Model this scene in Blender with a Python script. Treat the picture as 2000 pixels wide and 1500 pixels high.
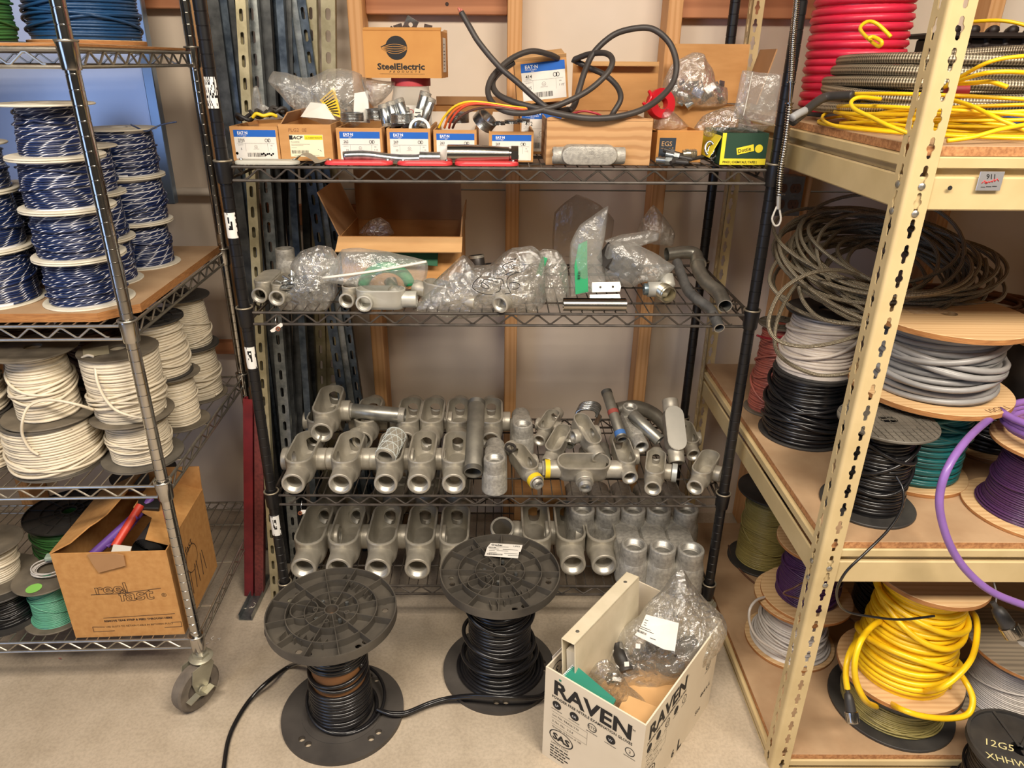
import bpy, bmesh, math, random
import numpy as np
from mathutils import Vector, Matrix, Euler, noise
PI = math.pi
for o in list(bpy.data.objects): bpy.data.objects.remove(o)
scn = bpy.context.scene
COL = scn.collection
random.seed(7); rng = np.random.default_rng(7)

# ---------------------------------------------------------------- camera
F, CX, ZC = 1398.0, 977.0, 1.49          # focal length in pixels of the 2000 x 1500 frame, principal point, eye height
_d = np.array([-20.83, 3104.2, F]); _d /= np.linalg.norm(_d)
_y = np.array([-3.3, -(F*F + 20.83*3.3)/3104.2, F]); _y /= np.linalg.norm(_y)
_x = np.cross(_d, _y); _x *= 1 if _x[0] > 0 else -1
RW = np.array([_x, _y, -_d])              # rows: world axes in camera axes (x right, y down, z forward)
cam = bpy.data.cameras.new('camera'); camo = bpy.data.objects.new('camera', cam); COL.objects.link(camo)
cam.sensor_width = 36; cam.lens = 36*F/2000; cam.shift_x = (1000-CX)/2000; cam.clip_start = .02
mw = Matrix([[RW[i][0], -RW[i][1], -RW[i][2]] for i in range(3)]).to_4x4()
mw.translation = (0, 0, ZC); camo.matrix_world = mw
scn.camera = camo

# ---------------------------------------------------------------- light
scn.view_settings.view_transform = 'Standard'; scn.view_settings.look = 'None'
scn.view_settings.gamma = 1; scn.view_settings.exposure = 0.08; scn.view_settings.use_curve_mapping = False
W = bpy.data.worlds.new('world'); scn.world = W; W.use_nodes = True
W.node_tree.nodes['Background'].inputs[0].default_value = (.95, .82, .64, 1)
W.node_tree.nodes['Background'].inputs[1].default_value = .04
def area(name, loc, size, power, col, aim):
    l = bpy.data.lights.new(name, 'AREA'); l.shape = 'RECTANGLE'; l.size, l.size_y = size
    l.energy = power; l.color = col
    o = bpy.data.objects.new(name, l); COL.objects.link(o); o.location = loc
    o.rotation_euler = (Vector(aim) - Vector(loc)).to_track_quat('-Z', 'Y').to_euler()
    return o
area('ceiling_tube_or_fill_light', (-.60, -.15, 2.75), (1.3, .5), 68, (1, .885, .745), (-.6, .25, 0))
area('ceiling_tube_or_fill_light', (1.00, -.15, 2.75), (1.3, .5), 86, (1, .885, .745), (1.0, .25, 0))
area('ceiling_tube_or_fill_light', (.20, -2.6, 2.75), (2.6, .3), 7, (1, .90, .77), (.2, -1.2, 0))  # rear lamp added out of view as weak frontal fill
area('daylight_door', (-2.7, -1.7, 1.25), (2.4, 1.9), 40, (.42, .60, 1), (0, -1.7, 1.25))

# ---------------------------------------------------------------- pixel rays of the calibrated camera, used to measure positions
def at(px, py, X=None, Y=None, Z=None):
    d = RW @ np.array([(px-CX)/F, (py-750)/F, 1.0])
    t = Y/d[1] if Y is not None else ((Z-ZC)/d[2] if Z is not None else X/d[0])
    return Vector((t*d[0], t*d[1], ZC + t*d[2]))

# ---------------------------------------------------------------- materials
def lin(c):
    c = [x/255 for x in c]
    return tuple((x/12.92 if x <= .04045 else ((x+.055)/1.055)**2.4) for x in c) + (1,)
MATS = {}
class NT:
    def __init__(s, name):
        s.m = bpy.data.materials.new(name); s.m.use_nodes = True; s.t = s.m.node_tree
        s.b = s.t.nodes['Principled BSDF']; s.out = s.t.nodes['Material Output']
    def n(s, kind, **kw):
        nd = s.t.nodes.new(kind)
        for k, v in kw.items():
            if k in nd.inputs: s.put(nd.inputs[k], v)
            else: setattr(nd, k, v)
        return nd
    def put(s, sock, v):
        if isinstance(v, bpy.types.NodeSocket): s.t.links.new(v, sock)
        else: sock.default_value = v
    def coord(s, kind='Object', scale=(1, 1, 1)):
        tc = s.n('ShaderNodeTexCoord'); mp = s.n('ShaderNodeMapping'); mp.inputs['Scale'].default_value = scale
        s.t.links.new(tc.outputs[kind], mp.inputs[0]); return mp.outputs[0]
    def ramp(s, fac, stops):
        r = s.n('ShaderNodeValToRGB'); s.put(r.inputs[0], fac); e = r.color_ramp.elements
        while len(e) < len(stops): e.new(.5)
        for k, (p, c) in enumerate(stops): e[k].position = p; e[k].color = c
        return r.outputs[0]
    def noise(s, vec, scale, detail=4, rough=.55):
        nd = s.n('ShaderNodeTexNoise'); s.put(nd.inputs['Vector'], vec)
        nd.inputs['Scale'].default_value = scale; nd.inputs['Detail'].default_value = detail; nd.inputs['Roughness'].default_value = rough
        return nd.outputs[0]
    def bump(s, h, strength, dist=.001):
        b = s.n('ShaderNodeBump'); s.put(b.inputs['Height'], h); b.inputs['Strength'].default_value = strength
        b.inputs['Distance'].default_value = dist; s.t.links.new(b.outputs[0], s.b.inputs['Normal']); return b
def mat(name, col, rough=.5, metal=0, col2=None, var=.12, scale=12, stretch=(1, 1, 1), bump=0, bscale=80, bdist=.001, spec=.5, coat=0):
    if name in MATS: return MATS[name]
    k = NT(name); k.b.inputs['Roughness'].default_value = rough; k.b.inputs['Metallic'].default_value = metal
    k.b.inputs['Specular IOR Level'].default_value = spec; k.b.inputs['Coat Weight'].default_value = coat
    a = lin(col); c2 = lin(col2) if col2 else tuple(x*(1-var) for x in a[:3]) + (1,)
    v = k.coord('Object', stretch)
    nz = k.noise(v, scale)
    k.put(k.b.inputs['Base Color'], k.ramp(nz, [(.33, a), (.67, c2)]))
    if bump: k.bump(k.noise(v, bscale, 3), bump, bdist)
    MATS[name] = k.m; return k.m
def setmat(name, k): MATS[name] = k.m; return k.m

# ---------------------------------------------------------------- mesh builder
class MB:
    def __init__(s): s.v = []; s.f = []; s.n = 0; s.uv = {}; s.mi = {}
    def add(s, verts, faces, uvs=None, mi=0):
        o = s.n; s.v.extend(tuple(p) for p in verts); s.n += len(verts)
        for i, f in enumerate(faces):
            if uvs is not None: s.uv[len(s.f)] = uvs[i]
            if mi: s.mi[len(s.f)] = mi
            s.f.append(tuple(j+o for j in f))
        return s
    def box(s, c, d, b=0, rot=None, mi=0):
        cx, cy, cz = c; x, y, z = d[0]/2, d[1]/2, d[2]/2
        if b <= 0:
            P = [(i*x, j*y, k*z) for i in (-1, 1) for j in (-1, 1) for k in (-1, 1)]
            Fc = [(0, 1, 3, 2), (4, 6, 7, 5), (0, 4, 5, 1), (2, 3, 7, 6), (0, 2, 6, 4), (1, 5, 7, 3)]
        else:
            P = []; idx = {}
            for i in (-1, 1):
                for j in (-1, 1):
                    for k in (-1, 1):
                        for a, q in enumerate(((x, y-b, z-b), (x-b, y, z-b), (x-b, y-b, z))):
                            idx[(i, j, k, a)] = len(P); P.append((i*q[0], j*q[1], k*q[2]))
            Fc = []
            for sg in (-1, 1):
                r = [(1, 1), (-1, 1), (-1, -1), (1, -1)]
                Fc.append([idx[(sg, p, q, 0)] for p, q in r][::sg])
                Fc.append([idx[(q, sg, p, 1)] for p, q in r][::sg])
                Fc.append([idx[(p, q, sg, 2)] for p, q in r][::sg])
            for p in (-1, 1):
                for q in (-1, 1):
                    Fc.append([idx[(p, q, -1, 0)], idx[(p, q, -1, 1)], idx[(p, q, 1, 1)], idx[(p, q, 1, 0)]][::-p*q])
                    Fc.append([idx[(p, -1, q, 0)], idx[(p, -1, q, 2)], idx[(p, 1, q, 2)], idx[(p, 1, q, 0)]][::p*q])
                    Fc.append([idx[(-1, p, q, 1)], idx[(-1, p, q, 2)], idx[(1, p, q, 2)], idx[(1, p, q, 1)]][::-p*q])
                    for k in (-1, 1): Fc.append([idx[(p, q, k, a)] for a in range(3)][::p*q*k])
        if rot is not None: P = [rot @ Vector(p) for p in P]
        return s.add([(p[0]+cx, p[1]+cy, p[2]+cz) for p in P], Fc, mi=mi)
    def tube(s, path, r, n=8, closed=False, caps=True, uvk=None, mi=0, phase=0):
        """path: list of points; r: radius or list"""
        P = np.array([tuple(p) for p in path], float); m = len(P)
        R = np.full(m, r) if np.isscalar(r) else np.array(r, float)
        if closed: T = np.roll(P, -1, 0) - np.roll(P, 1, 0)
        else:
            T = np.empty_like(P); T[1:-1] = P[2:] - P[:-2]; T[0] = P[1]-P[0]; T[-1] = P[-1]-P[-2]
        T /= np.linalg.norm(T, axis=1)[:, None] + 1e-12
        N = np.empty_like(P); a = np.array([0, 0, 1.]) if abs(T[0][2]) < .9 else np.array([1., 0, 0])
        u = a - T[0]*a.dot(T[0]); u /= np.linalg.norm(u)
        for i in range(m):
            u = u - T[i]*u.dot(T[i]); u /= np.linalg.norm(u) + 1e-12; N[i] = u
        B = np.cross(T, N)
        ang = np.arange(n)*2*PI/n + phase
        V = P[:, None] + R[:, None, None]*(np.cos(ang)[None, :, None]*N[:, None] + np.sin(ang)[None, :, None]*B[:, None])
        V = V.reshape(-1, 3); fs = []; uv = [] if uvk else None
        if uvk:
            L = np.concatenate([[0], np.cumsum(np.linalg.norm(np.diff(P, axis=0), axis=1))])*uvk
        for i in range(m if closed else m-1):
            i2 = (i+1) % m
            for j in range(n):
                j2 = (j+1) % n; fs.append((i*n+j, i*n+j2, i2*n+j2, i2*n+j))
                if uvk:
                    l2 = L[i2] if i2 > i else L[i] + (L[i]-L[i-1]); q, q2 = j/n, (j+1)/n
                    uv.append(((L[i], q), (L[i], q2), (l2, q2), (l2, q)))
        if caps and not closed:
            fs.append(tuple(range(n))[::-1]); fs.append(tuple((m-1)*n+j for j in range(n)))
            if uvk: uv += [((0, 0),)*n, ((0, 0),)*n]
        return s.add(V.tolist(), fs, uv, mi)
    def lathe(s, prof, n=24, mx=None, closed=False, arc=2*PI, mi=0):
        """prof: (r, z) pairs; closed joins the last pair to the first"""
        m = len(prof); full = abs(arc-2*PI) < 1e-6; c = n if full else n+1
        V = [(r*math.cos(arc*j/n), r*math.sin(arc*j/n), z) for r, z in prof for j in range(c)]
        if mx is not None: V = [mx @ Vector(p) for p in V]
        fs = []
        for i in range(m if closed else m-1):
            i2 = (i+1) % m
            for j in range(n):
                j2 = (j+1) % c
                fs.append((i*c+j, i*c+j2, i2*c+j2, i2*c+j))
        if not closed and full:
            if prof[0][0] > 1e-6: fs.append(tuple(range(c))[::-1])
            if prof[-1][0] > 1e-6: fs.append(tuple((m-1)*c+j for j in range(c)))
        return s.add(V, fs, mi=mi)
    def prism(s, pts, z0, z1, mx=None, mi=0):
        n = len(pts); V = [(x, y, z0) for x, y in pts] + [(x, y, z1) for x, y in pts]
        if mx is not None: V = [mx @ Vector(p) for p in V]
        fs = [tuple(range(n))[::-1], tuple(range(n, 2*n))] + [(i, (i+1) % n, n+(i+1) % n, n+i) for i in range(n)]
        return s.add(V, fs, mi=mi)
    def quad(s, a, b, c, d, mi=0): return s.add([a, b, c, d], [(0, 1, 2, 3)], mi=mi)
    def mesh(s, name, smooth=40):
        me = bpy.data.meshes.new(name); me.from_pydata(s.v, [], s.f)
        if s.uv:
            ul = me.uv_layers.new(name='UVMap'); d = np.zeros((len(me.loops), 2)); k = 0
            for i, f in enumerate(s.f):
                if i in s.uv: d[k:k+len(f)] = s.uv[i]
                k += len(f)
            ul.data.foreach_set('uv', d.ravel())
        if smooth:
            me.shade_smooth()
            if smooth < 180: me.set_sharp_from_angle(angle=math.radians(smooth))
        for i, m in s.mi.items(): me.polygons[i].material_index = m
        return me
    def build(s, name, m, parent=None, loc=(0, 0, 0), rot=(0, 0, 0), smooth=40, fix=False):
        me = s.mesh(name, smooth)
        if fix:
            b = bmesh.new(); b.from_mesh(me); bmesh.ops.remove_doubles(b, verts=b.verts, dist=1e-6)
            bmesh.ops.recalc_face_normals(b, faces=b.faces); b.to_mesh(me); b.free()
            if smooth: me.shade_smooth(); me.set_sharp_from_angle(angle=math.radians(smooth))
        return link(name, me, m, parent, loc, rot)
def link(name, me, m, parent=None, loc=(0, 0, 0), rot=(0, 0, 0)):
    if m is not None and len(me.materials) == 0:
        for q in (m if isinstance(m, (list, tuple)) else [m]): me.materials.append(q)
    o = bpy.data.objects.new(name, me); COL.objects.link(o); o.location = loc; o.rotation_euler = rot
    if parent is not None: o.parent = parent
    return o
def tag(o, label=None, cat=None, group=None, kind=None):
    if label: o['label'] = label
    if cat: o['category'] = cat
    if group: o['group'] = group
    if kind: o['kind'] = kind
    return o
def thing(name, label, cat, loc=(0, 0, 0), rot=(0, 0, 0), group=None):
    o = bpy.data.objects.new(name, None); COL.objects.link(o); o.empty_display_size = .02
    o.location = loc; o.rotation_euler = rot if hasattr(rot, '__len__') else (0, 0, rot)
    return tag(o, label, cat, group)
def kids(o): return [c for c in COL.objects if c.parent == o]
def copy_tree(o, loc=None, rot=None, label=None, group=None, scale=None, parent=None):
    c = o.copy(); COL.objects.link(c)
    if parent is not None: c.parent = parent
    for ch in list(o.children): copy_tree(ch, parent=c)
    if loc is not None: c.location = loc
    if rot is not None: c.rotation_euler = rot
    if scale is not None: c.scale = scale
    if label: c['label'] = label
    if group: c['group'] = group
    return c
def spline(pts, k=8, closed=False):
    """Catmull-Rom through points"""
    P = [Vector(p) for p in pts]; n = len(P); out = []
    for i in range(n if closed else n-1):
        if closed: a, b, c, d = P[i-1], P[i], P[(i+1) % n], P[(i+2) % n]
        else: a, b, c, d = P[max(i-1, 0)], P[i], P[i+1], P[min(i+2, n-1)]
        for j in range(k):
            t = j/k
            out.append(.5*((2*b) + (c-a)*t + (2*a-5*b+4*c-d)*t*t + (3*b-a-3*c+d)*t**3))
    if not closed: out.append(P[-1])
    return out
def stadium(w, l, n=8):
    """oval of straight sides along y, width w, length l"""
    r = w/2; h = l/2 - r
    return [(r*math.cos(a), h + r*math.sin(a)) for a in np.linspace(0, PI, n+1)] + \
           [(r*math.cos(a), -h + r*math.sin(a)) for a in np.linspace(PI, 2*PI, n+1)]
def axis_mx(p, d):
    """matrix taking +z to direction d at point p"""
    m = Vector(d).to_track_quat('Z', 'Y').to_matrix().to_4x4(); m.translation = p; return m
FONT = None
def text_into(mb, s, x, y, size, mx=None, align='LEFT', shear=0, bold=0, xs=1, mi=0, rot=0, ext=0):
    """flat lettering added to mb in its local xy plane (or under mx)"""
    cu = bpy.data.curves.new('t', 'FONT'); cu.body = s; cu.size = size; cu.align_x = align; cu.shear = shear; cu.offset = bold
    cu.resolution_u = 2; cu.extrude = ext
    ob = bpy.data.objects.new('t', cu); me = bpy.data.meshes.new_from_object(ob)
    c, sn = math.cos(rot), math.sin(rot)
    V = []
    for v in me.vertices:
        px, py = v.co.x*xs, v.co.y
        q = Vector((x + px*c - py*sn, y + px*sn + py*c, v.co.z)); V.append(mx @ q if mx is not None else q)
    mb.add(V, [tuple(p.vertices) for p in me.polygons], mi=mi)
    bpy.data.objects.remove(ob); bpy.data.curves.remove(cu); bpy.data.meshes.remove(me)
def rect_into(mb, x0, y0, x1, y1, mx=None, mi=0):
    V = [Vector((x0, y0, 0)), Vector((x1, y0, 0)), Vector((x1, y1, 0)), Vector((x0, y1, 0))]
    if mx is not None: V = [mx @ v for v in V]
    mb.add(V, [(0, 1, 2, 3)], mi=mi)
def ring_into(mb, x, y, r0, r1, mx=None, n=20, sx=1, a0=0, a1=2*PI, mi=0):
    V = []; 
    for j in range(n+1):
        a = a0 + (a1-a0)*j/n
        for r in (r0, r1): V.append(Vector((x + r*sx*math.cos(a), y + r*math.sin(a), 0)))
    if mx is not None: V = [mx @ v for v in V]
    mb.add(V, [(2*j, 2*j+1, 2*j+3, 2*j+2) for j in range(n)], mi=mi)
def front_mx(o, u=(1, 0, 0), v=(0, 0, 1)):
    """plane through o spanned by u (right) and v (up)"""
    u = Vector(u).normalized(); v = Vector(v).normalized(); w = u.cross(v)
    m = Matrix((u, v, w)).transposed().to_4x4(); m.translation = o; return m

# ================================================================ shared materials
CHROME = mat('chrome plated steel', (196, 194, 190), .16, 1, var=.15, scale=30)
CHROME_ROUGH = mat('dusty chrome wire', (190, 184, 172), .32, .9, var=.2, scale=60)
BLACKPOST = mat('black powder coated steel', (22, 21, 23), .38, 0, var=.3, scale=40, spec=.5)
BLACKWIRE = mat('dusty black coated wire', (44, 39, 35), .5, .1, col2=(78, 70, 62), scale=35)
WORN = mat('worn plated ring', (170, 160, 140), .4, .7)
TAN = mat('beige painted steel', (206, 184, 138), .42, 0, col2=(192, 170, 124), scale=9, spec=.45)
GALV = mat('galvanized steel', (160, 165, 165), .38, .85, col2=(112, 118, 120), scale=45)
GALVB = mat('blued galvanized steel', (110, 122, 134), .36, .85, col2=(66, 76, 88), scale=35)
GALVD = mat('dull dark galvanized steel', (92, 94, 94), .5, .7, col2=(58, 60, 62), scale=30)
GOLDZ = mat('yellow zinc plated steel', (196, 186, 152), .4, .6, col2=(160, 150, 118), scale=25)
ZINC = mat('bright zinc', (200, 203, 203), .25, .9, col2=(150, 152, 150), scale=70)
STAIN = mat('stainless steel', (185, 180, 172), .22, 1, var=.15, scale=20)
CARD = mat('cardboard', (198, 148, 92), .85, 0, col2=(182, 132, 78), scale=9, stretch=(1, 1, 4), bump=.08, bscale=60)
CARDL = mat('pale cardboard', (206, 164, 112), .85, 0, col2=(190, 146, 96), scale=6, stretch=(1, 1, 6), bump=.1, bscale=40)
CARDIN = mat('cardboard inner face', (176, 134, 92), .9, 0, col2=(160, 120, 80), scale=9)
BLACKPL = mat('matte black plastic', (40, 38, 37), .5, 0, col2=(56, 52, 49), scale=14, bump=.05, bscale=150)
DUSTPL = mat('dusty dark grey plastic', (64, 60, 54), .6, 0, col2=(104, 97, 86), scale=11)
WHITEPL = mat('off white plastic', (226, 220, 204), .5, 0, col2=(206, 198, 178), scale=16)
PAPER = mat('white paper label', (232, 228, 220), .7, 0, col2=(220, 214, 204), scale=14)
INK = mat('black print', (26, 25, 26), .7)
GREYINK = mat('grey print', (110, 108, 108), .7)
BLUEINK = mat('blue print', (18, 96, 190), .6)
WHITEINK = mat('white print', (240, 240, 240), .6)
YELINK = mat('yellow print', (242, 220, 40), .6)
REDINK = mat('red print', (200, 40, 40), .6)

# concrete floor
k = NT('dusty concrete'); v = k.coord('Object')
a = k.noise(v, 1.6, 6, .6); b = k.noise(v, 9, 5, .6); c = k.noise(v, 130, 2, .6)
base = k.ramp(a, [(.3, lin((178, 162, 141))), (.55, lin((192, 177, 156))), (.75, lin((166, 150, 130)))])
mx = k.n('ShaderNodeMix', data_type='RGBA', blend_type='MULTIPLY'); k.put(mx.inputs[0], .5)
k.put(mx.inputs[6], base); k.put(mx.inputs[7], k.ramp(b, [(.35, (.72, .70, .66, 1)), (.6, (1, 1, 1, 1))]))
mx2 = k.n('ShaderNodeMix', data_type='RGBA', blend_type='MULTIPLY'); k.put(mx2.inputs[0], .35)
k.put(mx2.inputs[6], mx.outputs[2]); k.put(mx2.inputs[7], k.ramp(c, [(.35, (.6, .6, .6, 1)), (.6, (1, 1, 1, 1))]))
k.put(k.b.inputs['Base Color'], mx2.outputs[2]); k.b.inputs['Roughness'].default_value = .75; k.bump(c, .12, .002)
FLOORM = setmat('dusty concrete', k)

# timber with long grain
def timber(name, c1, c2, axis):
    k = NT(name); st = [26, 26, 26]; st[axis] = 1.2
    v = k.coord('Object', tuple(st)); n1 = k.noise(v, 1.6, 5, .6)
    w = k.n('ShaderNodeTexWave', wave_type='BANDS'); w.bands_direction = 'XYZ'[0 if axis != 0 else 1]
    k.put(w.inputs['Vector'], v); w.inputs['Scale'].default_value = .9; w.inputs['Distortion'].default_value = 7; w.inputs['Detail'].default_value = 2
    mx = k.n('ShaderNodeMix', data_type='FLOAT'); k.put(mx.inputs[0], .5); k.put(mx.inputs[2], n1); k.put(mx.inputs[3], w.outputs['Fac'])
    k.put(k.b.inputs['Base Color'], k.ramp(mx.outputs[0], [(.25, lin(c2)), (.6, lin(c1))]))
    k.b.inputs['Roughness'].default_value = .65; k.bump(n1, .15, .001); return setmat(name, k)
WOODZ = timber('pine stud', (208, 158, 106), (194, 142, 88), 2)
WOODX = timber('pine blocking', (186, 126, 86), (160, 102, 66), 0)
WALLM = mat('white painted board', (224, 208, 190), .6, 0, col2=(214, 198, 178), scale=3, bump=.05, bscale=40)

# ================================================================ the room
YS, YW = 2.08, 2.169                       # stud faces, wall board
floor = MB().box((0, 0, -.05), (9, 8, .1)).build('floor', FLOORM); tag(floor, kind='structure')
w = MB(); w.box((0, YW+.012, 2.12), (9, .016, 1.95)); wl = w.build('wall_back', WALLM); tag(wl, kind='structure')
w = MB(); w.box((0, YW+.016, .57), (9, .016, 1.14)); w.build('lower_board', WALLM, wl)
STUDX = [-1.615, -1.2, -.787, -.372, .042, .457, .872, 1.287, 1.70]
for i, x in enumerate(STUDX):
    o = MB().box((x, (YS+YW)/2, 1.5), (.038, YW-YS, 2.99), .002).build('trim_%d' % (i+1), WOODZ); tag(o, kind='structure')
zb = at(800, 28, Y=2.137).z
blocks = [(-.372, .042, zb, .089), (.042, .457, zb+.062, .089), (.457, .872, zb-.004, .089), (-1.2, -.787, zb+.01, .089), (-.787, -.372, at(560, 440, Y=2.137).z, .058), (-1.2, -.787, at(460, 692, Y=2.137).z, .04), (.872, 1.287, 1.25, .089)]
for i, (x0, x1, z, hh) in enumerate(blocks):
    o = MB().box(((x0+x1)/2, YW-.0155, z+hh/2), (x1-x0-.0385, .033, hh), .002).build('trim_%d' % (i+20), WOODX); tag(o, kind='structure')
kn = MB(); p = at(873, 8, Y=YW-.032)
o = MB().lathe([(.0, .0), (.005, 0), (.0045, .0006), (0, .0006)], 12, axis_mx((p.x, YW-.032, p.z), (0, -1, 0))).build('knot', mat('dark knot', (58, 34, 22), .7), bpy.data.objects['trim_20'])

# painted conduit run along the left bay
PAINTP = mat('cream painted conduit', (205, 192, 176), .5)
o = MB().tube([(-1.16, 2.14, 1.138), (-.81, 2.14, 1.138)], .0125, 14).build('conduit_pipe', PAINTP)
tag(o, 'cream painted conduit pipe running along the wall behind the chrome cart', 'pipe')

# ================================================================ wire shelving
def post_mb(L, r, pitch=.0254):
    pr = [(0, 0)]; z = pitch
    pr.append((r, 0))
    while z < L-.01:
        pr += [(r, z-.0011), (r*.93, z-.0004), (r*.93, z+.0004), (r, z+.0011)]; z += pitch
    pr += [(r, L), (0, L)]
    return MB().lathe(pr, 18)
def collar_mb(r, h=.046):
    return MB().lathe([(r*1.02, h*.98), (r*1.42, h), (r*1.46, h*.9), (r*1.36, h*.5), (r*1.30, .004), (r*1.22, 0), (r*1.02, 0)], 20, closed=True)
def wire_unit(root, Wd, D, levels, zp0, zp1, pm, wm, collar_m, r=.0127, gap=.028, ring_m=None, corners=None, period=.061):
    """posts at (0,0),(Wd,0),(0,D),(Wd,D) in local axes; deck tops at the given levels"""
    cs = corners or [(0, 0), (Wd, 0), (0, D), (Wd, D)]
    pmesh = post_mb(zp1-zp0, r).mesh('post', 30)
    posts = []
    for x, y in cs: posts.append(link('post', pmesh, pm, root, (x, y, zp0)))
    cme = collar_mb(r).mesh('collar', 40); rme = None
    if ring_m: rme = MB().lathe([(r*1.40+.0022*math.cos(a), .0022*math.sin(a)) for a in np.linspace(0, 2*PI, 8, endpoint=False)], 24, closed=True).mesh('ring', 180)
    for z in levels:
        m = MB(); q = r*1.15
        for dz, rr in ((-.003, .0034), (-.003-gap, .0034)):
            m.tube([(q, 0, z+dz), (Wd-q, 0, z+dz)], rr, 8); m.tube([(q, D, z+dz), (Wd-q, D, z+dz)], rr, 8)
            m.tube([(0, q, z+dz), (0, D-q, z+dz)], rr, 8); m.tube([(Wd, q, z+dz), (Wd, D-q, z+dz)], rr, 8)
        sh = m.build('shelf', wm, root)
        def truss(a, b, n):
            a, b = Vector(a), Vector(b); pts = []; d = (b-a)/(2*n)
            for i in range(2*n+1):
                p = a + d*i; pk = (i % 2 == 1)
                zz = z-.0075 if pk else z-gap+.0015
                for t in (-.10, .10): pts.append(p + d*t + Vector((0, 0, zz)))
            m = MB(); m.tube(pts, .0022, 6); m.build('truss', wm, sh)
        nf = max(2, round((Wd-.09)/period)); nd = max(2, round((D-.09)/period))
        truss((.045, 0, 0), (Wd-.045, 0, 0), nf); truss((.045, D, 0), (Wd-.045, D, 0), nf)
        truss((0, .045, 0), (0, D-.045, 0), nd); truss((Wd, .045, 0), (Wd, D-.045, 0), nd)
        m = MB(); n = int((Wd-.06)/.0258)
        for i in range(n+1):
            x = .03 + (Wd-.06)*i/n; m.tube([(x, .001, z-.0005), (x, D-.001, z-.0005)], .0016, 5)
        tag(m.build('deck_wires', wm, sh), kind='stuff')
        for f in (.2, .5, .8): MB().tube([(.004, D*f, z-.0045), (Wd-.004, D*f, z-.0045)], .0027, 6).build('cross_bar', wm, sh)
        for x, y in cs:
            link('collar', cme, collar_m, sh, (x, y, z-.036))
            if rme: link('collar_ring', rme, ring_m, sh, (x, y, z+.010))
    return posts
def caster(root, post_xy, zt, yaw, m_tire, steel, rw=.060, wt=.030, brake=True, name='caster', side=1):
    x, y = post_xy; mx = Matrix.Translation((x, y, 0)) @ Matrix.Rotation(yaw, 4, 'Z'); off = .030
    m = MB(); ax = axis_mx(mx @ Vector((0, off, rw)), mx.to_3x3() @ Vector((1, 0, 0)))
    m.lathe([(rw*.55, -wt*.5), (rw*.9, -wt*.5), (rw*.985, -wt*.36), (rw, -wt*.12), (rw, wt*.12), (rw*.985, wt*.36), (rw*.9, wt*.5), (rw*.55, wt*.5)], 32, ax, closed=True)
    w = m.build(name, m_tire, root)
    MB().lathe([(0, -wt*.42), (rw*.2, -wt*.5), (rw*.24, -wt*.36), (rw*.56, -wt*.3), (rw*.56, wt*.3), (rw*.24, wt*.36), (rw*.2, wt*.5), (0, wt*.42)], 28, ax).build('wheel_hub', mat('dusty grey hub', (92, 84, 76), .6, 0, col2=(70, 64, 60)), w)
    m = MB(); R3 = mx.to_3x3()
    for s in (-1, 1):
        pts = [(-.012, rw*.72), (.012, rw*.72), (.03, rw*2+.008), (-.03, rw*2+.008)]
        P = [(off+a, b) for a, b in [(-.013, rw*.78), (.013, rw*.78), (.02, rw*1.5), (.012, rw*2.06), (-off-.012, rw*2.06), (-off-.018, rw*1.8)]]
        V = [mx @ Vector((s*(wt*.5+.004)+t, p, q)) for t in (-.0012, .0012) for p, q in P]; n = len(P)
        m.add(V, [tuple(range(n))[::-1], tuple(range(n, 2*n))] + [(i, (i+1) % n, n+(i+1) % n, n+i) for i in range(n)])
    m.lathe([(.0, rw*2+.004), (.026, rw*2+.004), (.029, rw*2+.010), (.02, rw*2+.016), (0, rw*2+.016)], 20, Matrix.Translation((x, y, 0)))
    f = m.build('fork', steel, w, fix=True)
    MB().prism([(.021*math.cos(t), .021*math.sin(t)) for t in np.linspace(0, 2*PI, 6, endpoint=False)], rw*2+.0162, rw*2+.023, Matrix.Translation((x, y, 0))).build('swivel_nut', steel, w, smooth=0)
    MB().tube([(x, y, rw*2+.023), (x, y, zt)], .011, 14).build('stem', steel, w)
    if brake:
        m = MB(); S = wt*.5+.012
        prof = [(off-.035, rw*.75), (off-.024, rw*.98), (off, rw*.88), (off+.018, rw*1.06), (off+.046, rw*.98)]
        for (a, b), (c, d) in zip(prof[:-1], prof[1:]):
            V = [mx @ Vector((sx, a2, b2+t)) for t in (-.001, .001) for sx in (side*(S-.006), side*(S+.012)) for a2, b2 in ((a, b), (c, d))]
            m.add(V, [(0, 1, 3, 2), (4, 6, 7, 5), (0, 4, 5, 1), (2, 3, 7, 6), (0, 2, 6, 4), (1, 5, 7, 3)])
        m.lathe([(0, 0), (.011, 0), (.011, .004), (0, .004)], 14, axis_mx(mx @ Vector((side*(S-.004), off, rw)), R3 @ Vector((side, 0, 0))))
        m.build('brake_lever', steel, w, fix=True)

# ---- black unit
BXL, BXR, BY0, BY1 = -.582, .588, 1.574, 2.012
SH = [1.286, .962, .465, .172]
bu = thing('wire_shelving_unit', 'black wire shelving unit of four shelves full of conduit fittings', 'shelf', (BXL, BY0, 0))
wire_unit(bu, BXR-BXL, BY1-BY0, SH, .128, 1.90, BLACKPOST, BLACKWIRE, BLACKPOST, ring_m=WORN)
TIRE = mat('worn grey rubber', (92, 84, 76), .8, 0, col2=(120, 110, 98), scale=25)
DTIRE = mat('dark rubber', (52, 47, 44), .8, 0, col2=(72, 66, 60), scale=25)
STEELC = mat('zinc caster steel', (184, 180, 160), .4, .6, col2=(160, 156, 138), scale=22)
for q, yw in (((0, 0), 2.5), ((BXR-BXL, 0), 1.9), ((0, BY1-BY0), .4), ((BXR-BXL, BY1-BY0), 2.2)): caster(bu, q, .14, yw, DTIRE, STEELC, rw=.05, wt=.028, brake=False)
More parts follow.
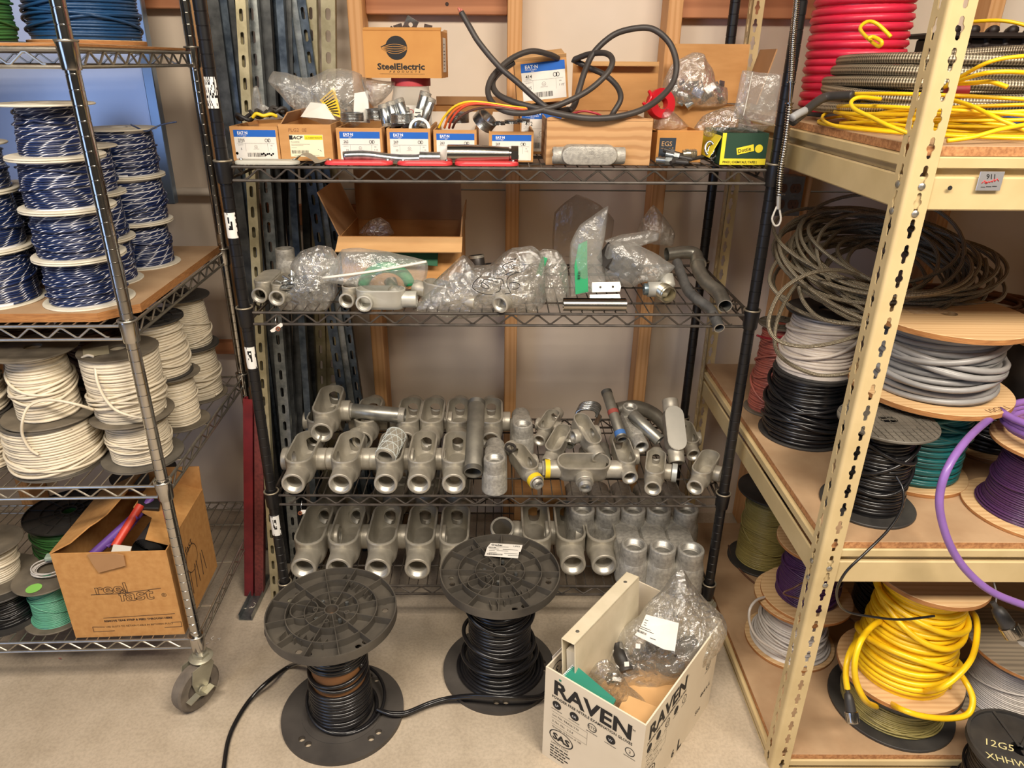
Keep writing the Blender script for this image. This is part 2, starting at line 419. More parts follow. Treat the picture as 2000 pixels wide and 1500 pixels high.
# worn white tape on its left front post
TAPE = mat('white tape', (236, 234, 228), .6)
for (py0, py1, seed) in ((150, 212, 1), (416, 466, 2), (679, 721, 3), (1009, 1047, 4)):
    z0 = at(400+(py1-150)*.14, py1, Y=BY0-.013).z; z1 = at(400+(py0-150)*.14, py0, Y=BY0-.013).z
    m = MB(); rr = random.Random(seed); na, nz = 16, 12; keep = []
    V = []
    for j in range(nz+1):
        for i in range(na+1):
            a = -PI/2 + (-1.15 + 2.3*i/na); V.append((.01305*math.cos(a), .01305*math.sin(a), z0 + (z1-z0)*j/nz))
    Fc = []
    for j in range(nz):
        for i in range(na):
            nv = noise.noise(Vector((i*.33+seed*9, j*.42, seed))); nv2 = noise.noise(Vector((i*.9+seed*5, j*.9, seed+4)))
            edge = (i in (0, na-1) or j in (0, nz-1))
            if (seed == 1 and nv2 > .12) or (seed > 1 and 3 < j < nz-2 and 5 < i < 11 and nv > -.08) or (edge and nv2 > .25): continue
            q = j*(na+1)+i; Fc.append((q, q+1, q+na+2, q+na+1))
    m.add(V, Fc); m.build('tape_strip', TAPE, [c for c in bu.children if c.name.startswith('post')][0], (0, 0, -.128))

# ---- chrome cart
CARTX, CARTY, CARTR = -.735, 1.350, math.radians(2.0)
cart = thing('wire_cart', 'chrome wire shelving cart on casters loaded with cable spools', 'shelf', (CARTX, CARTY, 0), CARTR)
CW, CD = 1.22, .60
CL = [1.508, 1.008, .634, .194]
cu_ = [(-CW, 0), (0, 0), (-CW, CD), (0, CD)]
# build in axes whose origin is the right front post
sub = cart
def cart_unit():
    tmp = [(0, 0), (CW, 0), (0, CD), (CW, CD)]
    before = set(COL.objects)
    posts = wire_unit(cart, CW, CD, CL, .145, 1.95, CHROME, CHROME_ROUGH, CHROME, ring_m=CHROME_ROUGH, period=.059)
    for o in set(COL.objects) - before:
        if o.parent == cart: o.location.x -= CW
cart_unit()
caster(cart, (0, 0), .15, math.radians(148), TIRE, STEELC, rw=.062, wt=.032, side=-1)
caster(cart, (0, CD), .15, .4, TIRE, STEELC, rw=.062, wt=.032, brake=False)
caster(cart, (-CW, 0), .15, .6, TIRE, STEELC, rw=.062, wt=.032, brake=False)
caster(cart, (-CW, CD), .15, .9, TIRE, STEELC, rw=.062, wt=.032, brake=False)
def cartp(x, y, z):                       # point in cart axes
    c, s = math.cos(CARTR), math.sin(CARTR); return Vector((CARTX + x*c - y*s, CARTY + x*s + y*c, z))

# ---- beige bolted shelving on the right
TX, TY0, TY1 = .635, 1.14, 2.055           # outer corner of the front angle post
TL = [1.377, .640, .047]; TR = 1.75        # board tops, right end (out of frame)
tu = thing('bolted_shelving_unit', 'beige steel bolted shelving with particle board decks at right', 'shelf', (TX, TY0, 0))
def keyhole(px=.0):
    """outline of a teardrop slot, centre (0,0), tall in y"""
    s, g, h = .0036, .0066, .0125; t0 = math.asin(s/g); a = []
    a += [(g*math.cos(t), g*math.sin(t)) for t in np.linspace(-PI/2+t0, PI/2-t0, 5)]
    a += [(s*math.cos(t), h+s*math.sin(t)) for t in np.linspace(.2, PI-.2, 4)]
    a += [(g*math.cos(t), g*math.sin(t)) for t in np.linspace(PI/2+t0, 3*PI/2-t0, 5)]
    a += [(s*math.cos(t), -h+s*math.sin(t)) for t in np.linspace(PI+.2, 2*PI-.2, 4)]
    return a
def slotted(width, L, pitch, hole, off=0, c=None):
    """flat strip in local xy: y along the length; one slot per pitch cut as real openings. returns verts, faces, hole rims"""
    V, Fc, rims = [], [], []; n = int(L/pitch); w2 = width/2; hx = c if c is not None else 0
    nh = len(hole)
    def v(x, y): V.append((x, y)); return len(V)-1
    prev = (v(-w2, 0), v(w2, 0))
    for i in range(n):
        y1 = (i+1)*pitch if i < n-1 else L
        cy = (i+.5)*pitch + off
        h = [v(hx+x, cy+y) for x, y in hole]; cur = (v(-w2, y1), v(w2, y1))
        loop = [prev[0], prev[1], cur[1], cur[0]]
        # split the hole rim in four quadrant chains by angle to the corners
        ang = [math.atan2(y, x) for x, y in hole]
        def near(a): return min(range(nh), key=lambda q: abs(math.atan2(math.sin(ang[q]-a), math.cos(ang[q]-a))))
        k = [near(-2.3), near(-.8), near(.8), near(2.3)]
        def chain(a, b):
            out = [a]
            while out[-1] != b: out.append((out[-1]+1) % nh)
            return out
        for e in range(4):
            ch = chain(k[e], k[(e+1) % 4])
            Fc.append([loop[e], loop[(e+1) % 4]] + [h[q] for q in ch[::-1]])
        rims.append(h); prev = cur
    return V, Fc, rims
def slotted_plate(mb, width, L, pitch, hole, mx, th=.002, c=0, off=0):
    V, Fc, rims = slotted(width, L, pitch, hole, off, c)
    n = len(V)
    VV = [mx @ Vector((x, y, 0)) for x, y in V] + [mx @ Vector((x, y, -th)) for x, y in V]
    FF = [tuple(f) for f in Fc] + [tuple(q+n for q in f[::-1]) for f in Fc]
    for h in rims:
        for a in range(len(h)):
            b = (a+1) % len(h); FF.append((h[b], h[a], h[a]+n, h[b]+n))
    mb.add(VV, FF)
def angle_post(x, y, sx, sy, parent, H=1.95):
    m = MB(); w = .034; rad = .007; kh = keyhole()
    # front flange (faces -y*sy) and side flange (faces -x*sx)
    slotted_plate(m, w, H, .041, kh, front_mx((x+sx*(rad+w/2), y, 0), (sx, 0, 0), (0, 0, 1)), .002*(1 if sx > 0 else -1)*1)
    slotted_plate(m, w, H, .041, kh, front_mx((x, y+sy*(rad+w/2), 0), (0, -sy, 0), (0, 0, 1)), .002*(1 if sx > 0 else 1))
    arc = [(x+sx*(rad-rad*math.cos(t)), y+sy*(rad-rad*math.sin(t))) for t in np.linspace(0, PI/2, 7)]
    V = [(p, q, z) for z in (0, H) for p, q in arc]; k = len(arc)
    m.add(V, [(i, i+1, k+i+1, k+i) for i in range(k-1)])
    return m.build('angle_post', TAN, parent, (-TX, -TY0, 0), smooth=50)
angle_post(TX, TY0, 1, 1, tu); angle_post(TX, TY1, 1, -1, tu)
angle_post(TR, TY0, -1, 1, tu); angle_post(TR, TY1, -1, -1, tu)
PBOARD = mat('particle board', (180, 150, 116), .8, 0, col2=(162, 130, 97), scale=9, bump=.1, bscale=200)
PEDGE = mat('particle board edge', (196, 142, 92), .85, 0, col2=(150, 100, 60), scale=160, bump=.3, bscale=300)
RIV = mat('rivet', (170, 166, 156), .35, .8)
bh, lip = .052, .018
for z in TL:
    bz = z-.016-lip-.012                     # top of the tall flange
    x0, x1 = TX+.004, TR-.004
    # front and rear beams: lip, recess, tall flange
    for yy, s in ((TY0+.002, 1), (TY1-.002, -1)):
        m = MB()
        m.box(((x0+x1)/2, yy+s*.006, z-.016-lip/2), (x1-x0-.06, .012, lip), .002)
        m.box(((x0+x1)/2, yy+s*.016, z-.016-lip-.006), (x1-x0-.06, .008, .014))
        m.box(((x0+x1)/2, yy+s*.005, bz-bh/2), (x1-x0-.004, .006, bh), .0025)
        m.box(((x0+x1)/2, yy+s*.013, bz-.002), (x1-x0-.06, .016, .004))
        m.build('long_beam', TAN, tu, (-TX, -TY0, 0))
    for xx, s in ((TX+.002, 1), (TR-.002, -1)):
        m = MB()
        m.box((xx+s*.006, (TY0+TY1)/2, z-.016-lip/2), (.012, TY1-TY0-.07, lip), .002)
        m.box((xx+s*.016, (TY0+TY1)/2, z-.016-lip-.006), (.008, TY1-TY0-.07, .014))
        m.box((xx+s*.004, (TY0+TY1)/2, bz-bh/2), (.006, TY1-TY0-.02, bh), .0025)
        m.build('side_beam', TAN, tu, (-TX, -TY0, 0))
    for dz in (.012, -.030):
        for p, d in (((TX+.024, TY0-.0005, bz-bh/2+dz), (0, -1, 0)), ((TX-.0005, TY0+.024, bz-bh/2+dz), (-1, 0, 0))):
            MB().lathe([(0, .0034), (.0035, .003), (.0056, .001), (.0056, 0), (0, 0)], 14, axis_mx(p, d)).build('rivet', RIV, tu, (-TX, -TY0, 0))
    o = MB().box(((x0+x1)/2+.002, (TY0+TY1)/2, z-.008), (x1-x0-.012, TY1-TY0-.012, .0158), .001).build('particle_board', [PBOARD, PEDGE], None)
    for p in o.data.polygons: p.material_index = 1 if abs(p.normal.z) < .5 else 0
    lab = {1.377: 'particle board deck of the beige unit holding yellow cable', .640: 'particle board deck at waist height under the wooden spools', .047: 'lowest particle board deck of the beige unit near the floor'}[z]
    # notch is hidden by the post: the board stops short of the corner angle
    tag(o, lab, 'board')

# ================================================================ cable spools
from mathutils.geometry import delaunay_2d_cdt
def circle(r, n=32, cx=0, cy=0, a0=0): return [(cx+r*math.cos(a0+2*PI*i/n), cy+r*math.sin(a0+2*PI*i/n)) for i in range(n)]
def plate_holes(mb, outer, holes, z0, z1, mx=None):
    V = [Vector(p) for p in outer]; E = [(i, (i+1) % len(outer)) for i in range(len(outer))]; loops = [list(range(len(outer)))]
    for h in holes:
        o = len(V); V += [Vector(p) for p in h]; E += [(o+i, o+(i+1) % len(h)) for i in range(len(h))]; loops.append(list(range(o, o+len(h))))
    vs, es, fs, _, _, _ = delaunay_2d_cdt(V, E, [], 1, 1e-7)
    def inside(p, poly):
        c = False; j = len(poly)-1
        for i in range(len(poly)):
            if (poly[i][1] > p[1]) != (poly[j][1] > p[1]) and p[0] < (poly[j][0]-poly[i][0])*(p[1]-poly[i][1])/(poly[j][1]-poly[i][1]+1e-12)+poly[i][0]: c = not c
            j = i
        return c
    FF = []
    for f in fs:
        c = sum((vs[i] for i in f), Vector((0, 0)))/len(f)
        if inside(c, outer) and not any(inside(c, h) for h in holes): FF.append(tuple(f))
    n = len(vs); P = [Vector((v.x, v.y, z1)) for v in vs] + [Vector((v.x, v.y, z0)) for v in vs]
    if mx is not None: P = [mx @ p for p in P]
    allf = FF + [tuple(i+n for i in f[::-1]) for f in FF]
    ori = {}
    for f in FF:
        for a, b in zip(f, f[1:]+f[:1]): ori[(a, b)] = ori.get((a, b), 0)+1
    for (a, b) in list(ori):
        if (b, a) not in ori: allf.append((b, a, a+n, b+n))
    mb.add(P, allf)
def wiremat(name, col, rough=.38, var=.12, coat=.1):
    return mat(name, col, rough, 0, var=var, scale=30, coat=coat)
# twisted blue and white pair
k = NT('twisted blue and white wire'); uv = k.n('ShaderNodeTexCoord').outputs['UV']
sx = k.n('ShaderNodeSeparateXYZ', Vector=uv); a = k.n('ShaderNodeMath', operation='MULTIPLY'); k.put(a.inputs[0], sx.outputs[0]); a.inputs[1].default_value = 1
b = k.n('ShaderNodeMath', operation='ADD'); k.put(b.inputs[0], a.outputs[0]); k.put(b.inputs[1], sx.outputs[1])
fr = k.n('ShaderNodeMath', operation='FRACT'); k.put(fr.inputs[0], b.outputs[0])
k.put(k.b.inputs['Base Color'], k.ramp(fr.outputs[0], [(.0, lin((226, 226, 230))), (.10, lin((206, 208, 218))), (.12, lin((26, 42, 86))), (.985, lin((20, 34, 70))), (1, lin((120, 126, 150)))]))
k.b.inputs['Roughness'].default_value = .3; TWIST = setmat('twisted blue and white wire', k)
WIRES = dict(
    cream=wiremat('cream insulated wire', (228, 216, 192)), navy=wiremat('navy insulated wire', (34, 58, 104)), blue=wiremat('blue insulated wire', (30, 72, 116)),
    black=wiremat('black insulated wire', (28, 27, 29), .3, .3, .2), grey=wiremat('grey insulated wire', (150, 148, 146)), white=wiremat('white insulated wire', (226, 214, 200)),
    salmon=wiremat('salmon insulated wire', (176, 98, 82)), teal=wiremat('teal insulated wire', (26, 104, 106)), purple=wiremat('dark purple insulated wire', (76, 44, 84)),
    violet=wiremat('violet cable jacket', (140, 102, 176), .4), yellow=wiremat('yellow cable jacket', (246, 200, 22), .4), olive=wiremat('olive yellow wire', (168, 154, 92)),
    green=wiremat('green insulated wire', (62, 112, 58)), mint=wiremat('mint green insulated wire', (98, 166, 136)), red=wiremat('red cable jacket', (214, 40, 70), .42), brown=wiremat('brown insulated wire', (104, 72, 56)),
    lightgrey=wiremat('pale grey wire', (206, 200, 194)), twist=TWIST)
PLY = timber('plywood flange', (210, 176, 130), (196, 158, 112), 0)
PLYE = mat('plywood edge', (190, 134, 78), .8, 0, col2=(142, 92, 50), scale=40, stretch=(1, 1, 30))
DARKPL = mat('charcoal plastic', (46, 44, 43), .55, 0, col2=(62, 59, 55), scale=18)
TAUPEPL = mat('dusty taupe plastic', (122, 112, 96), .65, 0, col2=(86, 79, 68), scale=12)
GREYPL = mat('dusty grey plastic', (108, 102, 92), .6, 0, col2=(82, 77, 69), scale=14)
CORE = mat('brown fibre core', (150, 104, 62), .8)

def helix(z0, z1, prof, wr, seed, segs=34, jit=.5):
    rr = random.Random(seed); pitch = wr*2.03; turns = max(2, (z1-z0-2*wr)/pitch); n = int(turns*segs)
    ph = [rr.random()*9 for _ in range(4)]; P = []
    t = np.arange(n+1)/n; th = t*turns*2*PI
    z = z0 + wr + t*(z1-z0-2*wr) + jit*wr*np.sin(th*.5+ph[0])*np.sin(th*.113+ph[1]) + jit*wr*.8*np.sin(th+ph[3]+th*.03)
    r = np.array([prof(q) for q in t]) + wr*(.0+.35*jit*np.sin(th*.31+ph[2])+.3*jit*np.sin(th*1.7+ph[3]))
    return np.stack([r*np.cos(th+ph[0]), r*np.sin(th+ph[0]), z], 1)
def ribbed_flange(mb, R, th, up=1, nr=12, rings=(.32, .62), hub=.022, holes=True):
    """moulded disc: thin web, rim, rings and radial ribs on the outer face. z from 0 (inner face) to th (outer), up = +-1"""
    web = th*.35; q = lambda a: a if up > 0 else -a
    def L(prof): mb.lathe([(r, q(z)) for r, z in prof][::up], 48, closed=True)
    L([(hub, 0), (R, 0), (R, web), (hub, web)])
    L([(R-.0022, web*.5), (R, web*.5), (R, th), (R-.0022, th)])
    for f in rings: L([(R*f, web*.5), (R*f+.0016, web*.5), (R*f+.0016, th*.97), (R*f, th*.97)])
    L([(hub, 0), (hub+.003, 0), (hub+.003, th), (hub, th)])
    for i in range(nr):
        a = 2*PI*i/nr; r0, r1 = hub+.002, R-.001; rm = Matrix.Rotation(a, 3, 'Z')
        mb.box(rm @ Vector(((r0+r1)/2, 0, q((web*.5+th*.96)/2))), (r1-r0, .0016, th*.96-web*.5), rot=rm)
SPOOLN = [0]
def spool(label, pos, H, R, body, wr, wire, fl, style='plain', th=.004, bulge=0, group=None, messy=2, hub=.018, tilt=(0, 0, 0), jit=.5, sides=6, segs=34, name='cable_spool', core=None, gap=None, top_style=None, fillet=0):
    SPOOLN[0] += 1; sd = SPOOLN[0]
    Rb, Rt = R if hasattr(R, '__len__') else (R, R); rb, rt = body
    root = thing(name, label, 'spool', pos, tilt, group); wm = WIRES[wire]
    def flange(zb, Rr, top, st):
        m = MB()
        if st == 'ribbed':
            ribbed_flange(m, Rr, th, 1 if top else -1, hub=hub)
            return m.build('flange', fl, root, (0, 0, zb if top else zb+th), fix=False)
        if st == 'wood':
            m.lathe([(hub, 0), (Rr-.001, 0), (Rr, .001), (Rr, th-.001), (Rr-.001, th), (hub, th)], 56, closed=True)
            o = m.build('flange', [fl, PLYE], root, (0, 0, zb))
            for p in o.data.polygons:
                if abs(p.normal.z) < .5 and p.center.xy.length > Rr*.9: p.material_index = 1
            return o
        b = .0012
        m.lathe([(hub, 0), (Rr-b, 0), (Rr, b), (Rr, th-b), (Rr-b, th), (Rr*.55, th), (Rr*.53, th+.0012 if top else th), (hub, th+.0012 if top else th)], 48, closed=True)
        return m.build('flange', fl, root, (0, 0, zb))
    flange(0, Rb, False, style); flange(H-th, Rt, True, top_style or style)
    z0, z1 = th+.0004, H-th-.0004
    prof = lambda t: rb + (rt-rb)*t + bulge*math.sin(PI*t) + (fillet*max(0, 1-t*9) if fillet else 0)
    mc = MB(); n = 12
    mc.lathe([(hub, z0)] + [(max(prof(i/n)-wr*.1, hub+.002), z0+(z1-z0)*i/n) for i in range(n+1)] + [(hub, z1)], 32, closed=True)
    mc.build('inner_winding' if core is None else 'barrel', wm if core is None else core, root)
    m = MB(); uvk = 1/.034 if wire == 'twist' else None
    if gap is None: m.tube(helix(z0, z1, prof, wr, sd, segs, jit), wr, sides, uvk=uvk)
    else:
        for a, b in ((z0, z0+(z1-z0)*gap[0]), (z0+(z1-z0)*gap[1], z1)):
            f = lambda t, a=a, b=b: prof((a+(b-a)*t-z0)/(z1-z0)); m.tube(helix(a, b, f, wr, sd+int(a*1000), segs, jit), wr, sides, uvk=uvk)
    m.build('wire_winding', wm, root, smooth=180)
    rr = random.Random(sd*31)
    for j in range(messy):
        tz = rr.uniform(.2, .8); am = rr.uniform(.08, .2)*(z1-z0); ph = rr.random()*6.28; L = []
        for i in range(49):
            a = 2*PI*i/48; zt = min(max(tz+am/(z1-z0)*math.sin(a+ph)*1.0, .03), .97)
            r = prof(zt)+wr*1.75+.4*wr*math.sin(3*a+ph); L.append((r*math.cos(a), r*math.sin(a), z0+(z1-z0)*zt))
        MB().tube(L[:-1], wr, sides, closed=True, uvk=None if uvk is None else uvk).build('crossing_turn', wm, root, smooth=180)
    return root
def strand(root, pts, wr, wire, name='loose_end', k=8, world=True):
    """a loose end given in world points, added to a spool"""
    P = spline(pts, k)
    if world:
        inv = (Matrix.Translation(root.location) @ root.rotation_euler.to_matrix().to_4x4()).inverted(); P = [inv @ p for p in P]
    return MB().tube(P, wr, 6).build(name, WIRES[wire] if isinstance(wire, str) else wire, root, smooth=180)

# ---- plywood boards on the cart
def cart_board(z, x0, y0, y1, th, label, edge):
    c = cartp((x0-.001)/2, (y0+y1)/2, z)
    o = MB().box((0, 0, th/2), (-x0+.0, y1-y0, th), .001).build('plywood_board', [PBOARD, PLYE], None, c, (0, 0, CARTR))
    for p in o.data.polygons:
        if abs(p.normal.z) < .5: p.material_index = 1
    tag(o, label, 'board'); return o
b2 = MB().prism([(-1.15, .014), (-.064, .014), (-.052, .030), (-.020, .062), (-.004, .075), (-.004, .585), (-1.15, .585)], 0, .018).build('plywood_board', [PBOARD, PLYE], None, cartp(0, 0, CL[1]+.0012), (0, 0, CARTR))
for p in b2.data.polygons: p.material_index = 1 if abs(p.normal.z) < .5 else 0
tag(b2, 'plywood board on the chrome cart under the blue and white spools', 'board')
cart_board(CL[0]+.0012, -1.15, .03, .56, .006, 'thin dusty board on the top shelf of the chrome cart', 1)
ZB = CL[1]+.0012+.018

# ---- blue and white twisted pair on white flanges
def blue_stack(c, z, n, R, body, words, grp=None, H=.0968, lean=(0, 0), heights=None):
    for i in range(n):
        h = heights[i] if heights else H
        b = body[i]
        spool(words[i], (c[0]+lean[0]*i, c[1]+lean[1]*i, z), h-.0006, (R, R), b, .0023, 'twist', WHITEPL, th=.0035, group=grp, messy=2, jit=.5, bulge=.002)
        z += h
blue_stack((-.859, 1.453), ZB, 4, .0875, [(.072, .069), (.072, .068), (.071, .066), (.060, .049)],
           ['blue and white twisted wire spool at the bottom of the front stack', 'blue and white wire spool second from the bottom of the front stack',
            'blue and white wire spool third from the bottom of the front stack', 'blue and white wire spool on top of the front stack, its white flange bare'])
blue_stack((-1.047, 1.448), ZB, 3, .0885, [(.076, .07), (.075, .07), (.074, .07)],
           ['dark blue wire spool at the bottom of the left edge stack', 'dark blue wire spool in the middle of the left edge stack', 'dark blue wire spool on top of the left edge stack'], heights=[.112, .113, .09])
blue_stack((-.874, 1.750), ZB, 3, .080, [(.064, .060), (.068, .066), (.067, .065)],
           ['blue and white wire spool at the bottom of the rear right stack', 'blue and white wire spool in the middle of the rear right stack', 'blue and white wire spool on top of the rear right stack with a loose end'], H=.1065)
blue_stack((-.892, 1.598), ZB, 3, .074, [(.060, .058), (.058, .056), (.056, .056)],
           ['blue and white wire spool low in the stack between front and rear', 'blue and white wire spool second in the stack between front and rear', 'blue and white wire spool highest in the stack between front and rear'], H=.0985)
blue_stack((-1.06, 1.63), ZB, 2, .078, [(.066, .064), (.066, .064)],
           ['shaded blue wire spool low in the rear left stack', 'shaded blue wire spool upper in the rear left stack'], H=.105)
blue_stack((-1.235, 1.60), ZB, 3, .085, [(.07, .068), (.07, .066), (.068, .064)],
           ['blue wire spool at far left rear, lowest', 'blue wire spool at far left rear, middle', 'blue wire spool at far left rear, uppermost'], H=.105)
rt = [o for o in COL.objects if o.get('label', '').startswith('blue and white wire spool on top of the rear right')][0]
strand(rt, [at(255, 243, Y=1.70), at(265, 248, Y=1.705), at(285, 256, Y=1.72), at(300, 250, Y=1.73), at(318, 243, Y=1.74), at(345, 238, Y=1.75)], .0018, 'navy')
# top shelf of the cart
zt = CL[0]+.0074
spool('navy wire spool with a tan flange on the top shelf of the chrome cart', (at(140, 70, Y=1.60).x, 1.66, zt), .13, (.112, .118), (.102, .104), .0030, 'blue', PLY, 'wood', th=.009, messy=4)
spool('green wire spool at the left edge of the cart top shelf', (at(-32, 70, Y=1.52).x, 1.52, zt), .12, .07, (.055, .055), .0026, 'green', DARKPL, messy=2)

# ---- cream wire on dark flanges, third shelf of the cart
zc = CL[2]+.001
def cream(label, c, z, H, R, body, fl=DARKPL, style='plain', top_style=None, wire='cream', wr=.0033, th=.004, messy=3, bulge=.002, **kw):
    return spool(label, (c[0], c[1], z), H-.0006, R, body, wr, wire, fl, style, th, bulge, messy=messy, top_style=top_style, jit=.7, **kw)
cream('wide cream wire spool on the wire deck, under the slim one', (-1.016, 1.450), zc, .125, (.098, .098), (.093, .094), GREYPL, 'ribbed', th=.006)
ca = cream('slim cream wire spool standing on the wide one', (-1.008, 1.452), zc+.125, .160, (.098, .090), (.062, .054), TAUPEPL, messy=4, top_style='plain')
cream('cream wire spool on a ribbed grey flange beside the chrome post', (-.836, 1.478), zc, .114, (.090, .083), (.064, .062), GREYPL, 'ribbed', th=.005, wr=.0025, top_style='plain')
cb = cream('full cream wire spool with a labelled grey flange behind the chrome post', (-.838, 1.476), zc+.114, .160, (.090, .083), (.071, .078), TAUPEPL, messy=4)
cream('cream wire spool low behind the chrome post, rim against the deck edge', (-.817, 1.655), zc, .140, (.070, .066), (.045, .043), TAUPEPL, wr=.0024, messy=1)
cream('fat cream wire spool with a black ribbed top, second row', (-.838, 1.650), zc+.140, .148, (.072, .072), (.066, .056), DARKPL, th=.005, top_style='ribbed', messy=4)
cream('cream wire spool in the rear corner of the cart, lower one', (-.835, 1.822), zc, .150, (.076, .074), (.061, .056), TAUPEPL, messy=3)
cream('cream wire spool in the rear corner of the cart, upper one', (-.832, 1.820), zc+.150, .140, (.072, .068), (.055, .046), DARKPL, wr=.0026, messy=2)
cream('cream wire spool at the left edge, on the deck', (-1.195, 1.450), zc, .128, (.088, .088), (.082, .08), GREYPL, 'ribbed', th=.006)
cream('cream wire spool at the left edge, second up', (-1.193, 1.452), zc+.128, .115, (.086, .086), (.078, .072), DARKPL)
cream('brown wire spool at the left edge, third up', (-1.20, 1.455), zc+.243, .09, (.086, .086), (.08, .08), DARKPL, wire='brown')
cream('shaded brown wire spool behind the slim cream spool, lower', (-.985, 1.645), zc, .14, (.08, .08), (.064, .064), DARKPL, wire='brown', messy=1)
cream('shaded brown wire spool behind the slim cream spool, upper', (-.985, 1.648), zc+.14, .135, (.08, .08), (.06, .06), DARKPL, wire='brown', messy=2)
cream('dusty dark spool in the rear row behind the slim cream spool', (-1.16, 1.66), zc, .28, (.085, .085), (.06, .06), DARKPL, wire='brown', messy=1)
WB = 'cream'
strand(ca, [at(182, 800, Y=1.40), at(150, 790, Y=1.375), at(110, 782, Y=1.37), at(80, 783, Y=1.37), at(55, 795, Y=1.36), at(44, 822, Y=1.345), at(44, 850, Y=1.345), at(58, 876, Y=1.348), at(75, 888, Y=1.352)], .0033, WB)
strand(cb, [at(165, 706, Y=1.43), at(160, 700, Y=1.42), at(172, 694, Y=1.42), at(184, 697, Y=1.42)], .0033, WB)
strand(cb, [at(186, 720, Y=1.40), at(190, 745, Y=1.388), at(203, 775, Y=1.384), at(225, 800, Y=1.384), at(255, 812, Y=1.39), at(290, 818, Y=1.40)], .0033, WB)
m = MB(); z_ = zc+.114+.160
m.box((0, 0, .0002), (.05, .055, .0004), rot=Matrix.Rotation(.5, 3, 'Z')); m.build('paper_label', mat('aged paper', (176, 168, 140), .7), cb, (-.035, -.025, .1606))

# ---- bottom shelf of the cart
z4 = CL[3]+.001
gs = cream('green wire spool on the lowest cart shelf with a ribbed dusty top', (-1.165, 1.64), z4, .175, (.118, .112), (.098, .098), DARKPL, wire='green', wr=.0024, messy=3, top_style='ribbed', th=.006)
cream('brown wire spool behind the green one on the lowest cart shelf', (-1.03, 1.80), z4, .20, (.09, .09), (.07, .07), DARKPL, wire='brown', messy=2)
ms = cream('mint green wire spool on a dusty taupe flange beside the cardboard box', (-1.122, 1.425), z4, .125, (.075, .078), (.052, .049), TAUPEPL, wire='mint', wr=.0015, messy=2, jit_=0) if False else spool('mint green wire spool on a dusty taupe flange beside the cardboard box', (-1.118, 1.428, z4), .125, (.075, .075), (.050, .047), .0015, 'mint', TAUPEPL, th=.004, messy=3, hub=.012, fillet=.008)
spool('small black wire spool at the left edge of the lowest cart shelf', (-1.24, 1.43, z4), .10, (.085, .085), (.066, .06), .0028, 'black', DARKPL, th=.005, style='ribbed', top_style='plain', messy=3)
spool('cream wire spool on a dark flange at the left edge, above the black one', (-1.255, 1.455, z4+.1), .105, (.088, .075), (.045, .05), .003, 'cream', TAUPEPL, th=.004, messy=2)
# coil of loose mint wire and a foam strip lie on the mint spool
m = MB(); cc = Vector((-1.113, 1.44, z4+.1295))
P = []
for i in range(150):
    a = i*.26; r = .036 + .006*math.sin(i*.11); P.append((r*math.cos(a), r*math.sin(a)*.8, .004+.010*i/150+.0015*math.sin(a*1.7)))
o = MB().tube(P, .0017, 6).build('wire_coil', WIRES['lightgrey'], None, cc, smooth=180); tag(o, 'small coil of pale wire lying on the mint spool', 'coil')
m = MB(); m.box((0, 0, .006), (.075, .022, .012), .003); o = m.build('foam_strip', mat('pale green foam', (168, 184, 168), .9, 0, col2=(140, 156, 142), scale=90, bump=.4, bscale=260), None, cc+Vector((.018, .03, .018)), (0, 0, .25)); tag(o, 'pale green foam strip lying on the wire coil', 'foam')
o = MB().lathe([(0, 0), (.017, 0), (.0175, .0006), (0, .001)], 20).build('tag_disc', mat('lime tag', (140, 206, 96), .6), ms, (0.0, -.050, .1262), (0, 0, 0))

# ================================================================ cast conduit bodies
CAST = mat('cast aluminium', (188, 182, 168), .42, .45, col2=(160, 154, 141), scale=22, bump=.35, bscale=420, bdist=.0006)
CASTR = mat('sand cast aluminium', (184, 180, 170), .5, .4, col2=(150, 147, 140), scale=120, bump=.6, bscale=500, bdist=.001)
THREAD = mat('machined thread', (206, 202, 192), .42, .7, col2=(176, 174, 168), scale=40)
YTAPE = mat('yellow tape', (238, 206, 40), .55)
def boolean(base, unions, cuts):
    tmp = []
    def O(mb):
        o = mb.build('tmp', None, fix=True, smooth=0); tmp.append(o); return o
    b = O(base)
    for op, L in (('UNION', unions), ('DIFFERENCE', cuts)):
        for m in L:
            md = b.modifiers.new('b', 'BOOLEAN'); md.operation = op; md.object = O(m); md.solver = 'EXACT'
    bpy.context.view_layer.update(); dg = bpy.context.evaluated_depsgraph_get()
    me = bpy.data.meshes.new_from_object(b.evaluated_get(dg))
    for o in tmp:
        d = o.data; bpy.data.objects.remove(o); bpy.data.meshes.remove(d)
    me.shade_smooth(); me.set_sharp_from_angle(angle=math.radians(38)); return me
HL, HWd, HR, BR = .089, .036, .031, .0235          # half length and width of the hull, hub and bore radius (1.5 in. trade size)
PROTO = {}
def loft(levels, n=8):
    m = MB(); k = 2*(n+1)
    V = []
    for w, l, z in levels: V += [(x, y, z) for x, y in stadium(w*2, l*2, n)]
    fs = [tuple(range(k))[::-1]] + [(i*k+j, i*k+(j+1) % k, (i+1)*k+(j+1) % k, (i+1)*k+j) for i in range(len(levels)-1) for j in range(k)] + [tuple((len(levels)-1)*k+j for j in range(k))]
    return m.add(V, fs)
HUBS = {'F': ((0, -HL+.012, 0), (0, -1, 0), .052), 'B': ((0, HL-.012, 0), (0, 1, 0), .052), 'L': ((-HWd+.012, 0, 0), (-1, 0, 0), .036), 'R': ((HWd-.012, 0, 0), (1, 0, 0), .036),
        'D': ((0, HL-.034, -.024), (0, 0, -1), .042), 'l': ((-HWd+.012, HL-.036, 0), (-1, 0, 0), .036), 'r': ((HWd-.012, HL-.036, 0), (1, 0, 0), .036)}
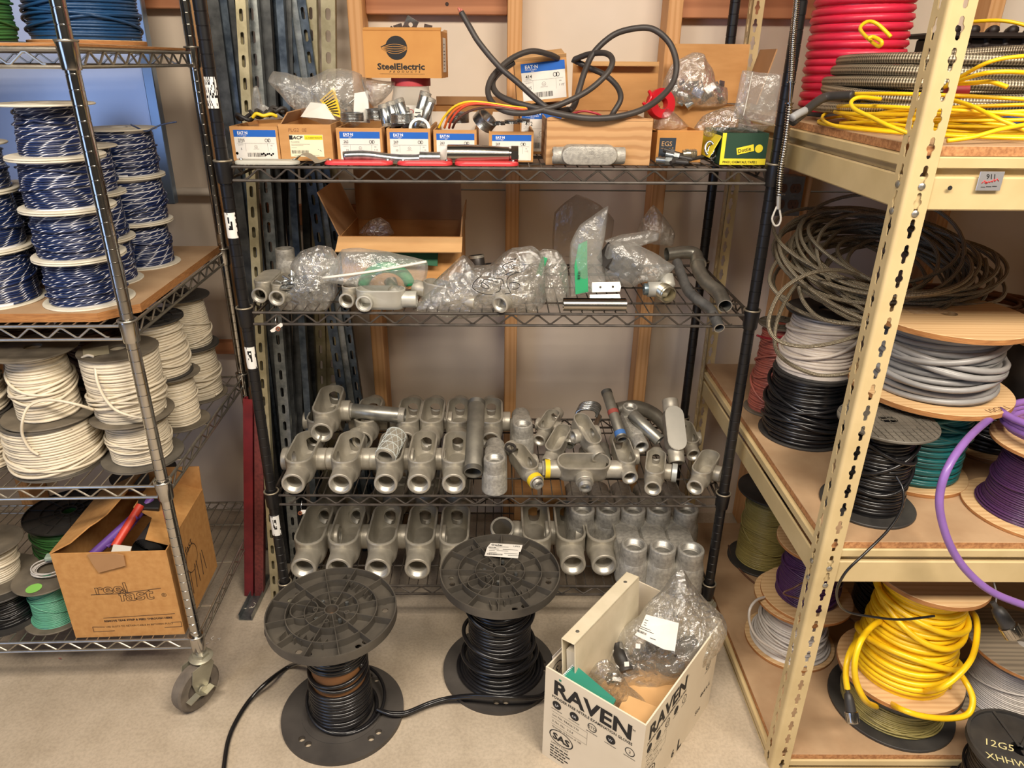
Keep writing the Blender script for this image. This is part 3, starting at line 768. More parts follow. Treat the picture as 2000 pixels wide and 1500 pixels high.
def proto(hubs, wide=1.0):
    key = hubs
    if key in PROTO: return PROTO[key]
    w, l = HWd, HL
    hull = loft([(w*.5, l-w*.5, -.0345), (w*.78, l-w*.22, -.0315), (w*.94, l-w*.06, -.022), (w, l, -.006), (w, l, .034), (w*1.02, l+w*.02, .0355), (w*1.02, l+w*.02, .0395), (w, l, .041)])
    t = .0045
    cav = loft([(w*.5-t*.4, l-w*.5-t*.4, -.0295), (w*.78-t*.8, l-w*.22-t*.8, -.0265), (w*.94-t, l-w*.06-t, -.018), (w-t, l-t, -.004), (w-t, l-t, .06)])
    un, cu = [], []; th = []
    for h in hubs:
        p, d, L = HUBS[h]; p = Vector(p); d = Vector(d); mx = axis_mx(p, d)
        un.append(MB().lathe([(0, 0), (HR*1.0, 0), (HR*.97, L*.45), (HR*.985, L*.5), (HR*.985, L-.003), (HR*.96, L-.0008), (HR*.92, L), (0, L)], 28, mx))
        cu.append(MB().lathe([(0, .003 if h not in 'FB' else .003), (BR*.90, .003), (BR*.90, L-.020), (BR*1.0, L-.018), (BR*1.06, L+.005), (0, L+.005)], 28, mx))
        tp = []; z0 = L-.0178
        for i in range(7):
            z = z0+i*.0023; tp += [(BR*1.0, z), (BR*.955, z+.00115)]
        tp.append((BR*1.01, z0+7*.0023-.0004)); tp += [(BR*1.04, z0+7*.0023-.0004), (BR*1.04, z0)]
        th.append(MB().lathe(tp, 28, mx, closed=True).mesh('thread', 30))
    me = boolean(hull, un, [cav]+cu)
    PROTO[key] = (me, th); return PROTO[key]
HUB_FACE = HL-.012+.052
def body(label, hubs, front=None, back=None, S=1.0, roll=0, origin=None, d=None, m=None, group=None, up=None, name='conduit_fitting'):
    """front: world point of the front hub face centre; back: another point on its axis"""
    me, th = proto(hubs)
    if d is None: d = (Vector(back)-Vector(front))
    d = Vector(d).normalized()
    if origin is None: origin = Vector(front) + d*HUB_FACE*S
    z = Vector(up) if up is not None else Vector((0, 0, 1)); z = (z - d*z.dot(d)).normalized(); x = d.cross(z)
    R = Matrix((x, d, z)).transposed() @ Matrix.Rotation(roll, 3, 'Y')
    root = thing(name, label, 'fitting', origin, R.to_euler(), group); root.scale = (S, S, S)
    link('housing', me, m or CAST, root)
    for t in th: link('thread', t, THREAD, root)
    return root
def on_deck(px, py, deck, S, up=False): return at(px, py, Z=deck+(HR+.004)*S)
Z3, Z4, Z2, Z1 = SH[2]+.0012, SH[3]+.0012, SH[1]+.0012, SH[0]+.0012

# -- third shelf: front row of five, opening up, hub towards the front
hubs3 = ['FBLR', 'FBLR', 'FBLR', 'FBR', 'FBR']
px3 = [572, 664, 753, 818, 886]
words3 = ['large grey conduit body at the left end of the front row on the third shelf', 'large grey conduit body second from left in the front row on the third shelf',
          'large grey conduit body holding the netted coupling on the third shelf', 'large grey conduit body fourth from left in the front row on the third shelf',
          'large grey conduit body partly under the long nipple on the third shelf']
for hb, x, wd in zip(hubs3, px3, words3):
    f = at(x, 946, Z=Z3+.0355); body(wd, hb, f, f+Vector((0, 1, 0)), 1.0, group='conduit bodies on the third shelf')
px3r = [(610, 868, 'FBLR'), (705, 868, 'FBLR'), (790, 868, 'FBL'), (838, 868, 'FBR'), (891, 868, 'FBR'), (958, 868, 'FBR')]
words = ['grey conduit body at the left end of the rear row on the third shelf', 'grey conduit body in the rear row under the horizontal nipple', 'grey conduit body in the rear row behind the netted coupling',
         'grey conduit body in the rear row, fourth from the left', 'grey conduit body in the rear row, left of the long nipple', 'grey conduit body in the rear row, right of the long pipe nipple']
for (x, y, hb), wd in zip(px3r, words):
    f = at(x, y, Z=Z3+.0355); body(wd, hb, Vector((f.x, 1.795, f.z)), Vector((f.x, 2.8, f.z)), .97, group='conduit bodies on the third shelf')
# body lying on top of the rear row with a nipple screwed in
tb = body('grey conduit body lying on the rear row, a long nipple in its side', 'FBR', at(628, 846, Y=1.735), at(652, 782, Y=1.93), 1.0, group='conduit bodies on the third shelf')
PIPE = mat('galvanized pipe', (168, 166, 156), .36, .75, col2=(134, 132, 124), scale=26, stretch=(1, 1, 1), bump=.05, bscale=120)
PIPED = mat('dull grey pipe', (146, 142, 130), .5, .6, col2=(112, 108, 100), scale=18)
ROUGHT = mat('dark thread', (96, 92, 84), .5, .6)
def pipe(name, label, cat, a, b, r, m=PIPE, wall=.0025, thread=(.012, .012), group=None, extra=None):
    a, b = Vector(a), Vector(b); d = b-a; L = d.length
    root = thing(name, label, cat, a, d.to_track_quat('Z', 'Y').to_euler(), group)
    n = 26
    MB().lathe([(r-wall, 0), (r-.0006, 0), (r, .0008), (r, L-.0008), (r-.0006, L), (r-wall, L)], n, closed=True).build('tube', m, root)
    for k, tl in enumerate(thread):
        if tl:
            z0 = .0004 if k == 0 else L-tl; pr = []
            for i in range(int(tl/.002)): pr += [(r+.0001, z0+i*.002), (r+.0009, z0+i*.002+.001)]
            pr += [(r+.0001, z0+tl-.0004), (r-.0008, z0+tl-.0004), (r-.0008, z0)]
            MB().lathe(pr, n, closed=True).build('thread', ROUGHT if m is PIPED else THREAD, root)
    return root
def band(root, z0, z1, r, m, name='tape_band'):
    return MB().lathe([(r, z0), (r+.0007, z0), (r+.0007, z1), (r, z1)], 26, closed=True).build(name, m, root)
R3_ = tb.rotation_euler.to_matrix(); a = tb.location + R3_ @ Vector((.056, 0, 0)); 
pipe('pipe_nipple', 'grey threaded pipe nipple sticking out sideways above the rear row', 'pipe', a, at(791, 812, Y=1.855), .0225, PIPE, thread=(.01, .018))
lp = pipe('pipe_nipple', 'long dusty grey pipe nipple lying across the bodies on the third shelf', 'pipe', at(924, 924, Z=Z3+.060), at(931, 786, Y=1.80), .0235, PIPED, thread=(.014, .014))
# netted coupling standing in the third body
a = at(752, 893, Y=1.625); b = at(775, 848, Y=1.715); d = (b-a); L = d.length
nc = thing('coupling', 'grey coupling in plastic netting resting in the third conduit body', 'fitting', a, d.to_track_quat('Z', 'Y').to_euler())
r = .0265
MB().lathe([(r*.72, 0), (r*.95, 0), (r, .003), (r, L-.003), (r*.95, L), (r*.72, L)], 28, closed=True).build('sleeve', CAST, nc)
NET = mat('clear plastic netting', (206, 212, 208), .3, 0)
for s in (1, -1):
    for i in range(9):
        P = [((r+.0008)*math.cos(2*PI*i/9+s*t*2.0), (r+.0008)*math.sin(2*PI*i/9+s*t*2.0), L*t) for t in np.linspace(.02, .98, 14)]
        MB().tube(P, .0007, 5).build('net_strand', NET, nc, smooth=180)
for t in (.05, .35, .65, .95): MB().lathe([(r+.0002, L*t), (r+.0022, L*t+.0006), (r+.0002, L*t+.003)], 28, closed=True).build('net_ring', NET, nc)

# upside-down LB: hub points up at the front
def lb_up(label, px, py, deck, S, m=CASTR, group=None, yaw=0):
    """px,py: centre of the upward bore rim"""
    H = (.041+.024+.042)*S; c = at(px, py, Z=deck+H)
    d = Vector((math.sin(yaw), -1, 0)); return body(label, 'FD', S=S, d=d, origin=(c.x-d.x*(HL-.034)*S, c.y+(HL-.034)*S, deck+.041*S), up=(0, 0, -1), m=m, group=group)
lb_up('sand cast elbow body beside the long nipple, its bore facing up', 966, 893, Z3, .92)
lb_up('sand cast elbow body in the rear row standing beside the stud', 1021, 826, Z3, .92)

# -- small bodies heaped at the right of the third shelf
G = 'small conduit bodies heaped on the third shelf'
def sb(label, hubs, f, b, zf, zb, S=.58, roll=0, m=CAST):
    return body(label, hubs, at(f[0], f[1], Z=Z3+zf), at(b[0], b[1], Z=Z3+zb), S, roll, m=m, group=G)
sb('small conduit body with two side hubs at the left of the heap, rear', 'FBLR', (1053, 861), (1083, 815), .045, .060, .62)
sb('small closed-end conduit body pointing front left, middle of the heap', 'Fr', (1069, 905), (1096, 858), .028, .055, .64)
c_ = sb('small conduit body tilted left on top of the heap with side hubs', 'FLR', (1170, 893), (1143, 848), .055, .085, .66)
sb('small conduit body under the blue taped pipe', 'FBR', (1231, 934), (1214, 885), .026, .040, .70)
kb = sb('small conduit body with a pale collar on its right hub', 'FBR', (1275, 955), (1280, 908), .024, .026, .72)
sb('small conduit body at the right end of the heap, rear', 'FBR', (1355, 890), (1338, 848), .028, .04, .64)
sb('small conduit body at the right front corner of the third shelf', 'FR', (1357, 953), (1384, 906), .024, .03, .72)
sb('small elbow body pointing to the front under the bent coupling', 'FD', (1253, 874), (1236, 838), .060, .075, .70, PI)
cl = sb('small closed conduit body with a gasketed cover, standing rearmost at right', 'FB', (1322, 905), (1316, 850), .03, .085, .72)
MB().prism(stadium(.070, .176, 8), .0412, .0432).build('gasket_cover', mat('grey gasket', (176, 172, 160), .6), cl)
ob_ = body('small conduit body lying crosswise at the front with yellow tape on its left hub', 'FBR', origin=at(1138, 916, Z=Z3+.030), d=Vector((1, .03, -.02)), S=.80, group=G, roll=.30)
for z in (0,):
    o = MB().lathe([(HR*1.0, 0), (HR*1.03, 0), (HR*1.03, .016), (HR*1.0, .016)], 26, axis_mx((0, -HUB_FACE+.002, 0), (0, 1, 0)), closed=True).build('tape_band', YTAPE, ob_)
def stub(root, p, d, r, L, hexa=0, m=THREAD):
    mx = axis_mx(p, d); b = MB(); pr = [(r*.75, 0), (r, 0)]
    for i in range(int(L/.003)): pr += [(r, .003*i+.0006), (r*.93, .003*i+.0018)]
    pr += [(r, L), (r*.75, L)]
    o = b.lathe(pr, 24, mx, closed=True).build('nipple', m, root)
    if hexa: MB().prism([(hexa*math.cos(t), hexa*math.sin(t)) for t in np.linspace(0, 2*PI, 6, endpoint=False)], .001, .008, mx).build('lock_nut', THREAD, root, smooth=0)
stub(ob_, (0, -HUB_FACE, 0), (0, -1, 0), .021, .026, .028); stub(ob_, (0, HUB_FACE, 0), (0, 1, 0), .020, .024, .027); stub(ob_, (HWd+.024, 0, 0), (1, 0, 0), .021, .024, .029)
pb = sb('small conduit body pointing front right with yellow tape on its hub', 'FBR', (1049, 943), (1012, 893), .024, .04, .66)
MB().lathe([(HR*1.0, 0), (HR*1.04, 0), (HR*1.04, .022), (HR*1.0, .022)], 26, axis_mx((0, -HUB_FACE+.004, 0), (0, 1, 0)), closed=True).build('tape_band', YTAPE, pb)
stub(pb, (0, -HUB_FACE, 0), (0, -1, 0), .021, .016)
o = MB().lathe([(HR*.86, 0), (HR*1.12, 0), (HR*1.12, .018), (HR*.86, .018)], 26, axis_mx((HWd+.026, 0, 0), (1, 0, 0)), closed=True).build('end_collar', mat('pale galvanized collar', (196, 200, 196), .4, .4), kb)
yt = pipe('connector', 'short threaded connector with yellow tape, middle of the heap', 'fitting', at(1112, 870, Z=Z3+.05), at(1128, 836, Z=Z3+.06), .0125, PIPE, thread=(.014, 0)); band(yt, .017, .034, .0145, YTAPE)
BLUET = mat('blue tape', (66, 112, 176), .6); REDT = mat('faded red paint', (150, 72, 62), .6)
fp = pipe('pipe_nipple', 'grey pipe nipple with blue and red bands leaning over the heap', 'pipe', at(1215, 859, Z=Z3+.085), at(1184, 764, Y=1.86), .0148, PIPED, thread=(.008, .012))
L_ = (at(1184, 764, Y=1.86)-at(1215, 859, Z=Z3+.085)).length
band(fp, .012, .026, .0148, BLUET); band(fp, L_*.50, L_*.58, .0148, REDT)
tbn = pipe('pipe_nipple', 'plain grey pipe leaning to the right on the heap', 'pipe', at(1288, 861, Z=Z3+.075), at(1234, 808, Y=1.80), .0175, PIPE, thread=(0, 0))
m = MB(); P = spline([at(1205, 800, Y=1.94), at(1240, 795, Y=1.95), at(1275, 808, Y=1.95), at(1300, 832, Y=1.93), at(1312, 850, Y=1.90)], 8)
o = m.tube(P, .021, 16).build('elbow_pipe', PIPED); tag(o, 'grey bent conduit elbow lying behind the leaning pipes', 'pipe')
pipe('pipe_nipple', 'short pipe end showing between the small bodies at the front', 'pipe', at(1184, 908, Z=Z3+.02), at(1178, 872, Z=Z3+.03), .0165, PIPE, thread=(0, 0))
pipe('connector', 'short round connector behind the crosswise body', 'fitting', at(1139, 899, Z=Z3+.018), at(1141, 880, Z=Z3+.02), .0155, PIPE, thread=(.01, 0))
# zinc clamp on top of the heap
c0 = at(1150, 806, Y=1.86); cl2 = thing('pipe_clamp', 'bright zinc pipe clamp bundle on top of the heap', 'clamp', c0)
for i in range(5):
    P = [(.030*math.cos(t)+.003*i-.008, -.012+.007*i+.002*math.sin(3*t), .019*math.sin(t)+.002*i) for t in np.linspace(-.4, PI+.4, 18)]
    MB().tube(P, .0042, 8).build('clamp_hoop', ZINC, cl2, smooth=180)
m = MB(); m.box((.036, .0, -.02), (.003, .03, .045), .0006); m.build('clamp_plate', ZINC, cl2, rot=(0, .3, .2))
o = MB().lathe([(.0105, -.003), (.0105, .003), (.016, .003), (.016, -.003)], 24, axis_mx(at(997, 874, Z=Z3+.075), (.2, -.3, 1)), closed=True).build('rubber_ring', BLACKPL); tag(o, 'black rubber ring lying on the left small body', 'ring')

# -- bottom shelf
G4 = 'large conduit bodies on the bottom shelf'
w4 = ['large conduit body at the left end of the bottom shelf front row', 'large conduit body second from left on the bottom shelf, hub behind the reel', 'large conduit body third from left on the bottom shelf, hub behind the reel',
      'large conduit body fourth on the bottom shelf, hub fully in view', 'large conduit body behind the top of the rear cable reel']
x4 = [585, 655, 733, 812, 882]; h4 = ['FBR', 'FBR', 'FBR', 'FBR', 'FB']
for x, hb, wd in zip(x4, h4, w4):
    f = at(x, 1131, Z=Z4+.042); body(wd, hb, Vector((f.x, 1.585, f.z)), Vector((f.x, 3, f.z)), 1.17, group=G4)
for x, hb, wd in zip([1052, 1122, 1184], ['FBL', 'FBL', 'FBL'], ['large conduit body directly right of the rear cable reel', 'large conduit body with open hub, second from the upright elbows', 'large conduit body with an open hub, next to the upright elbows']):
    f = at(x, 1121, Z=Z4+.042); body(wd, hb, Vector((f.x, 1.605, f.z)), Vector((f.x, 3, f.z)), 1.17, group=G4)
for i, x in enumerate([630, 695, 761, 826, 890]):
    f = at(x, 1030, Z=Z4+.042); body(['rear row conduit body on the bottom shelf, '+q for q in ('leftmost', 'second', 'third', 'fourth', 'fifth')][i], 'FBR' if i < 4 else 'FB', Vector((f.x, 1.83, f.z)), Vector((f.x, 4, f.z)), 1.1, group=G4)
for i, (x, y) in enumerate([(1239, 1062), (1295, 1066), (1350, 1071)]):
    lb_up('upright sand cast elbow body with its bore up, %s of the front three' % ('left', 'middle', 'right')[i], x, y, Z4, 1.17, group='upright elbow bodies on the bottom shelf')
for i, x in enumerate([1138, 1188, 1237, 1287, 1341]):
    lb_up('shaded upright elbow body in the bottom rear row, %s of five' % ('first', 'second', 'third', 'fourth', 'last')[i], x, 992, Z4, 1.17, group='upright elbow bodies on the bottom shelf')
pipe('coupling', 'grey pipe coupling standing behind the rear cable reel', 'fitting', at(981, 1060, Z=Z4+.0), at(981, 1030, Z=Z4+.09), .034, CAST, wall=.006, thread=(0, .01))
for i, x in enumerate([1027, 1082]):
    p = at(x, 1024, Z=Z4); b = thing('cardboard_box', 'small closed cardboard box at the back of the bottom shelf, %s' % ('left one', 'right one')[i], 'box', (p.x, 1.93, Z4))
    MB().box((0, 0, .045), (.072, .10, .09), .001).build('carton', CARD, b); MB().box((0, -.0502, .062), (.072, .0006, .001)).build('seam', CARDIN, b)
    MB().box((0, 0, .0452+.045), (.071, .0015, .0006)).build('flap_joint', CARDIN, b)

# ================================================================ spools and cables on the beige unit
ZT, ZM, ZL = TL[0]+.0002, TL[1]+.0002, TL[2]+.0002
k = NT('braided tinned copper'); uv = k.n('ShaderNodeTexCoord').outputs['UV']
sx = k.n('ShaderNodeSeparateXYZ', Vector=uv)
def mth(op, a, b=None):
    n = k.n('ShaderNodeMath', operation=op); k.put(n.inputs[0], a)
    if b is not None: k.put(n.inputs[1], b)
    return n.outputs[0]
u = mth('MULTIPLY', sx.outputs[0], 2*PI); v = mth('MULTIPLY', sx.outputs[1], 2*PI*4)
w_ = mth('MULTIPLY', mth('SINE', mth('ADD', u, v)), mth('SINE', mth('SUBTRACT', u, v)))
k.put(k.b.inputs['Base Color'], k.ramp(mth('MULTIPLY_ADD', w_, .5) if False else mth('ADD', mth('MULTIPLY', w_, .5), .5), [(.25, lin((84, 76, 62))), (.7, lin((176, 164, 140)))]))
k.b.inputs['Roughness'].default_value = .42; k.b.inputs['Metallic'].default_value = .55
k.bump(w_, .6, .0012); BRAID = setmat('braided tinned copper', k)

# ---- waist-high deck
sal = spool('salmon pink wire spool with a black top at the left rear of the middle deck', (.728, 1.735, ZM), .245, (.060, .056), (.048, .040), .0032, 'salmon', TAUPEPL, th=.005, top_style='ribbed', messy=3, jit=.6)
strand(sal, [at(1530, 657, Y=1.69), at(1515, 660, Y=1.69), at(1500, 661, Y=1.69), at(1478, 655, Y=1.69)], .0028, mat('red wire', (170, 44, 56), .4))
blk = spool('black wire spool under the white one on the middle deck', (.770, 1.600, ZM), .173, (.104, .094), (.094, .086), .0045, 'black', DARKPL, th=.006, messy=5, jit=.7, bulge=.002)
wht = spool('white wire spool on top of the black one, under the braided coil', (.772, 1.600, ZM+.1735), .153, (.094, .09), (.088, .066), .0042, 'white', DARKPL, th=.005, messy=2, jit=.5)
bfl = spool('narrow black wire spool with a wide taupe ribbed top beside the angle post', (.784, 1.277, ZM), .200, (.0935, .094), (.064, .056), .0040, 'black', DARKPL, th=.006, messy=3, jit=.5)
fl = [c for c in bfl.children if c.name.startswith('flange')][1]; fl.data.materials[0] = GREYPL
m = MB()
for i in range(-6, 7):
    c = i*.0135; h = math.sqrt(max(0, .0925**2-c*c))
    m.box((c, 0, .0068), (.0011, 2*h, .0016)); m.box((0, c, .0068), (2*h, .0011, .0016))
m.build('cast_grid', GREYPL, fl)
strand(bfl, [at(1750, 930, Y=1.21), at(1764, 958, Y=1.19), at(1760, 995, Y=1.16), at(1735, 1035, Y=1.13), at(1690, 1080, Y=1.10), at(1650, 1120, Y=1.09), at(1634, 1160, Y=1.10), at(1650, 1192, Y=1.12), at(1700, 1204, Y=1.13), at(1760, 1210, Y=1.14), at(1825, 1203, Y=1.155)], .0026, 'black')
tea = spool('teal wire spool on a wooden base under the grey wire spool', (.945, 1.412, ZM), .212, (.116, .140), (.092, .088), .0045, 'teal', PLY, 'wood', th=.010, messy=6, jit=.7)
gry = spool('wide grey cable spool on plywood flanges, marked 10GR1, atop the teal one', (.930, 1.405, ZM+.2122), .170, (.158, .156), (.118, .108), .0066, 'grey', PLY, 'wood', th=.012, messy=5, jit=.7)
def scrawl(root, s, size, mx, m, name='handwriting', **kw):
    b = MB(); text_into(b, s, 0, 0, size, mx, **kw); return b.build(name, m, root, smooth=0)
PENCIL = mat('pencil mark', (112, 76, 50), .8)
scrawl(gry, '10GR1', .022, Matrix.Translation((.040, -.146, .0124)) @ Matrix.Rotation(.35, 4, 'Z'), PENCIL)
m = MB(); m.box((0, 0, .0002), (.075, .05, .0004)); m.build('worn_label', mat('worn glued label', (196, 170, 136), .8, 0, col2=(176, 140, 100), scale=60), gry, (-.04, .02, .1703), (0, 0, .1))
pur = spool('dark purple wire spool on plywood flanges at the right edge, violet cable on top', (1.110, 1.255, ZM), .165, (.122, .106), (.086, .068), .0022, 'purple', PLY, 'wood', th=.008, messy=3, jit=.5, fillet=.01)
# violet cable coiled on the purple spool, one end hanging over the beam
P = []
for i in range(110):
    a = 1.75 - i*.22; r = .088 + .010*math.sin(i*.19) + .004*(i/20 % 3); P.append(Vector((1.125 + r*1.1*math.cos(a), 1.262 + r*math.sin(a), ZM+.175 + .045*i/110 + .004*math.sin(a*2))))
tail = spline([P[0], at(1958, 804, Y=1.32), at(1922, 827, Y=1.235), at(1884, 864, Y=1.15), at(1852, 912, Y=1.105), at(1836, 962, Y=1.094), at(1838, 1010, Y=1.09), at(1858, 1070, Y=1.085), at(1893, 1120, Y=1.08), at(1945, 1160, Y=1.075), at(2030, 1192, Y=1.07)], 8)
o = MB().tube(list(reversed(tail))[:-1] + P, .0072, 10).build('cable_coil', WIRES['violet'], smooth=180); tag(o, 'thick violet cable coiled on the purple spool, its end looping below the beam', 'cable')
sp = spool('wooden spool of black cable behind the purple one', (1.215, 1.56, ZM), .17, (.13, .13), (.1, .1), .005, 'black', PLY, 'wood', th=.010, messy=2)
bk = spool('black wrapped spool with a plywood top and chalk numbers 25 149', (1.245, 1.445, ZM+.1705), .175, (.12, .135), (.122, .126), .004, 'black', PLY, 'wood', th=.014, messy=0) if False else None
bk = thing('cable_drum', 'black wrapped drum with a plywood top and chalk numbers 25 149', 'drum', (1.250, 1.440, ZM+.171))
WRAP = mat('black stretch wrap', (34, 31, 31), .45, 0, col2=(52, 47, 44), scale=14, bump=.3, bscale=18, bdist=.004)
MB().lathe([(0, 0), (.118, 0), (.124, .02), (.126, .10), (.122, .135), (0, .135)], 48).build('wrapped_winding', WRAP, bk)
o = MB().lathe([(0, .1352), (.134, .1352), (.135, .1362), (.135, .1502), (.134, .1512), (0, .1512)], 56).build('top_flange', [PLY, PLYE], bk)
for p in o.data.polygons:
    if abs(p.normal.z) < .5: p.material_index = 1
CHALK = mat('yellowed chalk', (150, 138, 112), .8)
for s, dz, da, sz in (('25', .085, -2.30, .026), ('149', .055, -2.25, .024), ('10', .025, -2.0, .018)):
    b = MB(); text_into(b, s, 0, 0, sz); V = []
    for x, y, z in b.v:
        a = da + x/.1262; V.append((.1268*math.cos(a), .1268*math.sin(a), dz+y))
    b.v = V; b.build('handwriting', CHALK, bk, smooth=0)
dk = spool('dark cable spool in the shadow at the back of the middle deck', (1.22, 1.86, ZM), .25, (.13, .13), (.1, .1), .006, 'black', DARKPL, 'plain', th=.008, messy=2)
P = []
for i in range(220):
    a = i*.2; r = .10+.02*math.sin(i*.13); P.append((r*1.5*math.cos(a), r*math.sin(a), .006+.03*(i/220)+.006*math.sin(a*1.3)))
o = MB().tube(P, .0055, 6).build('cable_coil', mat('rust brown cable', (120, 74, 38), .5), None, (1.25, 1.82, ZM+.252), smooth=180); tag(o, 'rust brown cable coil in the shadow behind the grey cable spool', 'cable')

# ---- big braided coil resting on the white and grey spools
def loops(n, c, rx, ry, tilt, thick, seed, r, spread=.25, seg=44, axis=(1, 0, 0), zrand=.5):
    rr = random.Random(seed); P = []; M = Matrix.Rotation(tilt, 3, Vector(axis)); N = n*seg
    ph = [rr.random()*6.28 for _ in range(6)]
    for i in range(N):
        t = i/seg; a = t*2*PI; q = t/n
        s = 1 + spread*(math.sin(t*1.7+ph[0])*.5 + math.sin(t*.61+ph[1])*.5)
        x = rx*s*math.cos(a) + .03*math.sin(t*2.3+ph[2]); y = ry*s*math.sin(a) + .03*math.sin(t*1.9+ph[3])
        z = thick*(q-.5 + zrand*.5*math.sin(t*2.9+ph[4])) + thick*.35*math.sin(a+ph[5]+t)
        P.append(M @ Vector((x, y, z)) + Vector(c))
    return P
bc = thing('cable_coil', 'big tangled coil of thin braided cable on top of the white and grey spools', 'cable', (.86, 1.60, 1.04))
L1 = loops(16, (0, 0, .035), .175, .165, math.radians(20), .075, 5, .0042, .16)
MB().tube(L1, .0044, 7, uvk=1/.0055).build('cable_loops', BRAID, bc, smooth=180)
L2 = loops(9, (.01, .02, .042), .205, .165, math.radians(21), .055, 9, .0042, .12)
MB().tube(L2, .0042, 7, uvk=1/.0055).build('cable_loops', BRAID, bc, smooth=180)
L3 = loops(8, (.085, .03, .026), .18, .155, math.radians(13), .05, 19, .0042, .18)
MB().tube(L3, .0046, 7, uvk=1/.0055).build('cable_loops', BRAID, bc, smooth=180)
inv = Matrix.Translation(-Vector(bc.location))
for pts in ([(1700, 548, 1.50), (1640, 528, 1.47), (1580, 535, 1.45), (1530, 565, 1.44), (1505, 610, 1.43), (1503, 645, 1.42), (1525, 668, 1.41), (1575, 677, 1.40), (1635, 668, 1.41), (1680, 652, 1.44)],
            [(1620, 470, 1.72), (1585, 520, 1.60), (1545, 570, 1.50), (1520, 620, 1.46), (1513, 660, 1.45), (1520, 690, 1.45), (1550, 715, 1.45), (1600, 733, 1.45), (1650, 730, 1.46), (1670, 722, 1.48)],
            [(1740, 424, 1.80), (1680, 432, 1.78), (1640, 450, 1.74), (1600, 490, 1.66), (1570, 540, 1.58)],
            [(1560, 560, 1.50), (1570, 590, 1.47), (1600, 620, 1.45), (1650, 632, 1.44), (1690, 628, 1.46)],
            [(1620, 455, 1.72), (1560, 478, 1.66), (1518, 510, 1.60), (1503, 545, 1.54), (1515, 570, 1.50), (1540, 585, 1.48)]):
    MB().tube([inv @ p for p in spline([at(x, y, Y=Y) for x, y, Y in pts], 10)], .0044, 8, uvk=1/.0055).build('hanging_loop', BRAID, bc, smooth=180)

# ---- low deck
spool('olive wire spool with a black flange at the left rear of the lowest deck', (.842, 1.855, ZL), .262, (.10, .102), (.074, .060), .0020, 'olive', DARKPL, th=.006, messy=3, jit=.6, bulge=.004)
wl_ = spool('pale grey wire spool on a wooden base under the purple one, low deck', (.803, 1.500, ZL), .155, (.116, .112), (.092, .066), .0036, 'lightgrey', PLY, 'wood', th=.009, messy=3, jit=.6, fillet=.012)
strand(wl_, [at(1500, 1165, Y=1.50), at(1478, 1172, Y=1.46), at(1464, 1192, Y=1.43), at(1466, 1222, Y=1.42), at(1482, 1248, Y=1.41), at(1512, 1268, Y=1.405), at(1540, 1285, Y=1.405)], .0036, 'lightgrey')
pl = spool('purple wire spool on a plywood base on top of the pale grey one', (.822, 1.500, ZL+.1552), .18, (.115, .10), (.076, .066), .0026, 'purple', PLY, 'wood', th=.009, messy=4, jit=.7)
strand(pl, [at(1592, 1130, Y=1.44), at(1568, 1138, Y=1.42), at(1550, 1148, Y=1.415), at(1530, 1158, Y=1.41), at(1548, 1166, Y=1.41), at(1580, 1172, Y=1.41)], .0022, 'brown')
o = MB().tube(spline([at(1423, 1065, Z=ZL+.004), at(1430, 1090, Z=ZL+.003), at(1450, 1118, Z=ZL+.003), at(1475, 1140, Z=ZL+.004), at(1497, 1156, Z=ZL+.004)], 8), .003, 6).build('loose_wire', WIRES['brown'], smooth=180); tag(o, 'brown wire curving across the dusty lowest deck', 'wire')
rb = spool('olive yellow wire reel with a black ribbed top under the yellow cable spool', (.975, 1.290, ZL), .110, (.142, .138), (.112, .10), .0023, 'olive', DARKPL, 'plain', th=.008, top_style='ribbed', messy=4, jit=.7)
ye = spool('thick yellow cable spool on plywood flanges on the lowest deck', (.972, 1.290, ZL+.1105), .300, (.138, .122), (.104, .080), .0068, 'yellow', PLY, 'wood', th=.012, messy=3, jit=.5, segs=40, sides=8)
strand(ye, [at(1722, 1212, Y=1.275), at(1704, 1222, Y=1.22), at(1682, 1250, Y=1.17), at(1670, 1290, Y=1.145), at(1672, 1330, Y=1.135), at(1690, 1368, Y=1.135), at(1712, 1380, Y=1.20)], .0068, 'yellow', k=10)
strand(ye, [at(1690, 1240, Y=1.27), at(1668, 1260, Y=1.20), at(1655, 1290, Y=1.165), at(1652, 1320, Y=1.15), at(1655, 1345, Y=1.14)], .0068, 'yellow', k=10)
strand(ye, [at(1890, 1188, Y=1.33), at(1905, 1205, Y=1.27), at(1908, 1240, Y=1.22), at(1898, 1285, Y=1.17), at(1870, 1320, Y=1.14), at(1835, 1345, Y=1.135), at(1800, 1350, Y=1.20)], .0068, 'yellow', k=10)
strand(ye, [at(1845, 1290, Y=1.29), at(1862, 1302, Y=1.24), at(1885, 1330, Y=1.19), at(1900, 1365, Y=1.16), at(1890, 1395, Y=1.14), at(1850, 1403, Y=1.13), at(1800, 1398, Y=1.125), at(1760, 1385, Y=1.14), at(1735, 1370, Y=1.21)], .0068, 'yellow', k=10)
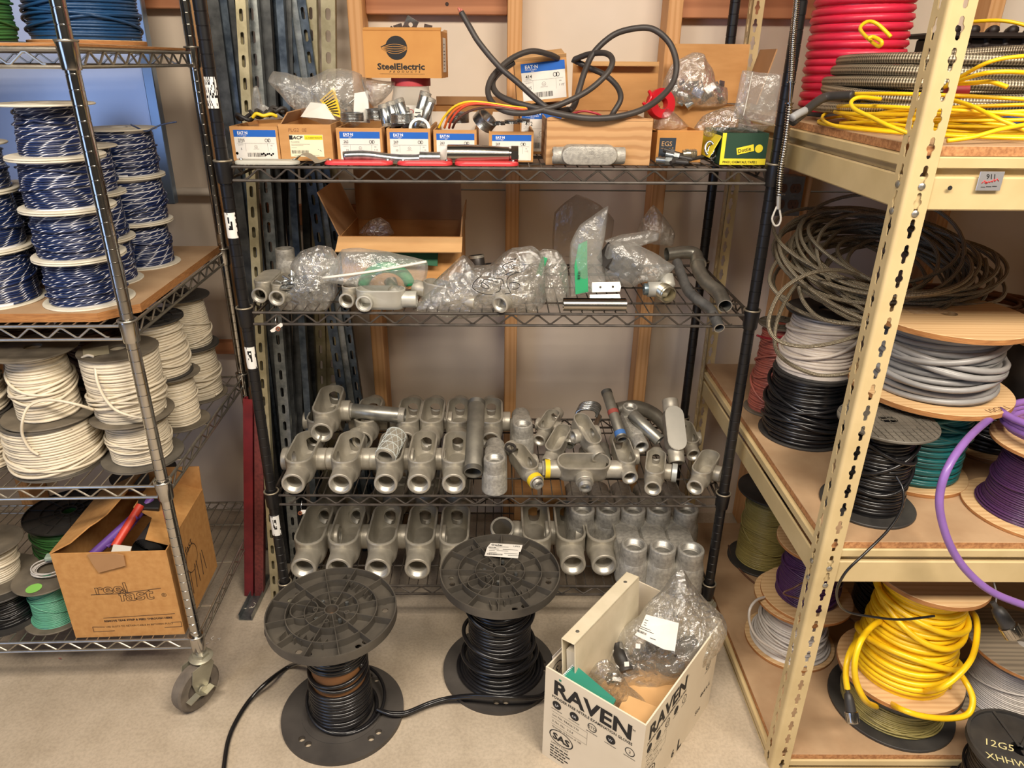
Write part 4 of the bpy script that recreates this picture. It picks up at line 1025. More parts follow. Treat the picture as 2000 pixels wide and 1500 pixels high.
def connector(label, a, b, r, name='cable_connector'):
    a, b = Vector(a), Vector(b); d = b-a; L = d.length; root = thing(name, label, 'connector', a, d.to_track_quat('Z', 'Y').to_euler())
    MB().lathe([(0, -.012), (r*.3, -.012), (r*.32, 0), (r*.6, .004), (r*.75, L*.25), (r*.82, L*.62), (0, L*.62)], 18).build('boot', BLACKPL, root)
    m = MB(); n = 16; pr = []
    V = []
    m.lathe([(r*.8, L*.62), (r, L*.64), (r, L*.98), (r*.95, L), (r*.78, L), (r*.78, L*.80), (0, L*.80)], 24)
    m.build('coupling_ring', STAIN, root)
    g = MB()
    for i in range(n): 
        a = 2*PI*i/n; g.box((r*1.0*math.cos(a), r*1.0*math.sin(a), L*.81), (.0012, .0012, L*.28), rot=Matrix.Rotation(a, 3, 'Z'))
    tag(g.build('knurling', STAIN, root), kind='stuff')
    g = MB()
    for i in range(7): g.lathe([(0, L*.80), (.0006, L*.80), (.0006, L*.93), (0, L*.935)], 6, Matrix.Translation((r*.5*math.cos(i*PI/3)*(i < 6), r*.5*math.sin(i*PI/3)*(i < 6), 0)))
    tag(g.build('pins', THREAD, root), kind='stuff'); return root
connector('black and silver plug on the end of the yellow cable', at(1656, 1352, Y=1.137), at(1666, 1412, Y=1.10), .0135)
cn = connector('black and silver plug hanging at the right edge, beside the yellow cable spool', at(1945, 1186, Y=1.13), at(1982, 1243, Y=1.10), .0185)
o = MB().tube(spline([at(1936, 1112, Y=1.15), at(1942, 1140, Y=1.15), at(1946, 1160, Y=1.14), at(1944, 1186, Y=1.13)], 6), .0016, 6).build('lead', GREYINK, None, smooth=180)
o.parent = cn; o.matrix_parent_inverse = (Matrix.Translation(cn.location) @ cn.rotation_euler.to_matrix().to_4x4()).inverted()
spool('grey wooden spool with pale wire at the right edge of the lowest deck', (1.265, 1.30, ZL), .185, (.13, .125), (.09, .085), .0024, 'lightgrey', timber('grey weathered plywood', (134, 122, 104), (108, 98, 84), 0), 'wood', th=.010, messy=2)
spool('dark wooden spool behind the yellow cable spool', (1.14, 1.62, ZL), .20, (.14, .14), (.1, .1), .004, 'black', PLY, 'wood', th=.01, messy=2)
hw = spool('dark reel hand marked 12G5 XHHW at the lower right corner', (1.105, 1.02, .026), .165, (.10, .10), (.08, .08), .003, 'black', DARKPL, 'plain', th=.008, messy=2)
hw.location = (1.115, 1.065, 0.0)
CH2 = mat('yellow paint marker', (216, 206, 150), .7)
scrawl(hw, '12G5', .026, Matrix.Translation((-.072, .012, .1668)) @ Matrix.Rotation(-.35, 4, 'Z'), CH2, shear=.2); scrawl(hw, 'XHHW', .024, Matrix.Translation((-.086, -.022, .1668)) @ Matrix.Rotation(-.35, 4, 'Z'), CH2)
m = MB()
for a in (.75, 1.55, 4.6, 5.6): m.box((.05*math.cos(a), .05*math.sin(a), .168), (.09, .006, .004), .001, rot=Matrix.Rotation(a, 3, 'Z'))
m.lathe([(.094, .165), (.1, .165), (.1, .172), (.094, .172)], 40, closed=True); m.build('raised_ribs', DARKPL, hw)

# ---- top deck
red = spool('tall spool of thick red cable at the left rear of the top deck', (.838, 1.852, ZT), .46, (.118, .118), (.098, .100), .0088, 'red', DARKPL, th=.008, messy=0, jit=.25, bulge=.003)
yc = thing('cable_tangle', 'flat tangle of thin yellow cable on the top deck under the braided coil', 'cable', (.94, 1.48, ZT))
for sd, n, c, rx, ry in ((3, 9, (0, 0, .018), .25, .22), (11, 7, (.06, -.06, .014), .27, .17), (17, 6, (-.03, .0, .02), .22, .20)):
    P = [Vector((p.x, p.y, max(p.z, .0045))) for p in loops(n, c, rx, ry, 0, .042, sd, .003, .18, zrand=.8)]
    MB().tube(P, .0033, 6).build('cable_loops', WIRES['yellow'], yc, smooth=180)
inv = Matrix.Translation(-Vector(yc.location))
for pts in ([(1720, 193, 1.36), (1680, 190, 1.34), (1663, 198, 1.33), (1668, 212, 1.30), (1700, 228, 1.25), (1735, 245, 1.20), (1780, 262, 1.17)],
            [(1740, 72, 1.50), (1715, 48, 1.52), (1695, 42, 1.52), (1680, 55, 1.50), (1692, 72, 1.45), (1715, 90, 1.41), (1722, 82, 1.40), (1705, 72, 1.42), (1695, 76, 1.42)],
            [(1850, 168, 1.33), (1880, 148, 1.30), (1920, 126, 1.27), (1960, 114, 1.26), (2020, 108, 1.26)],
            [(1845, 170, 1.33), (1890, 152, 1.28), (1930, 142, 1.25), (1975, 140, 1.24), (2020, 143, 1.24)],
            [(1850, 165, 1.33), (1900, 162, 1.28), (1935, 160, 1.26), (1968, 170, 1.24)],
            [(1900, 42, 1.62), (1950, 40, 1.58), (1990, 46, 1.56), (2030, 60, 1.55)],
            [(1860, 195, 1.30), (1900, 208, 1.25), (1950, 232, 1.2), (2020, 262, 1.17)], [(1850, 275, 1.165), (1900, 268, 1.165), (1950, 254, 1.17), (2020, 240, 1.18)]):
    MB().tube([inv @ p for p in spline([at(x, y, Y=Y) for x, y, Y in pts], 8)], .0035, 6).build('loose_strand', WIRES['yellow'], yc, smooth=180)
bl = loops(5, (0, 0, .022), .14, .13, 0, .02, 23, .004, .12)
o = MB().tube([Vector((p.x, p.y, max(p.z, .006))) for p in bl], .0055, 7).build('cable_coil', mat('bright blue cable', (24, 84, 168), .4), None, (1.02, 1.44, ZT), smooth=180); tag(o, 'bright blue cable bundle buried in the yellow tangle', 'cable')
gc = thing('cable_coil', 'thick grey braided cable coil lying on the yellow tangle on the top deck', 'cable', (.945, 1.60, ZT))
for lay in range(5):
    for ring_ in range(2 if lay < 4 else 1):
        rr = random.Random(lay*7+ring_); a0 = rr.random()*6; R_ = .247-.024*ring_-.010*max(0, lay-1)
        P = [(R_*1.04*math.cos(a)+.008*math.sin(2*a+a0)+.006*lay*0, R_*.98*math.sin(a)+.006*math.sin(3*a+a0), .045+.0205*lay+.006*math.sin(a*2+a0)+.010*math.cos(a-.3)) for a in np.linspace(0, 2*PI, 72, endpoint=False)]
        MB().tube(P, .0105, 12, closed=True, uvk=1/.010).build('cable_turn', BRAID, gc, smooth=180)
inv = Matrix.Translation(-Vector(gc.location))
MB().tube([inv @ p for p in spline([at(1665, 186, Y=1.44), at(1640, 187, Y=1.46), at(1612, 190, Y=1.48), at(1590, 203, Y=1.46), at(1570, 220, Y=1.44), at(1548, 238, Y=1.42)], 8)], .0085, 10).build('black_lead', BLACKPL, gc, smooth=180)
MB().tube([inv @ p for p in spline([at(1572, 216, Y=1.43), at(1560, 222, Y=1.42), at(1547, 230, Y=1.41)], 6)], .0075, 8).build('tape_wrap', mat('grey tape', (150, 150, 150), .5), gc, smooth=180)
b_ = MB().lathe([(0, 0), (.0125, 0), (.0125, .032), (0, .032)], 16, axis_mx(inv @ at(1850, 178, Y=1.335), (1, -.02, .02))).build('red_ferrule', mat('red heat shrink', (150, 34, 40), .5), gc)
# dark ribbed bin at the back of the top deck
rk = thing('parts_rack', 'dark rack with ribbed rounded edge at the back of the top deck', 'rack', (1.33, 1.93, ZT))
DKR = mat('dark brown steel', (40, 30, 27), .55)
m = MB(); m.box((0, 0, .085), (.56, .13, .17), .004); m.build('rack_body', DKR, rk)
m = MB(); m.box((0, -.01, .176), (.60, .16, .012), .004); m.build('rack_top', DKR, rk)
for i in range(13):
    a = MB().tube([(-.27+i*.045, -.078+.020*math.cos(t), .165+.022*math.sin(t)) for t in np.linspace(-1.9, 1.9, 9)], .011, 8).build('rib', DKR, rk, smooth=180)
# silver price plate on the front beam
bz = TL[0]-.016-.018-.012
p0, p1 = at(1904, 372, Y=TY0), at(1962, 335, Y=TY0)
tg = thing('shelf_label', 'silver adhesive label marked 911 on the beige front beam', 'label', ((p0.x+p1.x)/2, TY0-.0012, (p0.z+p1.z)/2))
w, h = p1.x-p0.x, p1.z-p0.z; mx = front_mx((0, -.0008, 0))
MB().box((0, 0, 0), (w, .0012, h), .0004).build('plate', mat('silver foil', (196, 194, 196), .3, .6), tg)
b = MB(); text_into(b, '911', -w*.2, h*.12, h*.36, mx, bold=.0002, shear=-.2); b.build('handwriting', INK, tg, smooth=0)
b = MB()
for i, (x, dx) in enumerate(((-.34, .2), (-.22, .12), (-.12, .1), (-.02, .12), (.08, .1), (.17, .16))): 
    b.tube([mx @ Vector((w*x, h*(-.12+.02*i), 0)), mx @ Vector((w*(x+dx*.5), h*(-.05+.02*i+(.08 if i in (0, 4, 5) else 0)), 0)), mx @ Vector((w*(x+dx), h*(-.14+.03*i), 0))], .0007, 5)
b.build('red_script', REDINK, tg, smooth=180)
b = MB(); rect_into(b, -w*.33, -h*.33, -w*.15, -h*.29, mx); rect_into(b, -w*.12, -h*.31, w*.1, -h*.27, mx); rect_into(b, w*.13, -h*.29, w*.32, -h*.25, mx); b.build('small_print', INK, tg, smooth=0)
o = MB().lathe([(0, 0), (.0035, 0), (.0035, .0006), (0, .0006)], 16, axis_mx((at(1855, 367, Y=TY0).x-TX, -.0005, at(1855, 367, Y=TY0).z), (0, -1, 0))).build('bolt_hole', INK, tu)
# spring sleeved hanging cable in front of the black post
sc = thing('wire_rope_lanyard', 'steel spring sleeved cable with a looped end hanging in front of the black post', 'cable', at(1546, 130, Y=1.545))
inv = Matrix.Translation(-Vector(sc.location)); YS_ = 1.545
core = [inv @ p for p in spline([at(1560, -60, Y=YS_), at(1556, 0, Y=YS_), at(1549, 80, Y=YS_), at(1545, 160, Y=YS_), at(1542, 215, Y=YS_), at(1535, 270, Y=YS_), at(1525, 330, Y=YS_), at(1521, 395, Y=YS_)], 10)]
MB().tube(core, .0036, 10).build('cable_core', STAIN, sc, smooth=180)
def springy(path, r, wr, pitch, name):
    P = [Vector(p) for p in path]; L = [0]
    for a, b in zip(P[:-1], P[1:]): L.append(L[-1]+(b-a).length)
    n = int(L[-1]/pitch*10); out = []; j = 0
    for i in range(n+1):
        s = L[-1]*i/n
        while j < len(P)-2 and L[j+1] < s: j += 1
        t = (s-L[j])/max(L[j+1]-L[j], 1e-9); c = P[j].lerp(P[j+1], t); a = 2*PI*i/10
        out.append(c + Vector((r*math.cos(a), r*math.sin(a), 0)))
    MB().tube(out, wr, 5).build(name, STAIN, sc, smooth=180)
springy([inv @ p for p in spline([at(1560, -60, Y=YS_), at(1556, 0, Y=YS_), at(1549, 80, Y=YS_), at(1545, 160, Y=YS_)], 10)], .0052, .0012, .0034, 'spring')
springy([inv @ p for p in spline([at(1542, 205, Y=YS_), at(1535, 270, Y=YS_), at(1525, 330, Y=YS_), at(1521, 380, Y=YS_)], 10)], .0056, .0016, .0048, 'spring')
for y in (162, 203, 381): MB().lathe([(.003, 0), (.0085, 0), (.0085, .002), (.003, .002)], 16, axis_mx(inv @ at(1545-(y-162)*.09, y, Y=YS_), (0, .1, 1)), closed=True).build('washer', STAIN, sc)
MB().tube([inv @ at(1521, 382, Y=YS_), inv @ at(1520, 408, Y=YS_)], .0048, 10).build('ferrule', mat('aluminium ferrule', (214, 212, 204), .3, .7), sc)
MB().tube([inv @ p for p in spline([at(1518, 402, Y=YS_), at(1512, 415, Y=YS_), at(1508, 428, Y=YS_), at(1513, 440, Y=YS_), at(1521, 439, Y=YS_), at(1525, 428, Y=YS_), at(1523, 412, Y=YS_), at(1521, 402, Y=YS_)], 6)], .0022, 8).build('eye_loop', mat('white coated rope', (214, 210, 200), .4), sc, smooth=180)
# electric outlet box on the stud
p0, p1 = at(1503, 420, Y=2.062), at(1572, 346, Y=2.062); w, h = p1.x-p0.x, p1.z-p0.z
ob = thing('outlet_box', 'grey metal electrical box with two brown duplex outlets on the wall', 'outlet', ((p0.x+p1.x)/2, 2.062, (p0.z+p1.z)/2))
MB().box((0, .03, 0), (w, .058, h), .002).build('steel_box', GALV, ob); MB().box((0, -.0006, 0), (w+.004, .0016, h+.004), .0005).build('cover_plate', mat('galvanized cover', (128, 126, 118), .5, .5, col2=(102, 100, 94), scale=30), ob)
BRN = mat('brown outlet', (96, 66, 46), .45)
for sx_ in (-.24, .24):
    for sz in (.022, -.022):
        f = MB().prism([(.0155*math.cos(t)*1.0, max(-.0125, min(.0125, .0165*math.sin(t)))) for t in np.linspace(0, 2*PI, 28, endpoint=False)], 0, .0018, front_mx((sx_*w, -.0014, sz))).build('receptacle', BRN, ob)
        for dx, hh in ((-.0055, .0075), (.0055, .006)): MB().box((sx_*w+dx, -.0034, sz+.003), (.0013, .0006, hh)).build('slot', INK, f)
        MB().lathe([(0, 0), (.0022, 0), (.0022, .0006), (0, .0006)], 10, axis_mx((sx_*w, -.0031, sz-.0075), (0, -1, 0))).build('slot', INK, f)
    MB().lathe([(0, .001), (.003, .0006), (.0032, 0), (0, 0)], 12, axis_mx((sx_*w, -.0014, 0), (0, -1, 0))).build('screw', ZINC, ob)

# ================================================================ top shelf: cartons, cable, fittings
def carton(root, w, d, h, m=CARD, wall=.003, name='carton', floor=True, heights=None):
    """open box, front face on y=0, centre x=0, base z=0"""
    b = MB(); hf, hb, hl, hr = heights or (h, h, h, h)
    b.box((0, wall/2, hf/2), (w, wall, hf)); b.box((0, d-wall/2, hb/2), (w, wall, hb))
    b.box((-w/2+wall/2, d/2, hl/2), (wall, d-2*wall+.0004, hl)); b.box((w/2-wall/2, d/2, hr/2), (wall, d-2*wall+.0004, hr))
    if floor: b.box((0, d/2, wall/2), (w-2*wall+.0004, d-2*wall+.0004, wall))
    return b.build(name, m, root)
def flap(root, hinge, u, length, v, depth, m=CARDIN, th=.0025, name='flap', sag=0, n=6):
    """flap hinged along u from point hinge, opening along v"""
    u = Vector(u).normalized(); v = Vector(v).normalized(); w = u.cross(v).normalized(); h = Vector(hinge); b = MB(); V = []; Fc = []
    for i in range(n+1):
        t = i/n; c = h + v*depth*t - w*sag*t*t
        for s in (0, length):
            for k in (0, th): V.append(c + u*s + w*k)
    for i in range(n):
        a = i*4; e = a+4
        Fc += [(a, a+2, e+2, e), (a+1, e+1, e+3, a+3), (a, e, e+1, a+1), (a+2, a+3, e+3, e+2)]
    Fc += [(0, 1, 3, 2), (n*4, n*4+2, n*4+3, n*4+1)]
    return b.add(V, Fc).build(name, m, root, fix=True)
def bars(b, x, y, w, h, mx, seed=1, n=26):
    rr = random.Random(seed); c = x
    while c < x+w:
        t = rr.choice((.0006, .0009, .0013)); rect_into(b, c, y, min(c+t, x+w), y+h, mx); c += t + rr.choice((.0006, .0009, .0014))
def eaton(root, w, h, num, qty, size, mx, stain=False, seed=1, bars_at=None):
    """printed paper label; mx puts its lower left corner"""
    o = MB().box((w/2, h/2, .0002), (w, h, .0003)); o.v = [mx @ Vector(p) for p in o.v]; lab = o.build('paper_label', PAPER, root)
    b = MB(); mz = mx @ Matrix.Translation((0, 0, .0006)); rect_into(b, 0, h*.76, w, h, mz); b.build('blue_band', BLUEINK, lab, smooth=0)
    b = MB(); mz = mx @ Matrix.Translation((0, 0, .0009)); text_into(b, 'EAT·N', w*.09, h*.855, h*.135, mz, bold=.00022); text_into(b, 'CROUSE-HINDS', w*.09, h*.81, h*.047, mz); text_into(b, 'SERIES', w*.22, h*.772, h*.035, mz)
    b.build('white_print', WHITEINK, lab, smooth=0)
    b = MB(); mz = mx @ Matrix.Translation((0, 0, .0006)); text_into(b, num, w*.09, h*.60, h*.135, mz, xs=.92, bold=.00008); text_into(b, qty, w*.13, h*.305, h*.11, mz); text_into(b, size, w*.84, h*.33, h*.085, mz, xs=.8)
    text_into(b, 'SIZE', w*.85, h*.45, h*.04, mz)
    for x in (.76, .83): ring_into(b, w*x, h*.64, h*.045, h*.062, mz, sx=.8)
    rect_into(b, w*.795, h*.585, w*.815, h*.69, mz)
    bars(b, w*.28 if bars_at is None else w*bars_at, h*.07, w*.42, h*.14, mz, seed); b.build('black_print', INK, lab, smooth=0)
    b = MB(); 
    for y in (.535,): rect_into(b, w*.05, h*y, w*.95, h*y+.0004, mz)
    for x in (.25, .78): rect_into(b, w*x, h*.26, w*x+.0004, h*.535, mz)
    text_into(b, 'REDUCER', w*.09, h*.56, h*.038, mz); text_into(b, 'QUANTITY', w*.08, h*.47, h*.038, mz)
    ring_into(b, w*.5, h*.42, h*.05, h*.058, mz); text_into(b, 'UL', w*.5, h*.395, h*.06, mz, align='CENTER'); text_into(b, 'LISTED FITTING', w*.5, h*.33, h*.03, mz, align='CENTER')
    b.build('grey_print', GREYINK, lab, smooth=0)
    if stain:
        b = MB()
        for i in range(7): b.lathe([(0, 0), (h*.035, 0)], 9, mz @ Matrix.Translation((w*(.62+.045*i), h*(.16+.03*math.sin(i*2.2)), .0003)))
        b.lathe([(0, 0), (h*.05, 0)], 9, mz @ Matrix.Translation((w*.03, h*.19, .0003))); b.build('ink_stain', INK, lab, smooth=0)
    return lab
def top_carton(label, x0, x1, ytop, ybot, Y, d, m=CARD, rz=0, H=None, **kw):
    p0, p1 = at(x0, ybot, Y=Y), at(x1, ybot, Y=Y); h = H or at((x0+x1)/2, ytop, Y=Y).z - Z1
    root = thing('cardboard_box', label, 'box', ((p0.x+p1.x)/2, Y, Z1), rz); w = p1.x-p0.x
    carton(root, w, d, h, m, **kw); return root, w, h
YB = 1.645
GB = 'small labelled cartons along the top shelf'
specs = [('small carton labelled 270S holding black and yellow straps', 457, 549, 247, '270S', '5', '1', 463, True), ('small carton labelled 262 holding steel rings, left of the other 269 carton', 661, 749, 250, '262', '10', '1 1/2', 667, False),
         ('small carton labelled 269 with a white ring, behind the grey pipe', 758, 842, 251, '269', '10', '1 1/2', 762, False), ('small carton labelled 263 behind the stainless pipe, coloured wires entering', 848, 931, 254, '263', '10', '1 1/2', 852, False),
         ('small carton labelled 269 beside the large plain carton', 955, 1041, 257, '269', '10', '1 1/2', 961, False)]
TB = []
for i, (lb, x0, x1, yt, num, q, sz, xl, st) in enumerate(specs):
    root, w, h = top_carton(lb, x0, x1, yt, 315, YB + .002*i, .20); tag(root, group=GB); TB.append(root)
    mx = front_mx((-w/2 + w*.07, -.0002, h*.06 if i == 0 else h*.05)); eaton(root, w*.88, h*.84, num, q, sz, mx, st, i+2)
    for s in (-1, 1): flap(root, (s*(w/2-.002), .004, h), (0, 1, 0) if s < 0 else (0, 1, 0), .19, (-s*-.30, 0, -1) if False else (-s*.12, 0, -1), .05, CARDIN)
# plain labelled carton with pencilled letters
root, w, h = top_carton('small carton with a yellow and white label and pencilled letters', 551, 652, 243, 317, YB+.002, .20); tag(root, group=GB); acp = root
mx = front_mx((-w/2+w*.19, -.0002, h*.12)); lw, lh = w*.64, h*.60
o = MB().box((lw/2, lh/2, .0002), (lw, lh, .0003)); o.v = [mx @ Vector(p) for p in o.v]; lab = o.build('paper_label', mat('cream label', (238, 230, 200), .7), root)
mz = mx @ Matrix.Translation((0, 0, .0006)); b = MB(); rect_into(b, lw*.45, lh*.78, lw*.99, lh*.98, mz); b.build('yellow_band', YELINK, lab, smooth=0)
b = MB(); rect_into(b, 0, lh*.78, lw*.10, lh*.97, mz); text_into(b, 'ACP', lw*.10, lh*.80, lh*.21, mz, shear=.2, bold=.0003, xs=1.15); mzz = mx @ Matrix.Translation((0, 0, .0009)); text_into(b, 'ALL CURRENT PRODUCTS', lw*.48, lh*.83, lh*.085, mzz, xs=.80)
bars(b, lw*.04, lh*.14, lw*.50, lh*.15, mz, 5); b.build('black_print', INK, lab, smooth=0)
b = MB(); text_into(b, 'PLG200NS', lw*.04, lh*.64, lh*.09, mz)
for y, a, c in ((.56, .04, .6), (.51, .04, .4), (.40, .04, .2), (.05, .1, .3), (.05, .66, .85)): rect_into(b, lw*a, lh*y, lw*c, lh*y+.0006, mz)
for dx in (0, .05, .08): ring_into(b, lw*(.84+dx), lh*(.34-dx), 0, lh*.02, mz, 8)
b.build('grey_print', GREYINK, lab, smooth=0)
b = MB(); text_into(b, 'PLG2  0E', -w*.32, h*.80, h*.14, front_mx((0, -.0004, 0)), shear=.1); b.build('pencil_letters', mat('pencil on card', (150, 100, 64), .8), root, smooth=0)
flap(root, (-w/2+.002, .01, h), (0, 1, 0), .18, (.55, 0, .75), .03); flap(root, (-w/2+.02, .196, h), (1, 0, 0), w*.8, (0, .2, 1), .020)

# straps and rings in the cartons
r_ = TB[0]
for i in range(4):
    c = Vector((-.028+.022*i, .04+.03*(i % 2), .088+.004*i)); P = [c + Vector((.018*math.cos(t), .012*math.sin(t)*1.3, .006*math.sin(2*t+i))) for t in np.linspace(0, 2*PI, 20, endpoint=False)]
    o = MB().tube([p + r_.location for p in P], .0042, 7, closed=True).build('rubber_strap', BLACKPL, smooth=180); tag(o, ['black rubber loop on the 270S carton, leftmost', 'black rubber loop on the 270S carton, second', 'black rubber loop on the 270S carton, third', 'black rubber loop on the 270S carton, rightmost'][i], 'strap')
o = MB().tube([r_.location + Vector(p) for p in spline([(-.005, .02, .088), (.005, .018, .096), (.02, .018, .092), (.035, .022, .095), (.045, .03, .09)], 6)], .004, 7).build('strap', mat('yellow strap', (232, 200, 40), .5), smooth=180); tag(o, 'yellow strap curling out of the 270S carton', 'strap')
def steel_ring(label, c, r, hgt, d=(0, 0, 1), m=None, th=.006, name='threaded_ring'):
    root = thing(name, label, 'ring', c, Vector(d).to_track_quat('Z', 'Y').to_euler()); pr = [(r-th, 0)]
    k = max(3, int(hgt/.0026))
    for i in range(k): pr += [(r, hgt*i/k+.0003), (r-.0010, hgt*(i+.5)/k)]
    pr += [(r, hgt-.0002), (r-th, hgt)]
    MB().lathe(pr, 30, closed=True).build('ring', m or ZINC, root); return root
def on(b, dx, dy, dz): return b.location + Vector((dx, dy, dz))
steel_ring('threaded steel ring on the 262 carton, left', on(TB[1], -.022, .05, .080), .026, .018); steel_ring('threaded steel ring between the 262 and 269 cartons', at(736, 232, Y=1.74), .025, .022)
steel_ring('threaded steel ring on the 269 carton, left half', on(TB[2], -.018, .035, .078), .026, .020)
steel_ring('white plastic lined ring standing in the 269 carton', on(TB[2], .024, .02, .066), .0235, .014, (0, -1, .15), mat('white nylon bushing', (224, 226, 220), .4), .006)
steel_ring('threaded steel ring lying in the 263 carton', on(TB[3], .004, .05, .078), .026, .022); steel_ring('threaded steel ring tilted on edge between two cartons', at(941, 243, Y=1.69), .026, .022, (.62, -.3, .72))
for i in range(3): steel_ring('thin steel ring in the 269 carton by the large carton, %s' % ('left', 'middle', 'right')[i], on(TB[4], -.028+.028*i, .04+.012*i, .074+.002*i), .0155, .008)

# carton of brackets on the jar
jy = 1.80
jc = at(806, 240, Y=jy); jar = thing('plastic_jar', 'clear plastic jar with red lid under the brown carton', 'jar', (jc.x, jy, Z1))
lidz = at(806, 152, Y=jy).z - Z1; jr = .5*(at(845, 200, Y=jy).x-at(768, 200, Y=jy).x)
k = NT('clear plastic'); tr = k.n('ShaderNodeBsdfTransparent'); tr.inputs[0].default_value = (.93, .95, .95, 1)
lw_ = k.n('ShaderNodeLayerWeight'); lw_.inputs[0].default_value = .35
mxs = k.n('ShaderNodeMixShader'); k.b.inputs['Base Color'].default_value = (.85, .87, .87, 1); k.b.inputs['Roughness'].default_value = .12
k.t.links.new(k.ramp(lw_.outputs['Facing'], [(0, (.10, .10, .10, 1)), (1, (.55, .55, .55, 1))]), mxs.inputs[0]); k.t.links.new(tr.outputs[0], mxs.inputs[1]); k.t.links.new(k.b.outputs[0], mxs.inputs[2]); k.t.links.new(mxs.outputs[0], k.out.inputs[0])
CLEAR = setmat('clear plastic', k)
MB().lathe([(0, .0), (jr*.95, 0), (jr, .004), (jr, lidz-.045), (jr*.93, lidz-.032), (jr*.90, lidz-.020), (jr*.90, lidz-.018)], 36).build('jar_wall', CLEAR, jar)
MB().lathe([(0, lidz), (jr*.97, lidz), (jr*.98, lidz-.002), (jr*.98, lidz-.017), (jr*.92, lidz-.017), (jr*.92, lidz-.003), (0, lidz-.003)], 36).build('lid', mat('red plastic lid', (186, 62, 66), .5), jar)
b = MB(); V = [(1.006*jr*math.cos(a), 1.006*jr*math.sin(a), z) for z in (lidz*.26, lidz*.66) for a in np.linspace(-PI/2-.42, -PI/2+.42, 9)]
b.add(V, [(i, i+1, i+10, i+9) for i in range(8)]); lab = b.build('paper_label', PAPER, jar)
mz = front_mx((-.018, -jr*1.012, lidz*.26)); b = MB(); ring_into(b, .020, lidz*.32, .004, .0052, mz, sx=1.3); b.build('red_logo', REDINK, lab, smooth=0)
b = MB(); text_into(b, '25/CASE', .006, lidz*.18, .008, mz); text_into(b, 'UNION', .010, lidz*.11, .005, mz); bars(b, .008, .004, .02, .006, mz, 9); b.build('black_print', INK, lab, smooth=0)
sp_ = rr = random.Random(4)
for i in range(14):
    a = rr.uniform(0, 6.28); r0 = rr.uniform(0, jr*.6); L = rr.uniform(.03, .045); d = Vector((rr.uniform(-.6, .6), rr.uniform(-.6, .6), 1)).normalized(); c = Vector((jar.location.x+r0*math.cos(a), jy+r0*math.sin(a), Z1+.006+.05*rr.random()))
    o = MB().lathe([(0, 0), (.006, 0), (.006, .006), (.0034, .006), (.0034, L), (0, L)], 10, axis_mx(c, d)).build('bolt', ZINC); tag(o, 'zinc bolt in the clear jar with the red lid', 'bolt', 'bolts in the jar')
# steel nipples standing between the jar and the front cartons
for i, (a, bb, r) in enumerate([((757, 240), (748, 205), .011), ((775, 240), (762, 200), .0125), ((797, 240), (778, 194), .0115), ((812, 246), (832, 180), .0125), ((824, 240), (843, 192), .0105), ((800, 240), (790, 212), .010)]):
    pipe('steel_nipple', 'zinc plated nipple leaning by the jar, %s' % ('first from left', 'second from left', 'third from left', 'topmost with a paper tag', 'rightmost', 'short one in the middle')[i], 'pipe', at(a[0], a[1]+10, Y=1.70), at(bb[0], bb[1], Y=1.715), r, ZINC, thread=(.008, .010))
tagp = at(814, 232, Y=1.695); o = MB().box((0, 0, 0), (.018, .0015, .042), .0005, rot=Matrix.Rotation(.25, 3, 'Y')).build('paper_tag', PAPER, None, tagp); tag(o, 'white printed paper tag wrapped on the topmost nipple', 'tag')
b = MB(); 
for y in (-.012, -.004, .004, .012): rect_into(b, -.006, y, .006, y+.002, front_mx((y*.25, -.0012, 0)))
b.build('print', INK, o, smooth=0)
# carton on the jar
Yc = 1.745; p0, p1 = at(713, 150, Y=Yc), at(863, 152, Y=Yc); w = p1.x-p0.x; h = at(790, 61, Y=Yc).z - (Z1+lidz)
root = thing('cardboard_box', 'brown carton with a striped globe emblem sitting on the jar', 'box', ((p0.x+p1.x)/2, Yc, Z1+lidz+.0006), math.radians(-3)); BROWNC = mat('brown printed carton', (196, 142, 76), .8, 0, col2=(184, 128, 66), scale=10)
carton(root, w, .125, h, BROWNC)
b = MB(); rr = random.Random(3); n = 60; V = []
for i in range(n+1):
    x = -w/2 + w*i/n; zt = h + .004 + .006*noise.noise(Vector((i*.33, 2, 1))) + .003*rr.random()
    V += [(x, .122, h-.004), (x, .125, h-.004), (x, .125, zt), (x, .122, zt)]
b.add(V, [q for i in range(n) for q in ((i*4+1, i*4+5, i*4+6, i*4+2), (i*4, i*4+3, i*4+7, i*4+4), (i*4+3, i*4+2, i*4+6, i*4+7))]); b.build('torn_edge', CARDIN, root)
flap(root, (-w/2, .004, h), (1, 0, 0), w, (0, .5, .25), .012, BROWNC)
mz = front_mx((-w/2, -.0006, 0)); b = MB(); gx, gz, gr = w*.425, h*.645, h*.255
V = [mz @ Vector((gx, gz, 0))]
ring_into(b, gx, gz, 0, gr, mz, 40)
b.add([mz @ Vector((gx-gr*1.45, gz+.002, 0)), mz @ Vector((gx-gr*.9, gz-gr*.33, 0)), mz @ Vector((gx-gr*.9, gz+gr*.33, 0))], [(0, 1, 2)])
text_into(b, 'SteelElectric', w*.475, h*.185, h*.185, mz, align='CENTER', bold=.0005, xs=1.22); text_into(b, 'P  R  O  D  U  C  T  S', w*.52, h*.115, h*.062, mz, align='CENTER', shear=.2, xs=1.3); rect_into(b, w*.19, h*.088, w*.78, h*.092, mz)
em = b.build('black_print', INK, root, smooth=0); b = MB(); mz2 = front_mx((-w/2, -.0012, 0))
